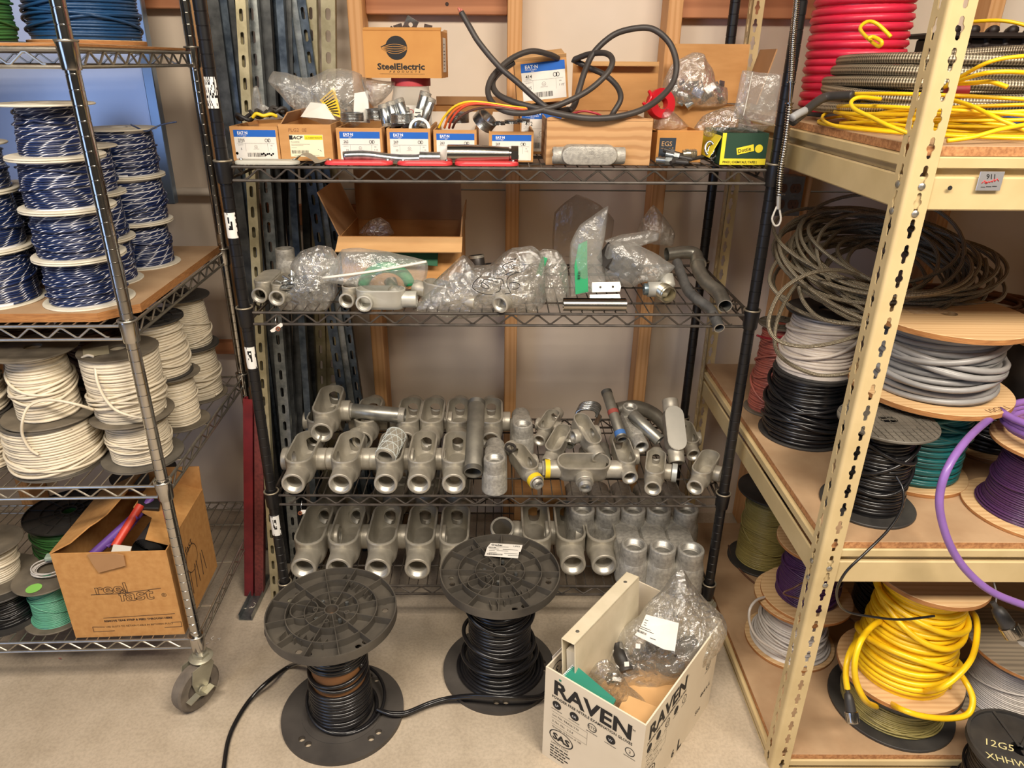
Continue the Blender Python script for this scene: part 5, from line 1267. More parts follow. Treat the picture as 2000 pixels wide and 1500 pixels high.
for kk in range(5):
    P = []
    for i in range(13):
        t = i/12; x = gx - gr*1.35 + gr*2.3*t; y = gz + (kk-2)*gr*.02 + (gr*(.30-.19*kk))*math.sin(PI*min(1, t*.85+.05))*1.15
        P.append(mz2 @ Vector((x, y, 0)))
    for p, q in zip(P[:-1], P[1:]): 
        dd = (q-p).normalized(); nn = Vector((-dd.z, 0, dd.x))*.0005; b.quad(p-nn, q-nn, q+nn, p+nn)
b.build('globe_lines', BROWNC, root, smooth=0)
b = MB(); b.box((w/2+.0004, .06, h*.5), (.0005, .05, h*.75)); lab = b.build('side_label', PAPER, root)
b = MB()
for i in range(8): rect_into(b, .04, h*(.2+.075*i), .04+.012+.02*((i*7) % 3)/3, h*(.22+.075*i), front_mx((w/2+.001, 0, 0), (0, 1, 0)))
b.build('print', INK, lab, smooth=0)
for i, (x, y, s, rot) in enumerate([(800, 53, .020, .5), (780, 60, .014, -.3), (835, 60, .013, .2), (765, 64, .012, .6)]):
    c = at(x, y, Y=1.80); mm = MB(); plate_holes(mm, [(-s*.7, -s), (s*.7, -s), (s*.7, s), (-s*.7, s)], [circle(s*.25, 12, 0, s*.3)], 0, .0025, front_mx((0, 0, 0))); o = mm.build('steel_bracket', ZINC, None, c, (.2, rot, .1), smooth=0)
    tag(o, 'shiny zinc bracket sticking out of the brown carton, %s' % ('tallest', 'left one', 'right one', 'far left')[i], 'bracket')

# white carton with torn brown flap behind the 263 carton
Yw = 1.845; p0, p1 = at(842, 245, Y=Yw), at(1003, 245, Y=Yw); w = p1.x-p0.x; h = at(900, 218, Y=Yw).z-Z1
root = thing('cardboard_box', 'white carton with a thumb notch and brown flap behind the coloured wires', 'box', ((p0.x+p1.x)/2, Yw, Z1)); WHITEC = mat('white card', (222, 210, 196), .75, 0, col2=(208, 196, 180), scale=8)
b = MB(); r = .014; nx = w*.18
out = [(-w/2, 0), (w/2, 0), (w/2, h)] + [(nx+r*math.cos(t), h+r*math.sin(t)) for t in np.linspace(0, -PI, 9)] + [(-w/2, h)]
plate_holes(b, out, [], -.003, 0, front_mx((0, 0, 0))); b.build('front_panel', WHITEC, root)
carton(root, w, .12, h*1.15, CARD, heights=(h*.7, h*1.1, h, h)).location.y = .003
hb = at(900, 193, Y=Yw+.10).z-Z1; flap(root, (-w/2+.005, .119, h*1.1), (1, 0, 0), w*.97, (0, .03, 1), max(.02, hb-h*1.1), CARDIN)
MB().box((-w/2+.0015, .06, h*.62), (.0025, .118, h*1.24)).build('side_panel', CARDL, root)
# cartons stacked behind: 414 tilted on another
Y4 = 1.80; p0, p1 = at(1016, 245, Y=Y4), at(1104, 245, Y=Y4); hl = at(1040, 208, Y=Y4).z-Z1; w = p1.x-p0.x
root = thing('cardboard_box', 'labelled carton standing under the tilted 414 carton', 'box', ((p0.x+p1.x)/2, Y4, Z1)); carton(root, w, .16, hl, CARD)
eaton(root, w*.88, hl*.9, '412', '25', '1', front_mx((-w*.47, -.0002, hl*.06)))
flap(root, (-w/2, .002, hl), (1, 0, 0), w, (0, 1, .02), .155, CARD)
Y5 = 1.79; p0, p1 = at(1010, 203, Y=Y5), at(1112, 190, Y=Y5); w = (p1-p0).length*.98; h5 = (at(1000, 116, Y=Y5)-at(1010, 203, Y=Y5)).length*.97
root = thing('cardboard_box', 'labelled carton marked 414 tilted on top of another carton', 'box', ((p0.x+p1.x)/2, Y5, at(1060, 201, Y=Y5).z+.001), (0, -math.radians(6), 0)); carton(root, w, .13, h5, CARD)
flap(root, (-w/2, .002, h5), (1, 0, 0), w, (0, 1, .12), .128, CARDL); flap(root, (-w/2, .002, h5), (1, 0, 0), w, (0, -.3, .5), .008, CARDL)
eaton(root, w*.84, h5*.86, '414', '25', '1 1/2"', front_mx((-w*.38, -.0002, h5*.07)), bars_at=.27)

# big plain carton in front, its rear flap up
Yb = 1.605; p0, p1 = at(1066, 322, Y=Yb), at(1268, 322, Y=Yb); w = p1.x-p0.x; h = at(1160, 234, Y=Yb).z-Z1; d = .32
root = thing('cardboard_box', 'large plain ribbed carton open to the back, black cable resting on it', 'box', ((p0.x+p1.x)/2, Yb, Z1)); k = NT('ribbed cardboard'); v = k.coord('Object', (1, 1, 1)); wv = k.n('ShaderNodeTexWave', wave_type='BANDS'); wv.bands_direction = 'Z'; k.put(wv.inputs['Vector'], v); wv.inputs['Scale'].default_value = 17; wv.inputs['Distortion'].default_value = 2.5; wv.inputs['Detail'].default_value = 2
k.put(k.b.inputs['Base Color'], k.ramp(wv.outputs['Fac'], [(.1, lin((172, 128, 84))), (.6, lin((190, 148, 102)))])); k.b.inputs['Roughness'].default_value = .85; k.bump(wv.outputs['Fac'], .25, .002); RIBC = setmat('ribbed cardboard', k)
carton(root, w, d, h, RIBC, heights=(h, h*1.05, h*.98, h*.98))
b = MB(); n = 40; V = []
for i in range(n+1):
    x = -w/2 + w*i/n; zt = h+.003+.004*noise.noise(Vector((i*.25, 1, 4))) - (.007 if 17 < i < 23 else 0); V += [(x, -.001, h-.002), (x, .004, h-.002), (x, .006, zt), (x, .000, zt)]
b.add(V, [q for i in range(n) for q in ((i*4, i*4+4, i*4+7, i*4+3), (i*4+3, i*4+7, i*4+6, i*4+2), (i*4+1, i*4+2, i*4+6, i*4+5))]); b.build('crushed_rim', RIBC, root)
x0, x1 = at(1116, 200, Y=Yb+d).x-root.location.x, at(1281, 200, Y=Yb+d).x-root.location.x; zt = at(1200, 120, Y=Yb+d).z-Z1
flap(root, (x0, d-.002, h), (1, 0, 0), x1-x0, (0, .06, 1), zt-h, CARD, .003); flap(root, (x0+.006, d-.006, zt), (1, 0, 0), x1-x0-.012, (0, -.9, -.35), .022, CARDL)
MB().box((w/2-.001, .03, h*.5), (.004, .004, h*.98)).build('torn_corner', INK, root)

# carton with a dark printed square, and the tall open carton behind it
root, w, h = top_carton('orange brown carton with a dark square print, right of the large carton', 1279, 1367, 257, 320, 1.665, .16, BROWNC); mz = front_mx((-w/2, -.0006, 0))
DARKB = mat('slate print', (44, 54, 66), .6)
b = MB(); rect_into(b, w*.06, 0.001, w*.42, h*.80, mz); b.build('print_square', DARKB, root, smooth=0); b = MB(); mz = front_mx((-w/2, -.0012, 0)); text_into(b, 'EGS', w*.10, h*.53, h*.22, mz); text_into(b, 'Electrical', w*.08, h*.12, h*.12, mz, xs=.8); rect_into(b, w*.1, h*.45, w*.33, h*.46, mz)
for q in ((.33, .45, .345, .36), (.345, .36, .36, .50), (.36, .50, .37, .45)): b.tube([mz @ Vector((w*q[0], h*q[1], 0)), mz @ Vector((w*q[2], h*q[3], 0))], .0005, 4)
b.build('white_print', CARDL, root, smooth=0); flap(root, (-w/2, .003, h), (1, 0, 0), w, (0, 1, -.1), .15, BROWNC)
Yt = 1.80; p0, p1 = at(1285, 255, Y=Yt), at(1440, 255, Y=Yt); w = p1.x-p0.x; h = at(1360, 207, Y=Yt).z-Z1; root = thing('cardboard_box', 'tall open carton at the right back of the top shelf holding clear bags', 'box', ((p0.x+p1.x)/2, Yt, Z1)); carton(root, w, .19, h, CARD)
zt = at(1380, 84, Y=Yt+.19).z-Z1; x0, x1 = at(1312, 150, Y=Yt+.19).x-root.location.x, at(1456, 150, Y=Yt+.19).x-root.location.x
flap(root, (x0, .188, h-.002), (1, 0, 0), x1-x0, (0, .02, 1), zt-h, CARD, .003); flap(root, (x1-.001, .19, h), (0, -1, 0), .12, (.25, 0, 1), (zt-h)*.92, CARDIN, .003)
# green and yellow carton
Yg = 1.625; p0, p1 = at(1405, 318, Y=Yg), at(1494, 318, Y=Yg); w = p1.x-p0.x; h = at(1450, 260, Y=Yg).z-Z1
root = thing('cardboard_box', 'dark green carton with yellow edges and bold yellow lettering strip', 'box', ((p0.x+p1.x)/2, Yg, Z1)); GREENC = mat('dark green card', (32, 66, 48), .6); YELC = mat('yellow card', (240, 220, 50), .6)
carton(root, w, .15, h, GREENC); b = MB(); b.box((-w/2+.004, -.0006, h/2), (.0085, .0012, h)); b.box((0, -.0007, h*.10), (w, .0013, h*.20)); b.build('yellow_edge', YELC, root)
b = MB(); rz = math.radians(13); mzl = front_mx((w*-.14, -.0012, h*.32)); 
for q in ((0, 0),): 
    c_, s_ = math.cos(rz), math.sin(rz); L, Hh = w*.37, h*.215; V = [mzl @ Vector((x*c_-y*s_, x*s_+y*c_, 0)) for x, y in ((0, 0), (L, 0), (L, Hh), (0, Hh))]; b.add(V, [(0, 1, 2, 3)])
ring_into(b, w*.32, h*.52, 0, h*.13, front_mx((0, -.0010, 0)), 24)
b.build('yellow_plate', YELC, root, smooth=0); b = MB(); text_into(b, 'Dottie', L*.06, Hh*.22, Hh*.82, front_mx((w*-.14, -.0018, h*.32)) @ Matrix.Rotation(rz, 4, 'Z'), bold=.0001, xs=.92)
text_into(b, 'PINGS | CHEMICALS | TAPES |', -w*.44, h*.055, h*.105, front_mx((0, -.002, 0)), bold=.0001, xs=.84); b.build('black_print', INK, root, smooth=0)
flap(root, (-w/2+.002, .148, h*.96), (0, -1, 0), .14, (-.45, 0, -.9), .055, YELC, .0015, name='side_flap')
for i in range(5):
    c = at(1386+5*i, 290+6*(i % 3), Y=1.655+.01*i); P = [c+Vector((.010*math.cos(t), .006*math.sin(t), .014*math.sin(t))) for t in np.linspace(0, 2*PI, 14, endpoint=False)]
    o = MB().tube(P, .0032, 6, closed=True).build('steel_clip', ZINC, smooth=180); tag(o, 'steel clip spilling left of the green carton', 'clip', 'steel clips beside the green carton')

# ---- black cable with bare end, its coloured cores bent into the 263 carton
bcable = thing('cable', 'long black cable looping over the top shelf cartons, bare end up at left', 'cable', at(1060, 215, Y=1.62)); inv = Matrix.Translation(-Vector(bcable.location)); CABB = mat('dusty black cable jacket', (50, 45, 43), .5, 0, col2=(66, 60, 56), scale=14)
def cpath(pts, r=.0062, m=CABB, name='cable_run', k=10): return MB().tube([inv @ p for p in spline([at(x, y, Y=Y) for x, y, Y in pts], k)], r, 12).build(name, m, bcable, smooth=180)
tip = [(901, 24, 1.70), (918, 54, 1.69), (937, 85, 1.68), (975, 130, 1.67), (1012, 162, 1.655), (1045, 192, 1.635), (1067, 209, 1.622), (1090, 216, 1.63), (1110, 214, 1.66)]
cpath(tip)
cpath([(1122, 116, 1.76), (1150, 106, 1.74), (1182, 104, 1.71), (1196, 117, 1.68), (1187, 142, 1.66), (1150, 176, 1.64), (1100, 202, 1.62), (1062, 214, 1.61), (1025, 221, 1.605), (990, 218, 1.61), (966, 205, 1.63), (954, 186, 1.65), (955, 164, 1.67), (968, 142, 1.69), (1000, 114, 1.72), (1037, 100, 1.745), (1072, 106, 1.77), (1090, 114, 1.79)])
cpath([(1003, 122, 1.74), (975, 142, 1.72), (962, 162, 1.69), (972, 184, 1.66), (1005, 200, 1.635), (1050, 212, 1.615), (1100, 224, 1.598), (1150, 231, 1.592), (1200, 229, 1.595), (1250, 216, 1.61), (1287, 193, 1.64), (1314, 162, 1.67), (1321, 125, 1.69), (1310, 88, 1.71), (1285, 62, 1.72), (1257, 54, 1.73), (1212, 62, 1.74), (1182, 80, 1.74), (1157, 107, 1.73), (1142, 140, 1.71), (1132, 172, 1.69), (1122, 205, 1.67), (1112, 216, 1.65)], .0066)
cpath([(1118, 116, 1.77), (1150, 132, 1.76), (1182, 147, 1.74), (1206, 170, 1.72), (1212, 194, 1.70), (1198, 220, 1.69), (1190, 235, 1.70)])
for i, (col, pts) in enumerate([((246, 200, 40), [(1028, 212, 1.612), (990, 207, 1.62), (950, 201, 1.63), (915, 199, 1.64), (888, 208, 1.65), (868, 228, 1.66), (857, 250, 1.67)]), ((226, 112, 44), [(1030, 213, 1.610), (990, 210, 1.615), (950, 204, 1.625), (918, 202, 1.635), (892, 212, 1.645), (876, 230, 1.655), (868, 250, 1.67)]), ((214, 78, 50), [(1030, 215, 1.611), (985, 209, 1.612), (945, 203, 1.622), (915, 205, 1.632), (895, 217, 1.642), (882, 234, 1.652), (877, 250, 1.67)]), ((92, 58, 46), [(1020, 219, 1.605), (980, 211, 1.61), (945, 210, 1.622), (915, 218, 1.635), (893, 234, 1.648), (884, 250, 1.67)])]):
    cpath(pts, .0026, mat('core %d' % i, col, .4), 'coloured_core')
cpath([(1118, 222, 1.66), (1140, 217, 1.66), (1165, 222, 1.66), (1180, 230, 1.67)], .0024, mat('red wire', (170, 44, 56), .4), 'coloured_core')
p = inv @ at(901, 25, Y=1.70); q = inv @ at(897, 17, Y=1.70)
for i in range(3): MB().tube([p+Vector((.003*math.cos(i*2.1), .003*math.sin(i*2.1), 0)), q+Vector((.0035*math.cos(i*2.1), .0035*math.sin(i*2.1), .001*i))], .0024, 8).build('bare_core', mat('copper pink core', (190, 110, 96), .4), bcable, smooth=180)

# ---- things along the front edge
ze = Z1+.0006
def cover(label, x0, x1, col, dy=0):
    a, b_ = at(x0, 326, Y=1.592+dy), at(x1, 326, Y=1.592+dy); L = b_.x-a.x; root = thing('box_cover', label, 'cover', ((a.x+b_.x)/2, 1.594+dy, ze)); m = MB(); st = [(y, x) for x, y in stadium(.042, L, 7)]
    n = len(st); lv = [(1, 0), (1, .0035), (.985, .0055), (.93, .0075)]; V = [(x*(1-(1-s)*.3) if False else x*s, y*s, z) for s, z in lv for x, y in st]
    m.add(V, [tuple(range(n))[::-1]] + [(i*n+j, i*n+(j+1) % n, (i+1)*n+(j+1) % n, (i+1)*n+j) for i in range(3) for j in range(n)] + [tuple(3*n+j for j in range(n))]); m.build('plate', col, root, fix=True)
    for s in (-1, 1): MB().lathe([(0, .011), (.003, .0105), (.0045, .008), (.0045, .007), (0, .007)], 12, Matrix.Translation((s*(L/2-.012), .004, 0))).build('screw', ZINC, root)
REDC = mat('red painted cover', (214, 62, 66), .4); GREYC = mat('grey painted cover', (186, 184, 172), .5)
cover('red stadium shaped cover at the shelf edge, left of three', 634, 768, REDC); cover('red stadium shaped cover at the shelf edge, middle of three', 776, 884, REDC); cover('red stadium shaped cover at the shelf edge, right of three', 888, 1013, REDC)
cover('grey stadium shaped cover under the 270S carton, at the shelf edge', 460, 586, GREYC)
b = MB(); P = []
for i in range(13):
    t = i/12; P.append((t, .010*math.sin(t*PI*1.0)*(1 if t < .6 else .6)+.004+.006*math.sin(t*7)))
a0, a1 = at(575, 324, Y=1.60), at(641, 324, Y=1.60); V = []
for t, z in P:
    for y in (-.02, .02):
        for th in (0, .002): V.append((a0.x+(a1.x-a0.x)*t, 1.605+y+.006*math.sin(t*5), ze+z+th))
Fq = []
for i in range(12): q = i*4; Fq += [(q, q+4, q+6, q+2), (q+1, q+3, q+7, q+5), (q, q+1, q+5, q+4), (q+2, q+6, q+7, q+3)]
Fq += [(0, 2, 3, 1), (48, 49, 51, 50)]; o = b.add(V, Fq).build('gasket', mat('grey cork gasket', (150, 140, 122), .8), fix=True); tag(o, 'curled grey gasket lying at the shelf edge left of the red covers', 'gasket')
ry = 1.612; m = MB(); pth = spline([at(672, 305, Y=ry), at(710, 304, Y=ry), at(745, 304, Y=ry), at(785, 307, Y=ry), at(822, 306, Y=ry)], 6); zc_ = ze+.0115
gp = thing('pipe', 'bent grey zinc tube lying behind the red covers', 'pipe', (pth[0].x, ry, zc_)); inv2 = Matrix.Translation(-Vector(gp.location))
MB().tube([inv2 @ Vector((p.x, p.y, zc_+.004*math.sin(i*.22+.4))) for i, p in enumerate(pth)], .0108, 18).build('tube', ZINC, gp, smooth=180)
a = inv2 @ Vector((at(820, 306, Y=ry).x, ry, zc_)); b_ = inv2 @ Vector((at(860, 306, Y=ry).x, ry, zc_)); MB().tube([a, b_], .0128, 18).build('coupling', ZINC, gp)
a = at(874, 300, Y=ry); b_ = at(1012, 300, Y=ry); L = b_.x-a.x; st = thing('pipe_union', 'polished stainless tapered pipe with hex end by the 263 carton', 'pipe', (a.x, ry-.006, ze+.0205), (0, PI/2, 0))
MB().lathe([(.017, 0), (.0195, .001), (.0198, L*.25), (.0192, L*.45), (.0160, L*.75), (.0150, L*.87), (.0125, L*.88), (.0125, L*.90), (.010, L*.90), (.010, .002)], 32, closed=True).build('tube', STAIN, st)
MB().prism([(.0175*math.cos(t), .0175*math.sin(t)) for t in np.linspace(0, 2*PI, 6, endpoint=False)], L*.90, L, None).build('hex_end', STAIN, st, smooth=0)
o = MB().box((0, 0, 0), (.013, .001, .030), .0003).build('paper_tag', PAPER, None, at(866, 300, Y=1.625)); tag(o, 'small white tag between the grey tube and stainless pipe', 'tag')
# closed conduit body in front of the large carton
c = at(1149, 312, Y=1.592); cb_ = thing('conduit_fitting', 'cast closed conduit body with raised letters in front of the large carton', 'fitting', (c.x, 1.592, Z1+.0235), (0, 0, 0)); Lc = at(1219, 312, Y=1.592).x-at(1079, 312, Y=1.592).x
lt = CASTR; s = Lc/2
hull = loft([(.010, .050, -.0225), (.017, .057, -.020), (.0205, .060, -.008), (.0205, .060, .016), (.018, .0575, .0225), (.0135, .054, .0235)])
hull.v = [(y, -z if False else -x, z) for x, y, z in hull.v]; hull.v = [(x, -z, y) for x, y, z in hull.v]
me = boolean(hull, [MB().lathe([(0, -s), (.0165, -s), (.0175, -s+.002), (.0175, -s+.02), (.019, -s+.034), (.019, s-.034), (.0175, s-.02), (.0175, s-.002), (.0165, s), (0, s)], 26, axis_mx((0, 0, -.002), (1, 0, 0)))], [MB().lathe([(0, -s-.01), (.0135, -s-.01), (.0135, -s+.03), (0, -s+.03)], 22, axis_mx((0, 0, -.002), (1, 0, 0))), MB().lathe([(0, s-.03), (.0135, s-.03), (.0135, s+.01), (0, s+.01)], 22, axis_mx((0, 0, -.002), (1, 0, 0)))])
link('housing', me, lt, cb_)
b = MB(); mz = front_mx((0, -.0233, .002), (-1, 0, 0), (0, 0, -1)); mz = front_mx((0, -.0236, 0)) @ Matrix.Rotation(PI, 4, 'Z'); text_into(b, 'CROUSE-HINDS', 0, .002, .0085, mz, align='CENTER', ext=.0004); text_into(b, 'C57', 0, -.010, .010, mz, align='CENTER', ext=.0004); b.build('raised_letters', lt, cb_, smooth=0)
# plugs and glands at the right front
def plug(label, a, bb, r, m1, m2): 
    a, bb = Vector(a), Vector(bb); d = bb-a; L = d.length; root = thing('cable_gland', label, 'fitting', a, d.to_track_quat('Z', 'Y').to_euler())
    MB().lathe([(0, 0), (r*.7, 0), (r*.75, L*.3), (0, L*.3)], 14).build('threaded_end', m1, root); MB().prism([(r*math.cos(t), r*math.sin(t)) for t in np.linspace(0, 2*PI, 6, endpoint=False)], L*.3, L*.5).build('hex_nut', m1, root, smooth=0); MB().lathe([(r*.6, L*.5), (r*.65, L*.9), (r*.4, L), (0, L)], 14).build('dome', m2, root); return root
NICK = mat('nickel plated brass', (206, 196, 170), .25, .9)
plug('silver and black cable gland at the right front, lower one', at(1282, 312, Z=Z1+.010), at(1345, 318, Z=Z1+.008), .0085, GALV, BLACKPL); plug('silver and black cable gland crossing over the lower one', at(1300, 301, Y=1.625), at(1352, 312, Y=1.612), .0085, GALV, BLACKPL); plug('black cable gland behind the silver ones', at(1296, 292, Y=1.645), at(1335, 305, Y=1.64), .008, BLACKPL, BLACKPL)
plug('black lever shaped gland lying at far right of the glands', at(1310, 318, Z=Z1+.007), at(1374, 306, Y=1.64), .0065, BLACKPL, BLACKPL)
nk = thing('cable_gland', 'nickel plated ribbed gland beside the green carton', 'fitting', at(1333, 302, Y=1.632), Vector((1, 0, .05)).to_track_quat('Z', 'Y').to_euler()); MB().lathe([(0, 0), (.010, 0), (.010, .006), (.012, .006), (.012, .012), (.0105, .012), (.0105, .016), (.0115, .017), (.0105, .020), (.0115, .021), (.0105, .024), (.0115, .025), (.0105, .028), (.009, .030), (0, .030)], 20).build('gland_body', NICK, nk)

# ================================================================ channel strut, leaning sheet, floor things
def slot_hole(w=.0135, l=.028, n=6):
    return stadium(w, l, n)
def strut(label, top, bot, wd, slotted_, m, Yt, Yb, dep=.021, zt=2.05, name='channel_strut'):
    a, b = at(top[0], top[1], Y=Yt), at(bot[0], bot[1], Y=Yb); d = (a-b).normalized()
    foot = b + d*((.002-b.z)/d.z); L = (zt-foot.z)/d.z
    root = thing(name, label, 'channel', foot); yv = Vector((0, -1, 0)); z = d; x = yv.cross(z).normalized() * -1; x = Vector((1, 0, 0)); x = (x - z*x.dot(z)).normalized(); y = z.cross(x)
    root.rotation_euler = Matrix((x, y, z)).transposed().to_euler()
    mb = MB(); th = .0024
    if slotted_:
        slotted_plate(mb, wd, L, .0508, slot_hole(.0135 if wd > .03 else .009), front_mx((0, -dep/2, 0)), th)
    else: mb.box((0, -dep/2+th/2, L/2), (wd, th, L))
    for s in (-1, 1):
        mb.box((s*(wd/2-th/2), th/2, L/2), (th, dep-th, L)); mb.box((s*(wd/2-.004), dep/2-th/2, L/2), (.008, th, L))
    mb.build('channel', m, root, smooth=30); return root
SL = [('dark grey channel strut nearest the left black post', (418, 0), (512, 730), .028, 0, GALVD, 1.99, 1.93), ('bluish channel strut, second from the left black post', (436, 0), (524, 730), .024, 0, GALVB, 2.00, 1.95),
      ('dull channel strut, third from the left black post', (452, 0), (536, 730), .020, 0, GALVD, 2.01, 1.96), ('pale yellow zinc slotted strut standing in front of the grey ones', (472, 0), (509, 640), .024, 1, GOLDZ, 1.93, 1.82),
      ('bright slotted galvanized strut right of the pale yellow one', (492, 0), (548, 700), .030, 1, GALV, 1.97, 1.86), ('rough dark grey strut with scratched face', (516, 0), (566, 800), .034, 0, GALVD, 2.00, 1.88),
      ('dark strut behind the rear black post', (532, 0), (598, 730), .026, 0, GALVB, 2.035, 1.99), ('blued slotted strut, left of a pair leaning to the right', (556, 0), (664, 730), .028, 1, GALVB, 2.02, 1.98),
      ('blued plain strut, middle of the leaning bundle', (574, 0), (680, 730), .018, 0, GALV, 2.03, 1.99), ('blued slotted strut at the right of the leaning bundle', (590, 0), (694, 730), .022, 1, GALVB, 2.04, 2.0),
      ('gold zinc slotted strut with long slots, left of two', (608, 0), (626, 620), .030, 1, GOLDZ, 2.050, 2.045), ('gold zinc slotted strut with long slots, right of two', (642, 0), (650, 620), .036, 1, GOLDZ, 2.058, 2.055),
      ('dark strut standing low between the bundle and the shelf', (562, 0), (588, 900), .022, 0, GALVD, 2.02, 1.90), ('thin grey strut left of the gold pair', (582, 0), (612, 760), .020, 0, GALVD, 2.05, 2.02),
      ('thin bluish strut at the front of the lower bundle', (548, 0), (606, 860), .018, 0, GALVB, 1.995, 1.90)]
for lb, t, b_, wd, sl, m_, Yt, Yb_ in SL: tag(strut(lb, t, b_, wd, sl, m_, Yt, Yb_), group='channel struts behind the black unit')
REDS = mat('dark red primed steel', (124, 34, 40), .5, 0, col2=(96, 26, 32), scale=20); REDR = mat('rusty red primed steel', (118, 52, 48), .65, 0, col2=(90, 38, 36), scale=120)
for lb, x, xb, m_, z in (('dark red channel leaning behind the left black post, left one', 486, 488, REDS, .64), ('rusty red channel leaning behind the left black post, right one', 508, 508, REDR, .60)):
    f = at(xb, 1160, Z=.002); t = at(x, 720, Y=1.80); tag(strut(lb, (x, 740), (xb, 1158), .026, 0, m_, 1.79, f.y, zt=z), group='red channels')
a, b_ = at(479, 1206, Z=.012), at(522, 1118, Z=.012); o = thing('channel_strut', 'short grey channel lying on the floor by the left black post', 'channel', (a+b_)/2, ((0, 0, math.atan2(b_.y-a.y, b_.x-a.x)-PI/2)))
mb = MB(); L = (b_-a).length
for s in (-1, 1): mb.box((s*.0185, 0, 0), (.002, L, .020))
mb.box((0, 0, -.009), (.037, L, .002)); mb.build('channel', GALV, o)
# leaning white sheet with metal edge behind the cart
SHEET = mat('glossy white sheet with painted sky tint', (206, 212, 226), .3, .55, col2=(194, 200, 218), scale=3, coat=.1)  # blue of the reflected sky is tinted into the base colour
xe = at(255, 0, Y=2.05).x; sh = thing('whiteboard', 'glossy white board with a metal edge leaning behind the chrome cart', 'board', (xe-.6, 2.055, 1.135), (math.radians(-1), 0, 0))
MB().box((0, 0, .45), (1.2, .012, .9), .001).build('panel', SHEET, sh)
EDGE = mat('brushed aluminium edge', (150, 168, 190), .3, .8)
MB().box((.612, -.004, .45), (.028, .026, .93), .002).build('edge_trim', EDGE, sh); MB().box((0, -.004, -.006), (1.2, .022, .02), .002).build('edge_trim', EDGE, sh)
MB().lathe([(0, .001), (.004, .001), (.004, 0), (0, 0)], 12, axis_mx((.548, -.0062, .115), (0, -1, 0))).build('screw', INK, sh)

# ---- floor reels
def floor_reel(label, c, seed, gap=None, rot=0):
    R, H, th, tb = .150, .332, .023, .012; root = thing('cable_reel', label, 'reel', (c[0], c[1], 0), rot)
    b = MB(); hs = [circle(.0085, 12, .118*math.cos(a), .118*math.sin(a)) for a in (.75, .95, 2.85+.9, 3.05+.9, 5.3, 5.5)] + [circle(.013, 16)]
    plate_holes(b, circle(R, 72), hs, 0, tb); b.build('base_flange', DARKPL2, root)
    MB().lathe([(.1, tb-.0002), (.1, tb+.0012), (.086, tb+.002), (.086, tb-.0002)], 48, closed=True).build('hub_ring', DARKPL2, root)
    b = MB(); hs2 = [circle(.0075, 12, .122*math.cos(a), .122*math.sin(a)) for a in (2.3, 2.5, 4.1, 4.3, .15, -.05, 5.2, 5.35)] + [circle(.0085, 12, .030*math.cos(a), .030*math.sin(a)) for a in (1.1,)] + [circle(.014, 16)]
    z0 = H-th; web = .0035; plate_holes(b, circle(R, 72), hs2, z0, z0+web)
    for r0, t in ((R-.0030, .0030), (.103, .0022), (.060, .0022), (.014, .0032)): b.lathe([(r0, z0), (r0+t, z0), (r0+t, H), (r0, H)], 60, closed=True)
    for i in range(12):
        a = i*PI/6 + .12; rm = Matrix.Rotation(a, 3, 'Z'); b.box(rm @ Vector(((.016+R)/2, 0, (z0+H-.001)/2)), (R-.017, .0022, th-.002), rot=rm)
    for gx, a0 in ((.70, .62), (2.7, .62)):
        for i in range(7):
            t = -.05+.0165*i; rm = Matrix.Rotation(a0+.35 if gx < 1 else a0+.35, 3, 'Z')
            for sgn in (1, -1):
                p = Vector((.085*sgn+.004*i*sgn, t*1.0, 0)) if gx < 1 else None
                if p is None: continue
                q = Matrix.Rotation(.9, 3, 'Z') @ p
                if q.length < .135 and q.length > .066: b.box((q.x, q.y, (z0+H-.003)/2), (.020, .0016, th-.004), rot=rm)
    for a in (1.35, 2.9, 4.4, 5.9): b.lathe([(.004, z0+web*.5), (.0065, z0+web*.5), (.0065, H-.002), (.004, H-.002)], 12, Matrix.Translation((.037*math.cos(a), .037*math.sin(a), 0)), closed=True)
    b.lathe([(.030, z0+web*.5), (.0325, z0+web*.5), (.0325, H), (.030, H)], 24, Matrix.Translation((-.062, .012, 0)), closed=True)
    b.build('top_flange', REELTOP, root)
    for a in (.5, 2.1, 3.7, 5.2):
        MB().lathe([(0, H-.002), (.004, H-.002), (.0046, H-.005), (.0046, H-.010), (0, H-.010)], 12, Matrix.Translation((.040*math.cos(a), .040*math.sin(a), 0))).build('bolt', ZINC, root)
    return root, R, H, th, tb
REELTOP = mat('dusty reel plastic', (60, 56, 51), .55, 0, col2=(88, 82, 73), scale=9)
DARKPL2 = mat('black moulded plastic', (58, 54, 51), .55, 0, col2=(78, 73, 68), scale=9)
def wrap(root, z0, z1, prof, wr, seed, wire, messy=0):
    MB().tube(helix(z0, z1, prof, wr, seed, 40, .4), wr, 8).build('wire_winding', WIRES[wire], root, smooth=180)
cL, cR = (-.381, 1.298), (.010, 1.440)
rl, R, H, th, tb = floor_reel('black reel in front with a brown core showing between the black turns', cL, 1, rot=.2)
MB().lathe([(.0635, tb), (.0635, H-th)], 40).build('core', CORE, rl)
pf = lambda t: .0665 + .004*math.sin(PI*t)
wrap(rl, tb, tb+.122, lambda t: .072-.002*t, .0050, 3, 'black'); wrap(rl, tb+.168, H-th, lambda t: .067+.003*t, .0048, 5, 'black')
for j in range(2): 
    P = [(.0685*math.cos(a), .0685*math.sin(a), tb+.142+.012*j+.010*math.sin(a+j)) for a in np.linspace(0, 2*PI, 48, endpoint=False)]; MB().tube(P, .0048, 8, closed=True).build('loose_turn', WIRES['black'], rl, smooth=180)
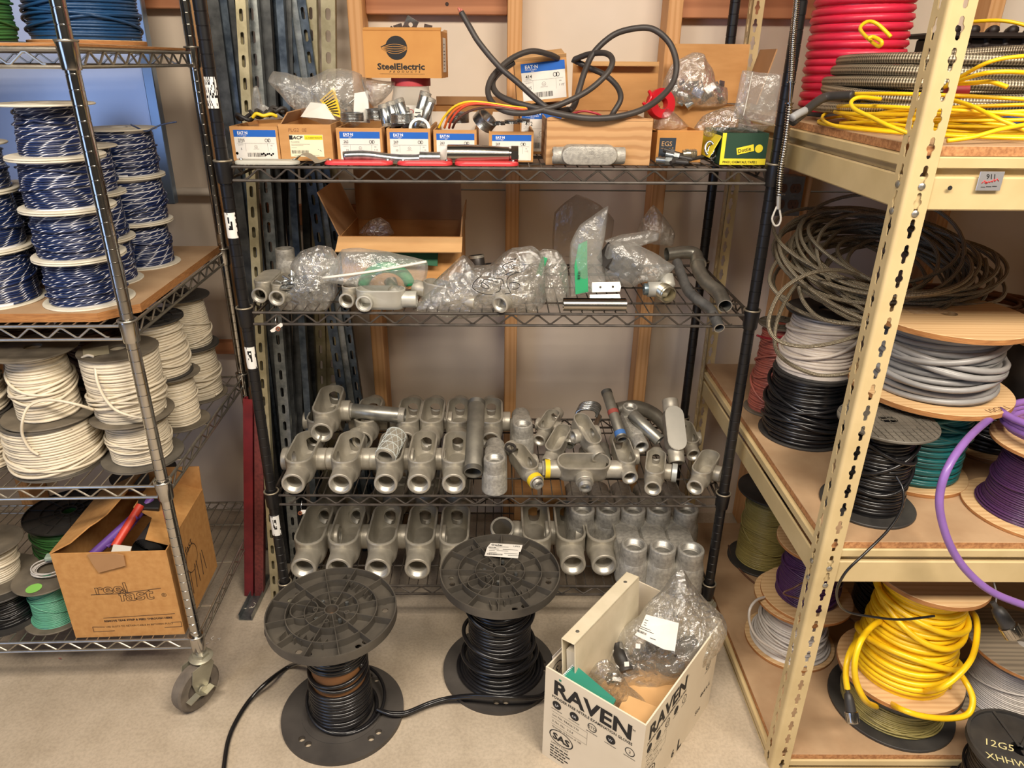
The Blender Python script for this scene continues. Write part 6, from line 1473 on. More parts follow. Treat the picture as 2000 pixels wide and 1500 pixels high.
P = [(.078*math.cos(a)+.006, .078*math.sin(a), tb+.007+.0035*math.sin(a*2)) for a in np.linspace(0, 2*PI, 48, endpoint=False)]; MB().tube(P, .005, 8, closed=True).build('loose_turn', WIRES['black'], rl, smooth=180)
P = [(.095*math.cos(a)+.010, .090*math.sin(a)+.01, tb+.03+.025*math.sin(a-.2)) for a in np.linspace(0, 2*PI, 48, endpoint=False)]; MB().tube(P, .0042, 8, closed=True).build('loose_turn', WIRES['black'], rl, smooth=180)
strand(rl, [at(622, 1288, Y=1.31), at(600, 1291, Y=1.36), at(565, 1302, Y=1.44), at(525, 1330, Z=.03), at(490, 1365, Z=.012), at(462, 1408, Z=.007), at(445, 1450, Z=.006), at(436, 1510, Z=.006)], .0058, 'black', 'cable_end', 10)
rr_, R, H, th, tb = floor_reel('black reel at the back full of glossy black cable, shipping label on top', cR, 2, rot=.9)
wrap(rr_, tb, H-th, lambda t: .080 + .010*max(0, .25-t)/.25 - .004*math.sin(PI*t), .0054, 7, 'black')
for k2, (r, z, t) in enumerate(((.094, .010, .004), (.103, .007, .003), (.112, .006, .003), (.098, .055, .014), (.092, .11, .02), (.089, .22, .03))):
    P = [(r*math.cos(a)+.004*math.sin(k2), r*math.sin(a), tb+z+t*math.sin(a+k2*1.3)*(.4 if z < .02 else 1)) for a in np.linspace(0, 2*PI, 52, endpoint=False)]; MB().tube(P, .0054, 8, closed=True).build('loose_turn', WIRES['black'], rr_, smooth=180)
for dz in (0, .004): strand(rr_, [at(1075, 1330, Z=.05), at(1058, 1358+dz*500, Y=1.315), at(1000, 1362+dz*600, Y=1.285), at(930, 1358+dz*700, Y=1.30), at(880, 1362+dz*700, Z=.03), at(840, 1372+dz*900, Z=.022), at(795, 1390+dz*900, Z=.024), at(765, 1392+dz*900, Z=.030), at(735, 1385, Z=.034)], .0048, 'black', 'cable_end', 8)
# shipping label
Rm = Matrix.Rotation(-rr_.rotation_euler.z-.07, 4, 'Z'); mz = Rm @ Matrix.Translation((-.044, .052, H+.0006)); b = MB(); lw, lh = .096, .052
b.add([mz @ Vector(p) for p in ((0, 0, 0), (lw*.9, -.004, .0004), (lw*.92, .022, .0006), (lw*.96, .024, .0004), (lw, lh, .0006), (.012, lh+.002, .0006), (.004, lh*.7, 0))], [(0, 1, 2, 3, 4, 5, 6)])
lab = b.build('paper_label', PAPER, rr_, smooth=0); b = MB(); mz = mz @ Matrix.Translation((0, 0, .0014))
text_into(b, 'Graybar', .014, .043, .009, mz, bold=.0002); text_into(b, 'UPS2', .072, .041, .008, mz); bars(b, .006, .004, .040, .006, mz, 4); bars(b, .008, .033, .02, .004, mz, 5)
for i, (x, y, w_) in enumerate(((.03, .038, .03), (.01, .028, .025), (.045, .028, .04), (.01, .022, .015), (.03, .022, .03), (.05, .012, .035), (.01, .014, .02), (.06, .005, .03))): rect_into(b, x, y, x+w_, y+.0010, mz)
b.build('black_print', INK, lab, smooth=0)

# ---- white glove carton
P0 = Vector((.1105, 1.183, 0)); P1 = Vector((.303, 1.029, 0)); yaw = math.atan2(P1.y-P0.y, P1.x-P0.x); w = (P1-P0).length; d = .385; h = .2745
rv = thing('cardboard_box', 'white printed glove carton on the floor holding a binder and bagged parts', 'box', (P0+P1)/2, yaw); WCART = mat('white carton board', (228, 216, 194), .65, 0, col2=(216, 203, 180), scale=5)
carton(rv, w, d, h, WCART, .0035)
def pr(mx_, W, top, part):
    b = MB(); s = W/.246; B = [b, MB(), MB()]
    text_into(b, 'RAVEN', .022*s, top-.062, .056, mx_, bold=.0018, xs=1.12*s, shear=0); text_into(b, 'TM', .214*s, top-.034, .008, mx_)
    text_into(b, 'POWDER FREE NITRILE EXAMINATION GLOVES', .020*s, top-.076, .0105, mx_, xs=.90*s, bold=.0002)
    for i, (t, fill) in enumerate((('LP', 1), ('6X', 1), ('STD', 0), ('', 1), ('2', 0))):
        cx, cy = (.034+.046*i)*s, top-.093-.001*i; r = .0115
        ring_into(b, cx, cy, 0 if fill else r*.84, r, mx_, 24, sx=s)
        rect_into(b, cx-.014*s, cy-.0165, cx+.014*s, cy-.0152, mx_)
        if not fill: text_into(b, t, cx, cy-.004, .011, mx_, align='CENTER', xs=s)
    if s > .9:
        for y in (.118, .137, .156): rect_into(b, .022, top-y, .116, top-y+.0006, mx_)
        rect_into(b, .1155, top-.156, .116, top-.118, mx_)
        text_into(b, 'Lot No. TR0261710', .024, top-.130, .0085, mx_); text_into(b, '5 No. No.  2.5.6', .024, top-.149, .0085, mx_); text_into(b, 'Quantity 10 boxes of 100', .024, top-.165, .0075, mx_)
    b = B[1]
    ring_into(b, .050*s, top-.188, .0195, .0215, mx_, 30, sx=1.5*s); text_into(b, 'SAS', .050*s, top-.198, .026, mx_, align='CENTER', bold=.0010, xs=1.1*s); text_into(b, 'SAFETY CORP', .024*s, top-.2165, .0075, mx_, xs=s)
    for i, ww in enumerate((.05, .056, .044, .052, .04)): 
        for j in range(4): rect_into(b, (.022+ww*j/4)*s, top-.226-.0085*i, (.022+ww*(j+.82)/4)*s, top-.2225-.0085*i, mx_)
    b = B[2]
    if s > .9:
        text_into(b, '6', .168, top-.262, .030, mx_, bold=.0008); text_into(b, 'SP-2001', .104, top-.262, .011, mx_, rot=-.1); text_into(b, '6pcs', .140, top-.268, .02, mx_) if False else None; text_into(b, 'L', .198, top-.268, .05, mx_, bold=.0012)
    for q_, nm in zip(B, ('brand_print', 'maker_print', 'size_print')):
        if q_.v: q_.build(nm, INK, part, smooth=0)
mxf = front_mx((-w/2, -.0006, 0)); pr(mxf, w, h, rv)
b = MB(); mz = front_mx((-w/2, -.0012, 0)); s = 1
for i, t in enumerate(('LP', '6X', None, 'W', None)):
    if t: text_into(b, t, .034+.046*i, h-.097-.001*i, .0095, mz, align='CENTER')
b.build('white_print', WHITEINK, rv, smooth=0)
mxr = front_mx((w/2+.0006, 0, 0), (0, 1, 0)); pr(mxr, .225, h, rv)
b = MB(); ring_into(b, .33, h-.10, .010, .0122, mxr, 20); text_into(b, 'G', .33, h-.105, .014, mxr, align='CENTER'); rect_into(b, .315, h-.118, .346, h-.1165, mxr); text_into(b, '6x4 x L', .31, h-.19, .018, mxr, bold=.0004); text_into(b, 'Size', .29, h-.235, .02, mxr); b.build('black_print', INK, rv, smooth=0)
b = MB(); mi_ = front_mx((-w/2+.0042, d*.10, 0), (0, -1, 0)); mi_ = front_mx((-w/2+.0042, .045, h-.03), (0, 1, 0)); mi_ = front_mx((-w/2+.0042, .06, h-.055), (0, -1, 0), (0, 0, 1)); ring_into(b, .02, .02, .017, .0195, mi_, 24, sx=1.2); text_into(b, '2', .02, .012, .022, mi_, align='CENTER', bold=.0006); b.build('black_print', INK, rv, smooth=0)
b = MB(); text_into(b, 'u', -.02, h-.055, .03, front_mx((.02, d-.0042, 0)), bold=.001); b.build('black_print', INK, rv, smooth=0)
def inbox(x, y, z): c, s_ = math.cos(yaw), math.sin(yaw); q = rv.location; return Vector((q.x+x*c-y*s_, q.y+x*s_+y*c, z))
# binder standing on its edge
bl = inbox(-.060, .165, 0); bd = thing('ring_binder', 'white ring binder standing spine up in the glove carton', 'binder', (bl.x, bl.y, .010), (math.radians(0), math.radians(-4), yaw)); WBIND = mat('cream vinyl', (224, 212, 186), .45, 0, col2=(206, 194, 166), scale=12)
hb = .345; tb_ = .036; Lb = .285
MB().box((0, 0, hb-.0015), (tb_, Lb, .003), .001).build('spine', WBIND, bd); MB().box((-tb_/2+.0015, 0, hb/2), (.003, Lb, hb), .001).build('cover', WBIND, bd); MB().box((tb_/2-.0015, 0, hb/2), (.003, Lb, hb), .001).build('cover', WBIND, bd)
for sy in (-.105, .105): MB().lathe([(0, .0012), (.003, .0012), (.0045, .0004), (.0045, 0), (0, 0)], 14, Matrix.Translation((0, sy, hb))).build('rivet', RIV, bd)
b = MB(); b.box((0, 0, hb-.16), (.022, Lb-.02, .25)); b.build('paper_stack', mat('paper stack', (214, 204, 184), .8, 0, col2=(190, 178, 156), scale=90, stretch=(1, .02, .02)), bd)
for i, (dx, dz, rz) in enumerate(((-.092, .30, .05), (-.084, .285, .02), (-.099, .27, .0))):
    q = inbox(dx, .16-.012*i, 0); o = MB().box((0, 0, dz/2), (.0012, .25-.02*i, dz), .0003).build('paper_sheet', mat('white sheet %d' % i, (226+4*i, 220+3*i, 212+3*i), .6), None, (q.x, q.y, .008), (0, math.radians(-2-2*i), yaw+rz)); tag(o, 'white paper standing left of the binder in the carton, %s' % ('nearest the binder', 'middle', 'outermost')[i], 'paper')
# green notebook, cardboard filler
c1, c2, c3, c4 = at(1092, 1326, Z=.262), at(1121, 1296, Z=.285), at(1203, 1366, Z=.275), at(1194, 1382, Z=.262); gn = thing('notebook', 'teal green spiral notebook leaning inside the front of the carton', 'notebook', c1); inv = Matrix.Translation(-c1)
V = [inv @ p for p in (c1, c2, c3, c4)]; nrm = (V[1]-V[0]).cross(V[3]-V[0]).normalized(); low = Vector((0, 0, -.12))
b = MB(); Q = [V[0], V[1], V[2], V[3], V[3]+low, V[0]+low]; b.add([p for p in V] + [p - Vector((0, 0, .006)) for p in V], [(0, 3, 2, 1), (4, 5, 6, 7), (0, 1, 5, 4), (1, 2, 6, 5), (2, 3, 7, 6), (3, 0, 4, 7)]); b.build('cover', mat('teal notebook cover', (18, 128, 104), .45), gn, fix=True, smooth=0)
b = MB()
for i in range(12):
    p = V[0].lerp(V[1], (i+.5)/12)+Vector((.003, -.001, 0)); P = [p+Vector((.0035*math.cos(t), 0, .0035*math.sin(t))) for t in np.linspace(0, 2*PI, 9, endpoint=False)]; MB().tube(P, .0008, 5, closed=True).build('spiral_loop', WHITEINK, gn, smooth=180)
q = inbox(.02, .17, .15); o = MB().box((0, 0, 0), (w-.05, d-.06, .02), .003).build('cardboard_pad', CARDL, None, q, (.03, 0, yaw)); tag(o, 'pale cardboard pad filling the bottom of the glove carton', 'pad')
q = inbox(.075, .055, .215); o = MB().box((0, 0, 0), (.085, .075, .006), .001).build('cardboard_piece', CARDL, None, q, (.35, -.2, yaw)); tag(o, 'folded pale cardboard piece at the near corner inside the carton', 'cardboard')

# ---- cable box on the lowest cart shelf
rb_ = thing('cardboard_box', 'brown reel cable carton with torn top on the lowest cart shelf', 'box', (-.899, 1.354, CL[3]+.0012), math.radians(3)); w, d, h = .262, .262, .252; RBX = mat('kraft carton', (196, 146, 86), .8, 0, col2=(182, 130, 72), scale=60, bump=.05, bscale=200)
carton(rb_, w, d, h, RBX)
# left flap leaning up and in, torn at the front; right flap; rear flap upright
b = MB(); n = 10; th = .003
prof = [(0, 0), (.05, .012), (.085, .05), (.10, .055), (.12, .075), (.13, .13), (.135, .20), (.136, d)]
V = []
Ls = math.radians(26)
def fl_pt(a, y, t=0): return Vector((-w/2 + a*math.cos(Ls)-t*math.sin(Ls), y, h + a*math.sin(Ls)+t*math.cos(Ls)))
out = [(0, 0), (.055, .006), (.082, .052), (.100, .060), (.118, .078), (.128, .15), (.132, d), (0, d)]
plate_holes(b, out, [], 0, th, Matrix(((math.cos(Ls), 0, -math.sin(Ls), -w/2), (0, 1, 0, 0), (math.sin(Ls), 0, math.cos(Ls), h), (0, 0, 0, 1)))); b.build('flap', RBX, rb_)
b = MB(); Lr = math.radians(20); out = [(0, .02), (0, d), (.125, d), (.122, .12), (.07, .10), (.055, .02)]
plate_holes(b, out[::-1], [], 0, th, Matrix(((-math.cos(Lr), 0, math.sin(Lr), w/2), (0, 1, 0, 0), (math.sin(Lr), 0, math.cos(Lr), h), (0, 0, 0, 1)))); b.build('flap', RBX, rb_)
flap(rb_, (.0, d-.003, h), (1, 0, 0), w/2, (.02, .1, 1), .07, RBX)
b = MB(); out = [(-.045, 0), (-.038, -.03), (-.030, -.052), (.035, -.034), (.036, -.005), (.02, 0)]; plate_holes(b, out[::-1], [], 0, .003, front_mx((0, -.0036, h))); b.build('torn_flap', CARDIN, rb_)
mz = front_mx((-w/2, -.0006, 0)); b = MB()
def outline(s, x, y, size, rot, shear=0):
    cu = bpy.data.curves.new('t', 'FONT'); cu.body = s; cu.size = size; cu.fill_mode = 'NONE'; cu.offset = .0006; cu.bevel_depth = .00055; cu.bevel_resolution = 0; cu.shear = shear
    ob = bpy.data.objects.new('t', cu); me = bpy.data.meshes.new_from_object(ob); c, s_ = math.cos(rot), math.sin(rot)
    b.add([mz @ Vector((x+v.co.x*1.25*c-v.co.y*s_, y+v.co.x*1.25*s_+v.co.y*c, v.co.z)) for v in me.vertices], [tuple(p.vertices) for p in me.polygons]); bpy.data.objects.remove(ob); bpy.data.curves.remove(cu); bpy.data.meshes.remove(me)
tl = math.radians(3); outline('reel', w*.29, h*.525, .040, tl); outline('fast', w*.49, h*.435, .046, tl, .1)
for x0, y0, x1, y1 in ((.25, .52, .55, .525), (.55, .53, .88, .575)): b.tube([mz @ Vector((w*x0, h*y0, 0)), mz @ Vector((w*x1, h*y1, 0))], .0007, 4)
text_into(b, '®', w*.87, h*.47, .016, mz); text_into(b, 'REMOVE TEAR STRIP & FEED THROUGH HERE', w*.30, h*.185, .0078, mz, rot=.03, bold=.0003, xs=1.02); text_into(b, 'USE SLOTS TO RETAIN CABLE IN BETWEEN PULLS', w*.30, h*.115, .0072, mz, rot=.03, xs=1.0)
for q in (((.18, .13), (.29, .125)), ((.18, .13), (.18, .07)), ((.18, .07), (.37, .075)), ((.90, .155), (.99, .16)), ((.99, .16), (.99, .10)), ((.99, .10), (.83, .095)), ((.30, .235), (.95, .262))): b.tube([mz @ Vector((w*q[0][0], h*q[0][1], 0)), mz @ Vector((w*q[1][0], h*q[1][1], 0))], .0006, 4)
b.build('black_print', mat('brown black print', (60, 42, 30), .8), rb_, smooth=0)
b = MB(); mz = front_mx((w/2+.0006, 0, 0), (0, 1, 0)); text_into(b, 'reel fast', .03, h*.62, .034, mz, rot=.15); ring_into(b, .12, h*.55, .035, .037, mz, 24); 
for i in range(7): b.tube([mz @ Vector((.04+.025*i, h*.2, 0)), mz @ Vector((.05+.022*i+.01*(i % 2), h*.46, 0))], .001, 4)
b.build('black_print', mat('brown black print', (60, 42, 30), .8), rb_, smooth=0)
def inreel(x, y, z): c, s_ = math.cos(math.radians(3)), math.sin(math.radians(3)); q = rb_.location; return Vector((q.x+x*c-y*s_, q.y+x*s_+y*c, q.z+z))
for i, (a, b2, r, cl_, lb) in enumerate([((-.06, .03, .22), (.03, .10, .285), .011, (106, 72, 150), 'purple tube in the torn carton, lowest'), ((-.03, .05, .235), (.04, .13, .29), .010, (116, 80, 160), 'purple tube in the torn carton, middle'), ((-.005, .055, .245), (.05, .15, .30), .010, (124, 86, 168), 'purple tube in the torn carton, uppermost'),
                                        ((.0, .03, .245), (.035, .12, .30), .010, (204, 66, 48), 'orange red tube in the torn carton')]):
    o = MB().tube(spline([inreel(*a), inreel(*b2)], 4), r, 10).build('plastic_tube', mat('tube %d' % i, cl_, .4)); tag(o, lb, 'tube')
P = []
for i in range(260):
    a = i*.24; r = .006+.030*i/260; P.append((r*math.cos(a), .02*math.sin(i*.01), r*math.sin(a)))
tr_ = thing('rubber_roll', 'rolled black rubber sheet in the top of the torn carton', 'roll', inreel(.075, .045, .235)); b = MB(); V = []; 
for x, y, z in P: V += [(x, -.02, z), (x, .10, z)]
b.add(V, [(2*i, 2*i+1, 2*i+3, 2*i+2) for i in range(259)]); b.build('sheet', mat('black rubber sheet', (46, 44, 43), .6), tr_, (0, 0, 0), (0, 0, 0), smooth=60)
o = MB().box((0, 0, 0), (.05, .04, .03), .002).build('small_box', mat('black card', (34, 32, 32), .5), None, inreel(.045, .14, .285), (.3, .2, .3)); tag(o, 'small black card box in the torn carton', 'box')
o = MB().box((0, 0, 0), (.04, .03, .002), .0005).build('foil_scrap', mat('silver foil scrap', (190, 186, 178), .3, .4), None, inreel(.022, .012, .245), (.6, .3, .2)); tag(o, 'silvery scrap at the torn carton edge', 'scrap')
# debris on the floor
for i, (x, y, c_, s_) in enumerate([(388, 1295, (186, 140, 84), .004), (125, 1292, (166, 62, 58), .003), (492, 1185, (206, 196, 178), .003), (419, 1252, (226, 220, 208), .002), (1255, 1395, (200, 200, 196), .002)]):
    p = at(x, y, Z=.003); rr = random.Random(i); b = MB()
    for j in range(7 if i != 1 else 1): q = p+Vector((rr.uniform(-.014, .014), rr.uniform(-.01, .01), rr.uniform(0, .004))); b.tube([q, q+Vector((rr.uniform(-.014, .014), rr.uniform(-.01, .01), .002))], s_*.35, 5)
    o = b.build('wire_scraps', mat('scrap %d' % i, c_, .5)); tag(o, ['pile of pale wire clippings on the floor below the chrome cart', 'red wire clipping on the floor under the chrome cart', 'grey wire clippings on the floor by the short channel', 'white crumb on the floor by the cart caster', 'pale clippings beside the glove carton'][i], 'scrap', kind='stuff' if i != 1 else None)

# ================================================================ clear bags and the second shelf
def film(name, haze, col=(236, 236, 230), rough=.14, gl=(.10, .75), bscale=30):
    k = NT(name); tr = k.n('ShaderNodeBsdfTransparent'); tr.inputs[0].default_value = (.94, .94, .93, 1)
    df = k.n('ShaderNodeBsdfDiffuse'); df.inputs[0].default_value = lin(col); tl = k.n('ShaderNodeBsdfTranslucent'); tl.inputs[0].default_value = lin(col)
    m0 = k.n('ShaderNodeMixShader'); m0.inputs[0].default_value = .4; k.t.links.new(df.outputs[0], m0.inputs[1]); k.t.links.new(tl.outputs[0], m0.inputs[2])
    m1 = k.n('ShaderNodeMixShader'); m1.inputs[0].default_value = haze; k.t.links.new(tr.outputs[0], m1.inputs[1]); k.t.links.new(m0.outputs[0], m1.inputs[2])
    gls = k.n('ShaderNodeBsdfAnisotropic') if False else k.n('ShaderNodeBsdfGlossy'); gls.inputs['Roughness'].default_value = rough; gls.inputs['Color'].default_value = (.95, .95, .94, 1)
    v = k.coord('Object'); vo = k.n('ShaderNodeTexVoronoi', feature='DISTANCE_TO_EDGE'); k.put(vo.inputs['Vector'], v); vo.inputs['Scale'].default_value = bscale
    nz = k.noise(v, bscale*1.6, 4, .6); ad = k.n('ShaderNodeMath', operation='ADD'); k.put(ad.inputs[0], vo.outputs['Distance']); k.put(ad.inputs[1], nz)
    bp = k.n('ShaderNodeBump'); k.put(bp.inputs['Height'], ad.outputs[0]); bp.inputs['Strength'].default_value = .85; bp.inputs['Distance'].default_value = .009
    k.t.links.new(bp.outputs[0], gls.inputs['Normal'])
    lw = k.n('ShaderNodeLayerWeight'); lw.inputs[0].default_value = .42; k.t.links.new(bp.outputs[0], lw.inputs['Normal'])
    m2 = k.n('ShaderNodeMixShader'); k.t.links.new(k.ramp(lw.outputs['Facing'], [(0, (gl[0],)*3+(1,)), (1, (gl[1],)*3+(1,))]), m2.inputs[0])
    k.t.links.new(m1.outputs[0], m2.inputs[1]); k.t.links.new(gls.outputs[0], m2.inputs[2]); k.t.links.new(m2.outputs[0], k.out.inputs[0]); return setmat(name, k)
CLR = film('clear bag film', .07, gl=(.16, .8), rough=.10, bscale=42); CLR2 = film('hazy clear bag film', .20, gl=(.18, .8), rough=.12, bscale=42); FROST = film('frosted zip bag film', .24, rough=.26, gl=(.08, .4), bscale=20); SMOKE = film('smoky bag film', .30, (150, 126, 104), rough=.25, gl=(.03, .25), bscale=16)
def bag(label, pts, Y, thick, seed, m, crumple=.006, name='plastic_bag', yf=None, M=20, N=150, back=.6, lift=None):
    """closed crumpled film around an outline measured in the photo, standing at depth Y; yf(u,v) bends it in depth"""
    W_ = [at(x, y, Y=Y if yf is None else yf(x, y)) for x, y in pts]; kk = max(3, N//len(W_)); sm = spline(W_, kk, closed=True); L_ = [W_[i].lerp(W_[(i+1) % len(W_)], j/kk) for i in range(len(W_)) for j in range(kk)]; out = [p.lerp(q, .35) for p, q in zip(L_, sm)]; n = len(out)
    c = sum(out, Vector())/n; base = min(p.z for p in out); root = thing(name, label, 'bag', (c.x, c.y, base)); off = root.location
    rr = random.Random(seed); o3 = Vector((rr.random()*50, rr.random()*50, rr.random()*50)); V = []; Fc = []
    def ridge(p, f): return 1-abs(noise.noise(p*f+o3))*2
    def crease(p):
        r_ = 0
        for f, wt in ((11, 1.5), (24, .8), (55, .38)):
            st = Vector((1, 1, .7)); d_, pts_ = noise.voronoi(Vector((p.x*st.x, p.y, p.z*st.z))*f+o3); r_ += wt*(d_[1]-d_[0]-.35)
        return r_
    for side in (-1, 1):
        for j in range(M):
            s = 1-j/M if j else 1
            for i in range(n):
                p = c + (out[i]-c)*s; dome = math.sqrt(max(0, 1-s*s)); t = thick*(1 if side < 0 else back)
                if side > 0 and j == 0: continue
                cr = crumple*crease(p + Vector((0, side*.3, 0)))
                q = p + Vector((0, side*(t*dome) + side*cr*min(1, dome*1.6), 0)) + Vector((noise.noise(p*22+o3), 0, noise.noise(p*22-o3)))*crumple*.6*(1 if j else .5)
                V.append(q-off)
        V.append(c + Vector((0, side*thick*(1 if side < 0 else back), 0)) - off)
    A = M*n + 1; fi = lambda j, i: j*n + i % n; bi = lambda j, i: (i % n) if j == 0 else A + (j-1)*n + i % n
    for j in range(M-1):
        for i in range(n): Fc.append((fi(j, i), fi(j, i+1), fi(j+1, i+1), fi(j+1, i))); Fc.append((bi(j, i), bi(j+1, i), bi(j+1, i+1), bi(j, i+1)))
    for i in range(n): Fc.append((fi(M-1, i), fi(M-1, i+1), M*n)); Fc.append((bi(M-1, i), A+(M-1)*n, bi(M-1, i+1)))
    MB().add(V, Fc).build('film', m, root, smooth=14); return root
def zip_strip(root, a, b_, r=.0022, col=(232, 228, 216)):
    inv = Matrix.Translation(-Vector(root.location)); P = spline([inv @ Vector(p) for p in (a, a.lerp(b_, .5)+Vector((0, 0, -.003)), b_)], 6)
    MB().tube(P, r, 6).build('zip_strip', mat('zip strip', col, .5), root, smooth=180)
def tiny(label, group, n, box, seed, L=(.02, .032), r=.0032, m=None, name='screw'):
    rr = random.Random(seed); hd = MB().lathe([(0, 0), (r*1.9, 0), (r*1.9, r*1.3), (r, r*1.3), (r, 1.0*L[1]), (0, L[1])], 9).mesh(name, 40); hd.materials.append(m or ZINC)
    for i in range(n):
        p = Vector([rr.uniform(a, b) for a, b in box]); d = Vector((rr.uniform(-1, 1), rr.uniform(-1, 1), rr.uniform(-.3, .9))); o = bpy.data.objects.new(name, hd); COL.objects.link(o); o.location = p; o.rotation_euler = d.to_track_quat('Z', 'Y').to_euler(); tag(o, label, 'screw', group)

# ---- second shelf: carton at the back
Yc = 1.755; p0, p1 = at(664, 470, Y=Yc), at(900, 470, Y=Yc); w = p1.x-p0.x; zt = at(780, 462, Y=Yc).z; h = zt-Z2
bx = thing('cardboard_box', 'open brown carton on the second shelf with a pale front flap folded down', 'box', ((p0.x+p1.x)/2, Yc, Z2)); carton(bx, w, .24, h, CARD)
hz = SH[0]-.04-Z2; flap(bx, (-w/2, .236, h-.004), (1, 0, 0), w*.97, (0, .0, 1), hz-h, CARDIN, .003, name='rear_flap')
flap(bx, (-w/2+.001, .238, h), (0, -1, 0), .236, (-.42, 0, 1), .115, CARDIN, .003, name='side_flap'); flap(bx, (w/2-.001, .0, h), (0, 1, 0), .236, (.08, 0, 1), .05, CARDIN, .003, name='side_flap')
flap(bx, (-w/2-.004, .002, h), (1, 0, 0), w+.008, (0, -.62, -.45), .056, CARDL, .003, name='front_flap', sag=.008)
o = MB().box((0, 0, 0), (.165, .0025, .055), .0006).build('green_card', mat('deep green card', (12, 84, 52), .6), None, at(790, 494, Y=1.742), (-.25, .05, 0)); tag(o, 'deep green card under the front flap of the second shelf carton', 'card')
bag('clear bag tip rising inside the second shelf carton', [(700, 455), (720, 432), (742, 424), (760, 436), (770, 456), (740, 466)], 1.83, .03, 31, CLR)
# left: two bodies, casting behind
G2 = 'small conduit bodies at the left front of the second shelf'
def s2(px, py, Y0=None): return at(px, py, Z=Z2+.0205)
f = s2(506, 578); lb1 = body('small closed conduit body at the left end of the second shelf', 'FB', f, f+Vector((0, 1, 0)), .62, group=G2); MB().prism(stadium(.072, .178, 8), .0412, .0446).build('cover_plate', CAST, lb1)
b = MB(); text_into(b, '50', 0, 0, .03, Matrix.Translation((-.012, -.085, .0450)), bold=.001); b.build('raised_number', THREAD, lb1, smooth=0)
f = s2(540, 583); body('small open conduit body beside the knotted bag on the second shelf', 'FB', f, f+Vector((0, 1, 0)), .62, group=G2)
o = body('dark cast conduit body behind the knotted bag on the second shelf', 'FD', d=Vector((-1, .1, 0)), origin=at(592, 525, Z=Z2+.032)+Vector((0, .0, 0)), S=.8, up=(0, 0, -1), m=mat('dark cast metal', (112, 108, 104), .45, .4, bump=.2, bscale=300))
f = s2(676, 588); body('small conduit body hub behind the smooth crosswise one', 'FB', f, f+Vector((.1, 1, 0)), .60, group=G2)
SMOOTHC = mat('smooth grey casting', (190, 188, 178), .45, .35, col2=(172, 170, 160), scale=10)
f = at(707, 596, Z=Z2+.021); body('smooth grey conduit body lying crosswise under the green labelled bag', 'Fl', origin=Vector((f.x+.037, f.y+.046, f.z)), d=Vector((-1, 0, 0)), S=.64, m=SMOOTHC, group=G2)
# knotted bag with screws
bag('knotted clear bag full of screws at the left of the second shelf', [(545, 604), (540, 585), (556, 560), (572, 535), (570, 515), (588, 490), (620, 478), (648, 484), (664, 508), (662, 545), (656, 580), (640, 604), (600, 610)], 1.655, .042, 41, CLR2, .007)
tiny('zinc screw inside the knotted clear bag on the second shelf', 'screws in the knotted bag', 46, [(at(560, 600, Y=1.65).x, at(630, 600, Y=1.65).x), (1.625, 1.685), (Z2+.008, Z2+.055)], 3)
# zip bag with green bend
zb = bag('frosted zip bag holding a green bend and steel nipple on the second shelf', [(632, 548), (650, 515), (668, 487), (700, 484), (760, 492), (834, 510), (832, 545), (800, 562), (765, 580), (735, 575), (690, 560)], 1.64, .035, 43, FROST, .004); zip_strip(zb, at(630, 543, Y=1.607), at(833, 511, Y=1.607), .0032)
P = [at(755+46*math.cos(t), 562-40*math.sin(t), Y=1.635) for t in np.linspace(.15, PI-.1, 16)]
o = MB().tube(P, .013, 12).build('green_sleeve', mat('green plastic sleeve', (44, 158, 104), .5), smooth=180); tag(o, 'green plastic bend inside the frosted zip bag', 'sleeve')
pipe('pipe_nipple', 'steel nipple inside the frosted zip bag', 'pipe', at(772, 577, Y=1.62), at(762, 548, Y=1.65), .0155, NICK, thread=(.012, 0))
# large clear bag with castings, marker writing
bg = bag('large clear bag of castings with black marker writing on the second shelf', [(806, 606), (828, 575), (850, 548), (880, 520), (905, 498), (925, 520), (960, 515), (1000, 484), (1040, 480), (1062, 500), (1064, 545), (1066, 590), (1050, 608), (980, 616), (900, 622), (840, 616)], 1.615, .052, 47, CLR2, .008)
for i, (x, y, S, yw) in enumerate(((868, 580, .62, -1.2), (935, 572, .66, -.8), (1010, 575, .66, .5))):
    c = at(x, y, Z=Z2+.03); body('casting inside the large clear bag, %s' % ('left', 'middle', 'right')[i], 'FBR', origin=c+Vector((0, .02, 0)), d=Vector((math.sin(yw), math.cos(yw), .1)), S=S)
inv = Matrix.Translation(-Vector(bg.location)); Ym = 1.556
for pts in ([(995, 508), (1008, 505), (1000, 511), (982, 519), (989, 531)], [(1001, 515), (1004, 523), (998, 527)], [(987, 537), (1000, 531), (1014, 533)], [(1008, 533), (994, 540), (990, 550), (992, 562), (997, 572), (986, 574)], [(994, 553), (1008, 552), (1016, 558), (1010, 564), (1001, 565)],
            [(940, 538), (927, 550), (923, 561), (932, 569), (945, 574), (962, 575)], [(975, 552), (950, 546), (941, 552), (941, 560), (952, 564), (954, 560), (943, 552)], [(968, 545), (980, 545), (984, 556)], [(978, 558), (976, 568), (968, 571)]):
    MB().tube([inv @ p for p in spline([at(x, y, Y=Ym+.0) for x, y in pts], 4)], .0008, 5).build('marker_line', INK, bg, smooth=180)
pipe('coupling', 'black ribbed coupling standing behind the large clear bag', 'fitting', at(936, 545, Y=1.83), at(930, 498, Y=1.84), .020, mat('dark oiled steel', (66, 62, 60), .4, .5), wall=.004, thread=(.008, .008)); pipe('coupling', 'short dark coupling right of the black ribbed one', 'fitting', at(958, 545, Y=1.84), at(958, 516, Y=1.84), .016, mat('dark oiled steel', (66, 62, 60), .4, .5), wall=.004, thread=(0, 0))
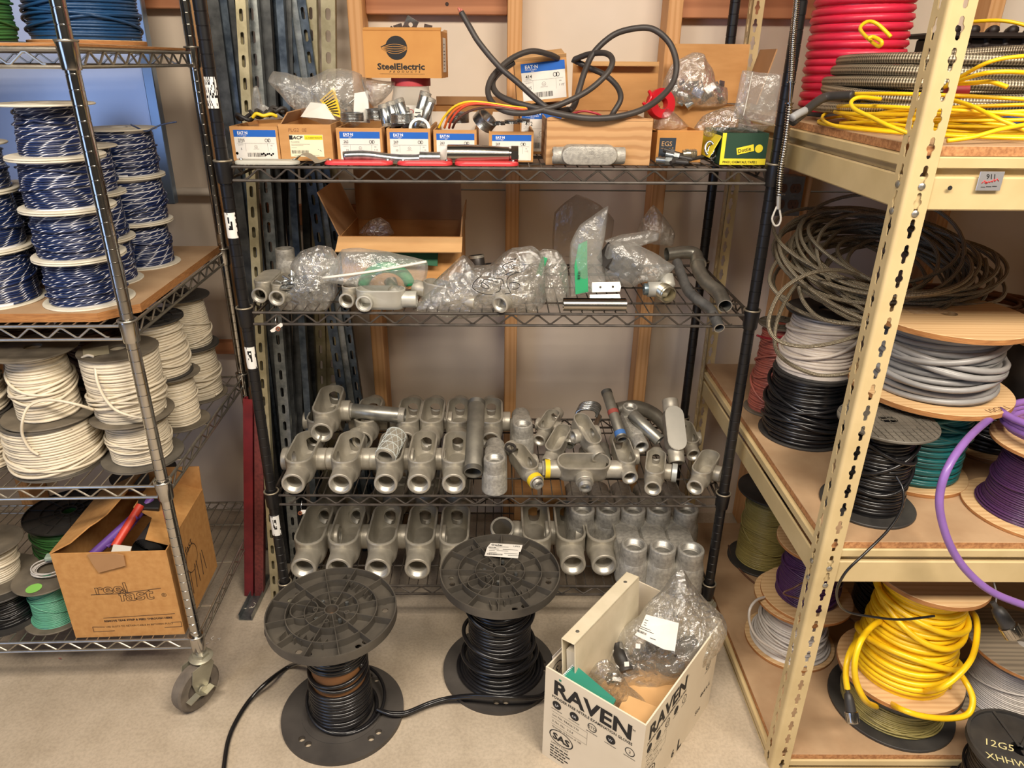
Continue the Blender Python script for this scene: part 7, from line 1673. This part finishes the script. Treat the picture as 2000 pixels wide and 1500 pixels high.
# bag with green label behind, tall zip bag, smoky bag
bag('clear bag with a green scrap between the large bag and the tall zip bag', [(1046, 500), (1062, 486), (1090, 490), (1108, 520), (1112, 560), (1110, 592), (1080, 598), (1056, 590)], 1.69, .03, 51, CLR2, .006)
o = MB().box((0, 0, 0), (.014, .002, .045), .0005, rot=Matrix.Rotation(.3, 3, 'Y')).build('green_tag', mat('green card', (52, 168, 112), .55), None, at(1058, 520, Y=1.66)); tag(o, 'small green tag in the clear bag beside the marker writing', 'tag')
tz = bag('tall frosted zip bag standing upright with a green card in it', [(1114, 580), (1112, 530), (1114, 475), (1132, 440), (1160, 420), (1188, 402), (1184, 440), (1176, 490), (1180, 530), (1184, 562), (1150, 572)], 1.70, .022, 53, FROST, .003)
o = MB(); cp = [at(1124, 575, Y=1.68), at(1149, 570, Y=1.68), at(1147, 520, Y=1.685), at(1147, 470, Y=1.69), at(1130, 478, Y=1.69), at(1122, 520, Y=1.685)]; n = len(cp)
o.add(list(cp)+[p+Vector((0, .003, 0)) for p in cp], [tuple(range(n)), tuple(range(n, 2*n))[::-1]]+[(i, i+n, (i+1) % n+n, (i+1) % n) for i in range(n)]); o = o.build('green_card', mat('bright green card', (52, 168, 112), .55), fix=True, smooth=0); tag(o, 'bright green header card inside the tall zip bag', 'card')
b = MB(); 
for i in range(5): rect_into(b, 0, .004*i, .006, .004*i+.002, front_mx(at(1128, 545, Y=1.6785)))
b.build('print', INK, o, smooth=0)
bag('smoky brown plastic bag leaning behind the tall zip bag', [(1083, 415), (1126, 380), (1172, 400), (1200, 430), (1190, 480), (1150, 500), (1080, 500)], 1.87, .02, 55, SMOKE, .004)
bag('clear crumpled bag on the right of the second shelf holding black square fittings', [(1182, 545), (1180, 500), (1186, 478), (1210, 468), (1250, 480), (1290, 500), (1318, 520), (1312, 530), (1290, 545), (1262, 550), (1230, 560), (1205, 555)], 1.70, .045, 57, FROST, .009)
bag('clear empty bag peak at the right rear of the second shelf', [(1240, 470), (1252, 430), (1276, 400), (1298, 425), (1318, 455), (1314, 480), (1280, 478)], 1.86, .03, 59, CLR, .007)
bag('flat clear bag folded over the black square fittings', [(1180, 470), (1215, 458), (1270, 450), (1288, 455), (1284, 470), (1240, 484), (1200, 488)], 1.76, .018, 61, FROST, .004)
for i, (x, y) in enumerate(((1198, 505), (1224, 522))):
    c = at(x, y, Y=1.705); q = thing('square_fitting', ('black square fitting at left inside the crumpled bag', 'black square fitting with an open end inside the crumpled bag')[i], 'fitting', c, (.3, .5, .5)); m = MB(); s_ = .022
    for dx, dz, sx, sz in ((-s_, 0, .004, .048), (s_, 0, .004, .048), (0, s_, .044, .004), (0, -s_, .044, .004)): m.box((dx, 0, dz), (sx, .05, sz))
    m.build('square_tube', BLACKPL, q); MB().lathe([(0, 0), (.004, 0), (.004, .001), (0, .001)], 10, axis_mx((0, -.01, s_+.0021), (0, 0, 1))).build('screw', ZINC, q)
# white angle brackets, silver half tube
for i, (x0, y0, dz, dy) in enumerate(((1152, 578, .016, 0), (1156, 560, .040, .02))):
    a, c = at(x0, y0, Y=1.62+dy), at(1212, y0-6, Y=1.62+dy); L = c.x-a.x; m = MB(); plate_holes(m, [(0, -.012), (L, -.012), (L+.003, 0), (L, .012), (0, .012)], [circle(.003, 10, L*.75, 0), circle(.003, 10, L*.3, 0)], 0, .002, front_mx((0, 0, 0), (1, .1, 0), (0, .5, .8))); m.box((L/2, .012, -.006), (L, .022, .002)); o = m.build('steel_bracket', mat('white zinc plate', (196, 196, 190), .45, .3), None, (a.x, 1.62+dy, Z2+dz)); tag(o, ('white metal bracket plate behind the silver tube, lower', 'white metal bracket plate behind the silver tube, upper')[i], 'bracket')
a, c = at(1100, 595, Z=Z2+.015), at(1222, 595, Z=Z2+.015); L = c.x-a.x; ht = thing('steel_tube', 'short polished split steel tube at the front of the second shelf', 'pipe', (a.x, a.y, Z2+.0155), (0, PI/2, 0))
MB().lathe([(.0125, 0), (.015, 0), (.015, L), (.0125, L)], 30, Matrix.Rotation(PI-.05, 4, 'Z') @ Matrix.Rotation(.35, 4, 'Z'), closed=True, arc=2*PI-.7).build('tube', STAIN, ht)
# fitting with open thread, couplings on the right
c = at(1290, 566, Z=Z2+.024); tf = thing('tee_fitting', 'grey tee fitting with a wide threaded open end, right of the second shelf', 'fitting', c); inv = Matrix.Translation(-c)
m = MB(); m.tube([(-.030, .004, 0), (.010, .004, 0), (.018, .010, .01), (.014, .022, .03)], [.0185, .0195, .019, .018], 18); m.build('tee_body', SMOOTHC, tf, smooth=180)
mxx = axis_mx((.004, .002, -.002), (.28, -1, -.05)); pr_ = [(.0165, 0), (.0205, 0)]
for i in range(12): pr_ += [(.0212, .008+.0018*i), (.0204, .0089+.0018*i)]
pr_ += [(.0212, .034), (.0195, .036), (.0175, .036), (.0165, .010)]; MB().lathe(pr_, 28, mxx, closed=True).build('threaded_mouth', NICK, tf)
MB().lathe([(.0, .004), (.0165, .004), (.0165, .006), (0, .006)], 24, mxx).build('inner_disc', GALV, tf); MB().lathe([(.006, .0), (.0135, 0), (.0145, .002), (.0145, .010), (.006, .010)], 22, axis_mx((-.030, .004, 0), (-1, 0, 0)), closed=True).build('blue_nut', mat('bluish zinc', (128, 146, 156), .35, .8), tf)
oc = thing('offset_pipe', 'galvanized offset pipe with elbow pointing to the front right corner', 'pipe', at(1415, 598, Y=1.60)); inv = Matrix.Translation(-Vector(oc.location))
pth = spline([at(1302, 497, Y=1.86), at(1340, 493, Y=1.87), at(1358, 497, Y=1.865), at(1362, 512, Y=1.84), at(1366, 530, Y=1.80), at(1380, 552, Y=1.75), at(1400, 568, Y=1.70), at(1410, 583, Y=1.65), at(1416, 598, Y=1.615)], 8)
def hollow(root, path, r, m, wall=.0022, name='tube'):
    MB().tube(path, r, 20, caps=False).build(name, m, root, smooth=180); MB().tube(list(path)[::-1], r-wall, 20, caps=False).build('bore', m, root, smooth=180); d = (path[-1]-path[-2]).normalized()
    MB().lathe([(r-wall, -.001), (r, -.001), (r, .0004), (r-wall, .0004)], 20, axis_mx(path[-1], d), closed=True).build('rim', THREAD, root)
hollow(oc, [inv @ p for p in pth], .0172, PIPE); MB().lathe([(.0165, -.012), (.0205, -.012), (.0215, -.006), (.0205, 0), (.0165, 0)], 24, axis_mx(inv @ at(1364, 518, Y=1.83), (at(1366, 530, Y=1.80)-at(1362, 512, Y=1.84)).normalized()), closed=True).build('collar', PIPE, oc)
oc2 = thing('offset_pipe', 'narrow grey offset pipe hanging over the front rail of the second shelf', 'pipe', at(1405, 640, Y=1.545)); inv = Matrix.Translation(-Vector(oc2.location))
hollow(oc2, [inv @ p for p in spline([at(1322, 512, Y=1.80), at(1332, 540, Y=1.75), at(1344, 568, Y=1.70), at(1362, 585, Y=1.66), at(1385, 602, Y=1.62), at(1396, 620, Y=1.585), at(1405, 641, Y=1.548)], 8)], .0125, mat('grey ribbed pipe', (128, 128, 126), .45, .6, col2=(96, 96, 96), scale=50, stretch=(1, 1, .1)))
# hanging tags on the rails
for lb, x, y, z_, fl_ in (('white paper tag with a rusty ring hanging under the second shelf rail', 540, 640, SH[1], 1), ('white paper tag with a rusty ring hanging under the third shelf rail', 590, 1000, SH[2], 0)):
    c = at(x, y, Y=1.556); tgx = thing('hang_tag', lb, 'tag', c); m = MB(); s_ = .012; out = [(-1.3, -.55), (-1.1, -.95), (-.6, -.9), (1.2, .3), (1.25, .8), (.9, .95)] if fl_ else [(-.2, .5), (.9, .5), (.6, -.3), (.1, -.6), (-.3, -.4)]
    plate_holes(m, [(q*s_, r*s_) for q, r in out], [], -.0008, 0, front_mx((0, 0, 0))); m.build('paper', PAPER, tgx, smooth=0)
    MB().lathe([(.003, 0), (.0055, 0), (.0055, .003), (.003, .003)], 16, axis_mx((.004 if fl_ else -.005, -.001, -.002), (0, -1, 0)), closed=True).build('rusty_ring', mat('rust', (128, 74, 48), .7), tgx)
    MB().tube([Vector((.0, -.0005, .006)), Vector((-.002, .002, .014)), Vector((.0, .010, at(x, y-26 if fl_ else y-22, Y=1.566).z-c.z))], .0008, 5).build('wire_hook', ZINC, tgx, smooth=180)

# ---- bags on the top shelf
lb_ = bag('large clear bag sagging over the small cartons at the left of the top shelf', [(524, 158), (534, 138), (560, 142), (590, 152), (610, 150), (640, 134), (670, 134), (706, 146), (716, 180), (720, 215), (700, 246), (650, 248), (600, 232), (565, 205), (545, 182)], 1.80, .05, 71, FROST, .007)
bag('clear bag between the large left bag and the red lidded jar', [(706, 150), (740, 158), (772, 160), (764, 180), (745, 200), (728, 208), (716, 190)], 1.76, .03, 73, CLR, .006)
bag('clear bag edge rising at the far left behind the 270S carton', [(496, 235), (492, 205), (494, 172), (502, 168), (508, 185), (510, 215), (540, 222), (556, 232)], 1.83, .014, 75, FROST, .003)
m = MB(); tp = [at(624, 196, Y=1.755), at(653, 170, Y=1.755), at(668, 231, Y=1.745), at(652, 225, Y=1.745)]; m.add(tp+[p+Vector((0, .002, 0)) for p in tp], [(0, 1, 2, 3), (7, 6, 5, 4), (0, 4, 5, 1), (1, 5, 6, 2), (2, 6, 7, 3), (3, 7, 4, 0)]); o = m.build('warning_label', mat('yellow label', (240, 198, 30), .5), fix=True, smooth=0); tag(o, 'yellow warning label inside the large clear bag', 'label')
b = MB()
for i in range(8):
    t = i/9+.08; p, q = tp[0].lerp(tp[3], t*.9), tp[1].lerp(tp[2], t); p, q = p.lerp(q, .15), p.lerp(q, .85); b.add([p+Vector((0, -.001, 0)), q+Vector((0, -.001, 0)), q+Vector((0, -.001, -.0022)), p+Vector((0, -.001, -.0022))], [(0, 1, 2, 3)])
b.build('print', INK, o, smooth=0)
m = MB(); tp = [at(587, 228, Y=1.75), at(606, 200, Y=1.752), at(636, 203, Y=1.752), at(655, 234, Y=1.744)]; m.add(tp+[p+Vector((0, .012, 0)) for p in tp], [(0, 3, 2, 1), (4, 5, 6, 7), (0, 1, 5, 4), (1, 2, 6, 5), (2, 3, 7, 6), (3, 0, 4, 7)]); o = m.build('paper_wad', PAPER, fix=True); tag(o, 'white folded paper in front of the yellow label', 'paper')
m = MB(); tp = [at(690, 238, Y=1.742), at(692, 182, Y=1.75), at(718, 178, Y=1.75), at(722, 240, Y=1.742)]; m.add(tp+[p+Vector((0, .008, 0)) for p in tp], [(0, 3, 2, 1), (4, 5, 6, 7), (0, 1, 5, 4), (1, 2, 6, 5), (2, 3, 7, 6), (3, 0, 4, 7)]); o = m.build('paper_wad', PAPER, fix=True); tag(o, 'white printed paper inside the large bag beside the jar', 'paper')
tiny('small screw in the crumpled part of the large left bag', 'screws in the left bag', 16, [(at(668, 220, Y=1.78).x, at(690, 220, Y=1.78).x), (1.76, 1.80), (at(680, 235, Y=1.78).z, at(680, 195, Y=1.78).z)], 5, (.012, .018), .002)
bag('clear bag of shiny bright brackets in the tall open carton', [(1290, 185), (1297, 155), (1315, 125), (1350, 104), (1374, 106), (1388, 130), (1398, 160), (1420, 172), (1420, 205), (1370, 210), (1320, 206)], 1.80, .045, 77, CLR2, .009)
rr = random.Random(8)
for i in range(26):
    x, y = rr.uniform(1306, 1412), rr.uniform(160, 200); c = at(x, y, Y=1.80+rr.uniform(-.02, .03)); mm = MB(); s_ = rr.uniform(.007, .013); mm.box((0, 0, 0), (s_*2, .0016, s_*1.4)); mm.box((s_, s_*.5, 0), (.0016, s_, s_*1.4)); o = mm.build('steel_bracket', ZINC, None, c, (rr.uniform(-1, 1), rr.uniform(-1, 1), rr.uniform(-1, 1)), smooth=0); tag(o, 'small zinc bracket inside the clear bag in the tall open carton', 'bracket', 'brackets in the clear bag')
bag('small clear bag lying below the red tape roll', [(1276, 250), (1282, 225), (1300, 208), (1320, 222), (1346, 246), (1320, 256)], 1.74, .03, 79, CLR, .007)
bag('clear bag of steel clips draped over the green carton', [(1356, 250), (1372, 228), (1400, 216), (1440, 205), (1470, 240), (1505, 246), (1480, 262), (1420, 258), (1382, 268)], 1.69, .03, 81, CLR, .007)
z2 = bag('frosted zip bag standing above the green carton against the black post', [(1432, 230), (1440, 185), (1450, 138), (1490, 142), (1526, 146), (1520, 190), (1512, 246), (1470, 236)], 1.685, .016, 83, FROST, .002); zip_strip(z2, at(1470, 141, Y=1.668), at(1452, 226, Y=1.668), .0012)
tp_ = thing('tape_roll', 'roll of red tape in a torn bag hanging over the large carton', 'tape', at(1290, 203, Y=1.735)); MB().lathe([(.013, -.010), (.032, -.010), (.033, -.008), (.033, .008), (.032, .010), (.013, .010)], 32, axis_mx((0, 0, 0), (.35, -1, .25)), closed=True).build('roll', mat('red vinyl tape', (196, 26, 38), .3), tp_)
inv = Matrix.Translation(-Vector(tp_.location)); m = MB(); P = [inv @ p for p in spline([at(1268, 178, Y=1.73), at(1272, 190, Y=1.72), at(1262, 205, Y=1.72), at(1256, 200, Y=1.72)], 5)]; m.tube(P, .004, 6); m.build('loose_tape', mat('red vinyl tape', (196, 26, 38), .3), tp_, smooth=180)

# ---- bags in the glove carton
gb = bag('large clear bag of black fittings spilling out of the glove carton', [(1192, 1325), (1180, 1290), (1188, 1262), (1220, 1228), (1248, 1205), (1270, 1175), (1300, 1150), (1318, 1118), (1334, 1112), (1350, 1138), (1380, 1172), (1412, 1202), (1420, 1226), (1404, 1262), (1372, 1296), (1345, 1318), (1300, 1332), (1240, 1345)], 1.30, .075, 91, CLR2, .010, yf=lambda x, y: 1.265+(1345-y)*.00045)
bag('smaller clear bag with a steel plug at the front of the glove carton', [(1146, 1322), (1165, 1296), (1188, 1288), (1210, 1310), (1230, 1345), (1262, 1372), (1230, 1388), (1190, 1372), (1162, 1350)], 1.17, .035, 93, CLR, .006)
ctr = inbox(.04, .20, .275); rr = random.Random(12)
for i in range(9):
    x, y = ((1215, 1285), (1255, 1275), (1300, 1275), (1335, 1262), (1220, 1310), (1262, 1308), (1310, 1305), (1285, 1330), (1245, 1335))[i]; c = at(x, y, Y=1.27+.012*(i % 3)); d = Vector((rr.uniform(-1, 1), rr.uniform(-.6, .6), rr.uniform(-.3, .3))).normalized(); q = thing('black_fitting', 'black cast fitting inside the large bag in the glove carton', 'fitting', c, d.to_track_quat('Z', 'Y').to_euler(), 'black fittings in the large bag')
    MB().lathe([(.009, -.032), (.017, -.032), (.0175, -.024), (.014, -.018), (.019, -.006), (.019, .012), (.013, .020), (.013, .034), (.009, .034)], 18, closed=True).build('fitting_body', BLACKPL, q); MB().lathe([(.0, .0), (.0095, 0), (.0095, .003), (0, .003)], 14, Matrix.Translation((0, 0, .0325))).build('brass_end', mat('brass end', (186, 158, 112), .35, .6), q)
inv = Matrix.Translation(-Vector(gb.location)); lp_ = [at(1262, 1200, Y=1.233), at(1326, 1217, Y=1.233), at(1318, 1272, Y=1.195), at(1296, 1268, Y=1.192), at(1240, 1240, Y=1.198), at(1250, 1226, Y=1.21)]
m = MB(); m.add([inv @ p for p in lp_] + [inv @ (p+Vector((0, .0006, -.0006))) for p in lp_], [tuple(range(6))[::-1], tuple(range(6, 12))] + [(i, (i+1) % 6, 6+(i+1) % 6, 6+i) for i in range(6)]); lab = m.build('paper_label', PAPER, gb, fix=True, smooth=0)
o_ = inv @ lp_[5]; u = (lp_[2]-lp_[4]).normalized(); v = (lp_[0]-lp_[4]).normalized(); mz = front_mx(inv @ lp_[4] + Vector((0, -.0012, .0012)), u, v - u*u.dot(v)); b = MB(); bars(b, .004, .008, .022, .005, mz, 6); 
for i, (x, y, w_) in enumerate(((.006, .017, .036), (.008, .021, .03), (.042, .03, .010), (.042, .026, .008), (.042, .034, .009), (.042, .038, .010), (.03, .032, .006), (.03, .026, .006), (.036, .006, .014), (.014, .032, .006), (.014, .027, .006), (.014, .038, .008))): rect_into(b, x, y, x+w_, y+.0012, mz)
b.build('black_print', INK, lab, smooth=0)
for i, (x, y) in enumerate(((1224, 1297), (1246, 1262))): o = MB().box((0, 0, 0), (.011, .001, .010), .0003).build('small_sticker', PAPER, None, at(x, y, Y=1.205), (-.6, .2*i, .1)); tag(o, ('small white sticker on a black fitting in the glove carton, lower', 'small white sticker on a black fitting in the glove carton, upper')[i], 'sticker')
pl_ = thing('steel_plug', 'chrome steel hex plug in the smaller clear bag', 'plug', at(1200, 1328, Y=1.18), (-.9, .2, 0)); MB().lathe([(0, -.012), (.014, -.012), (.017, -.008), (.017, .012), (.012, .016), (0, .016)], 20).build('plug_body', CHROME, pl_); MB().prism([(.021*math.cos(t), .021*math.sin(t)) for t in np.linspace(0, 2*PI, 6, endpoint=False)], -.004, .004).build('hex_collar', CHROME, pl_, smooth=0)
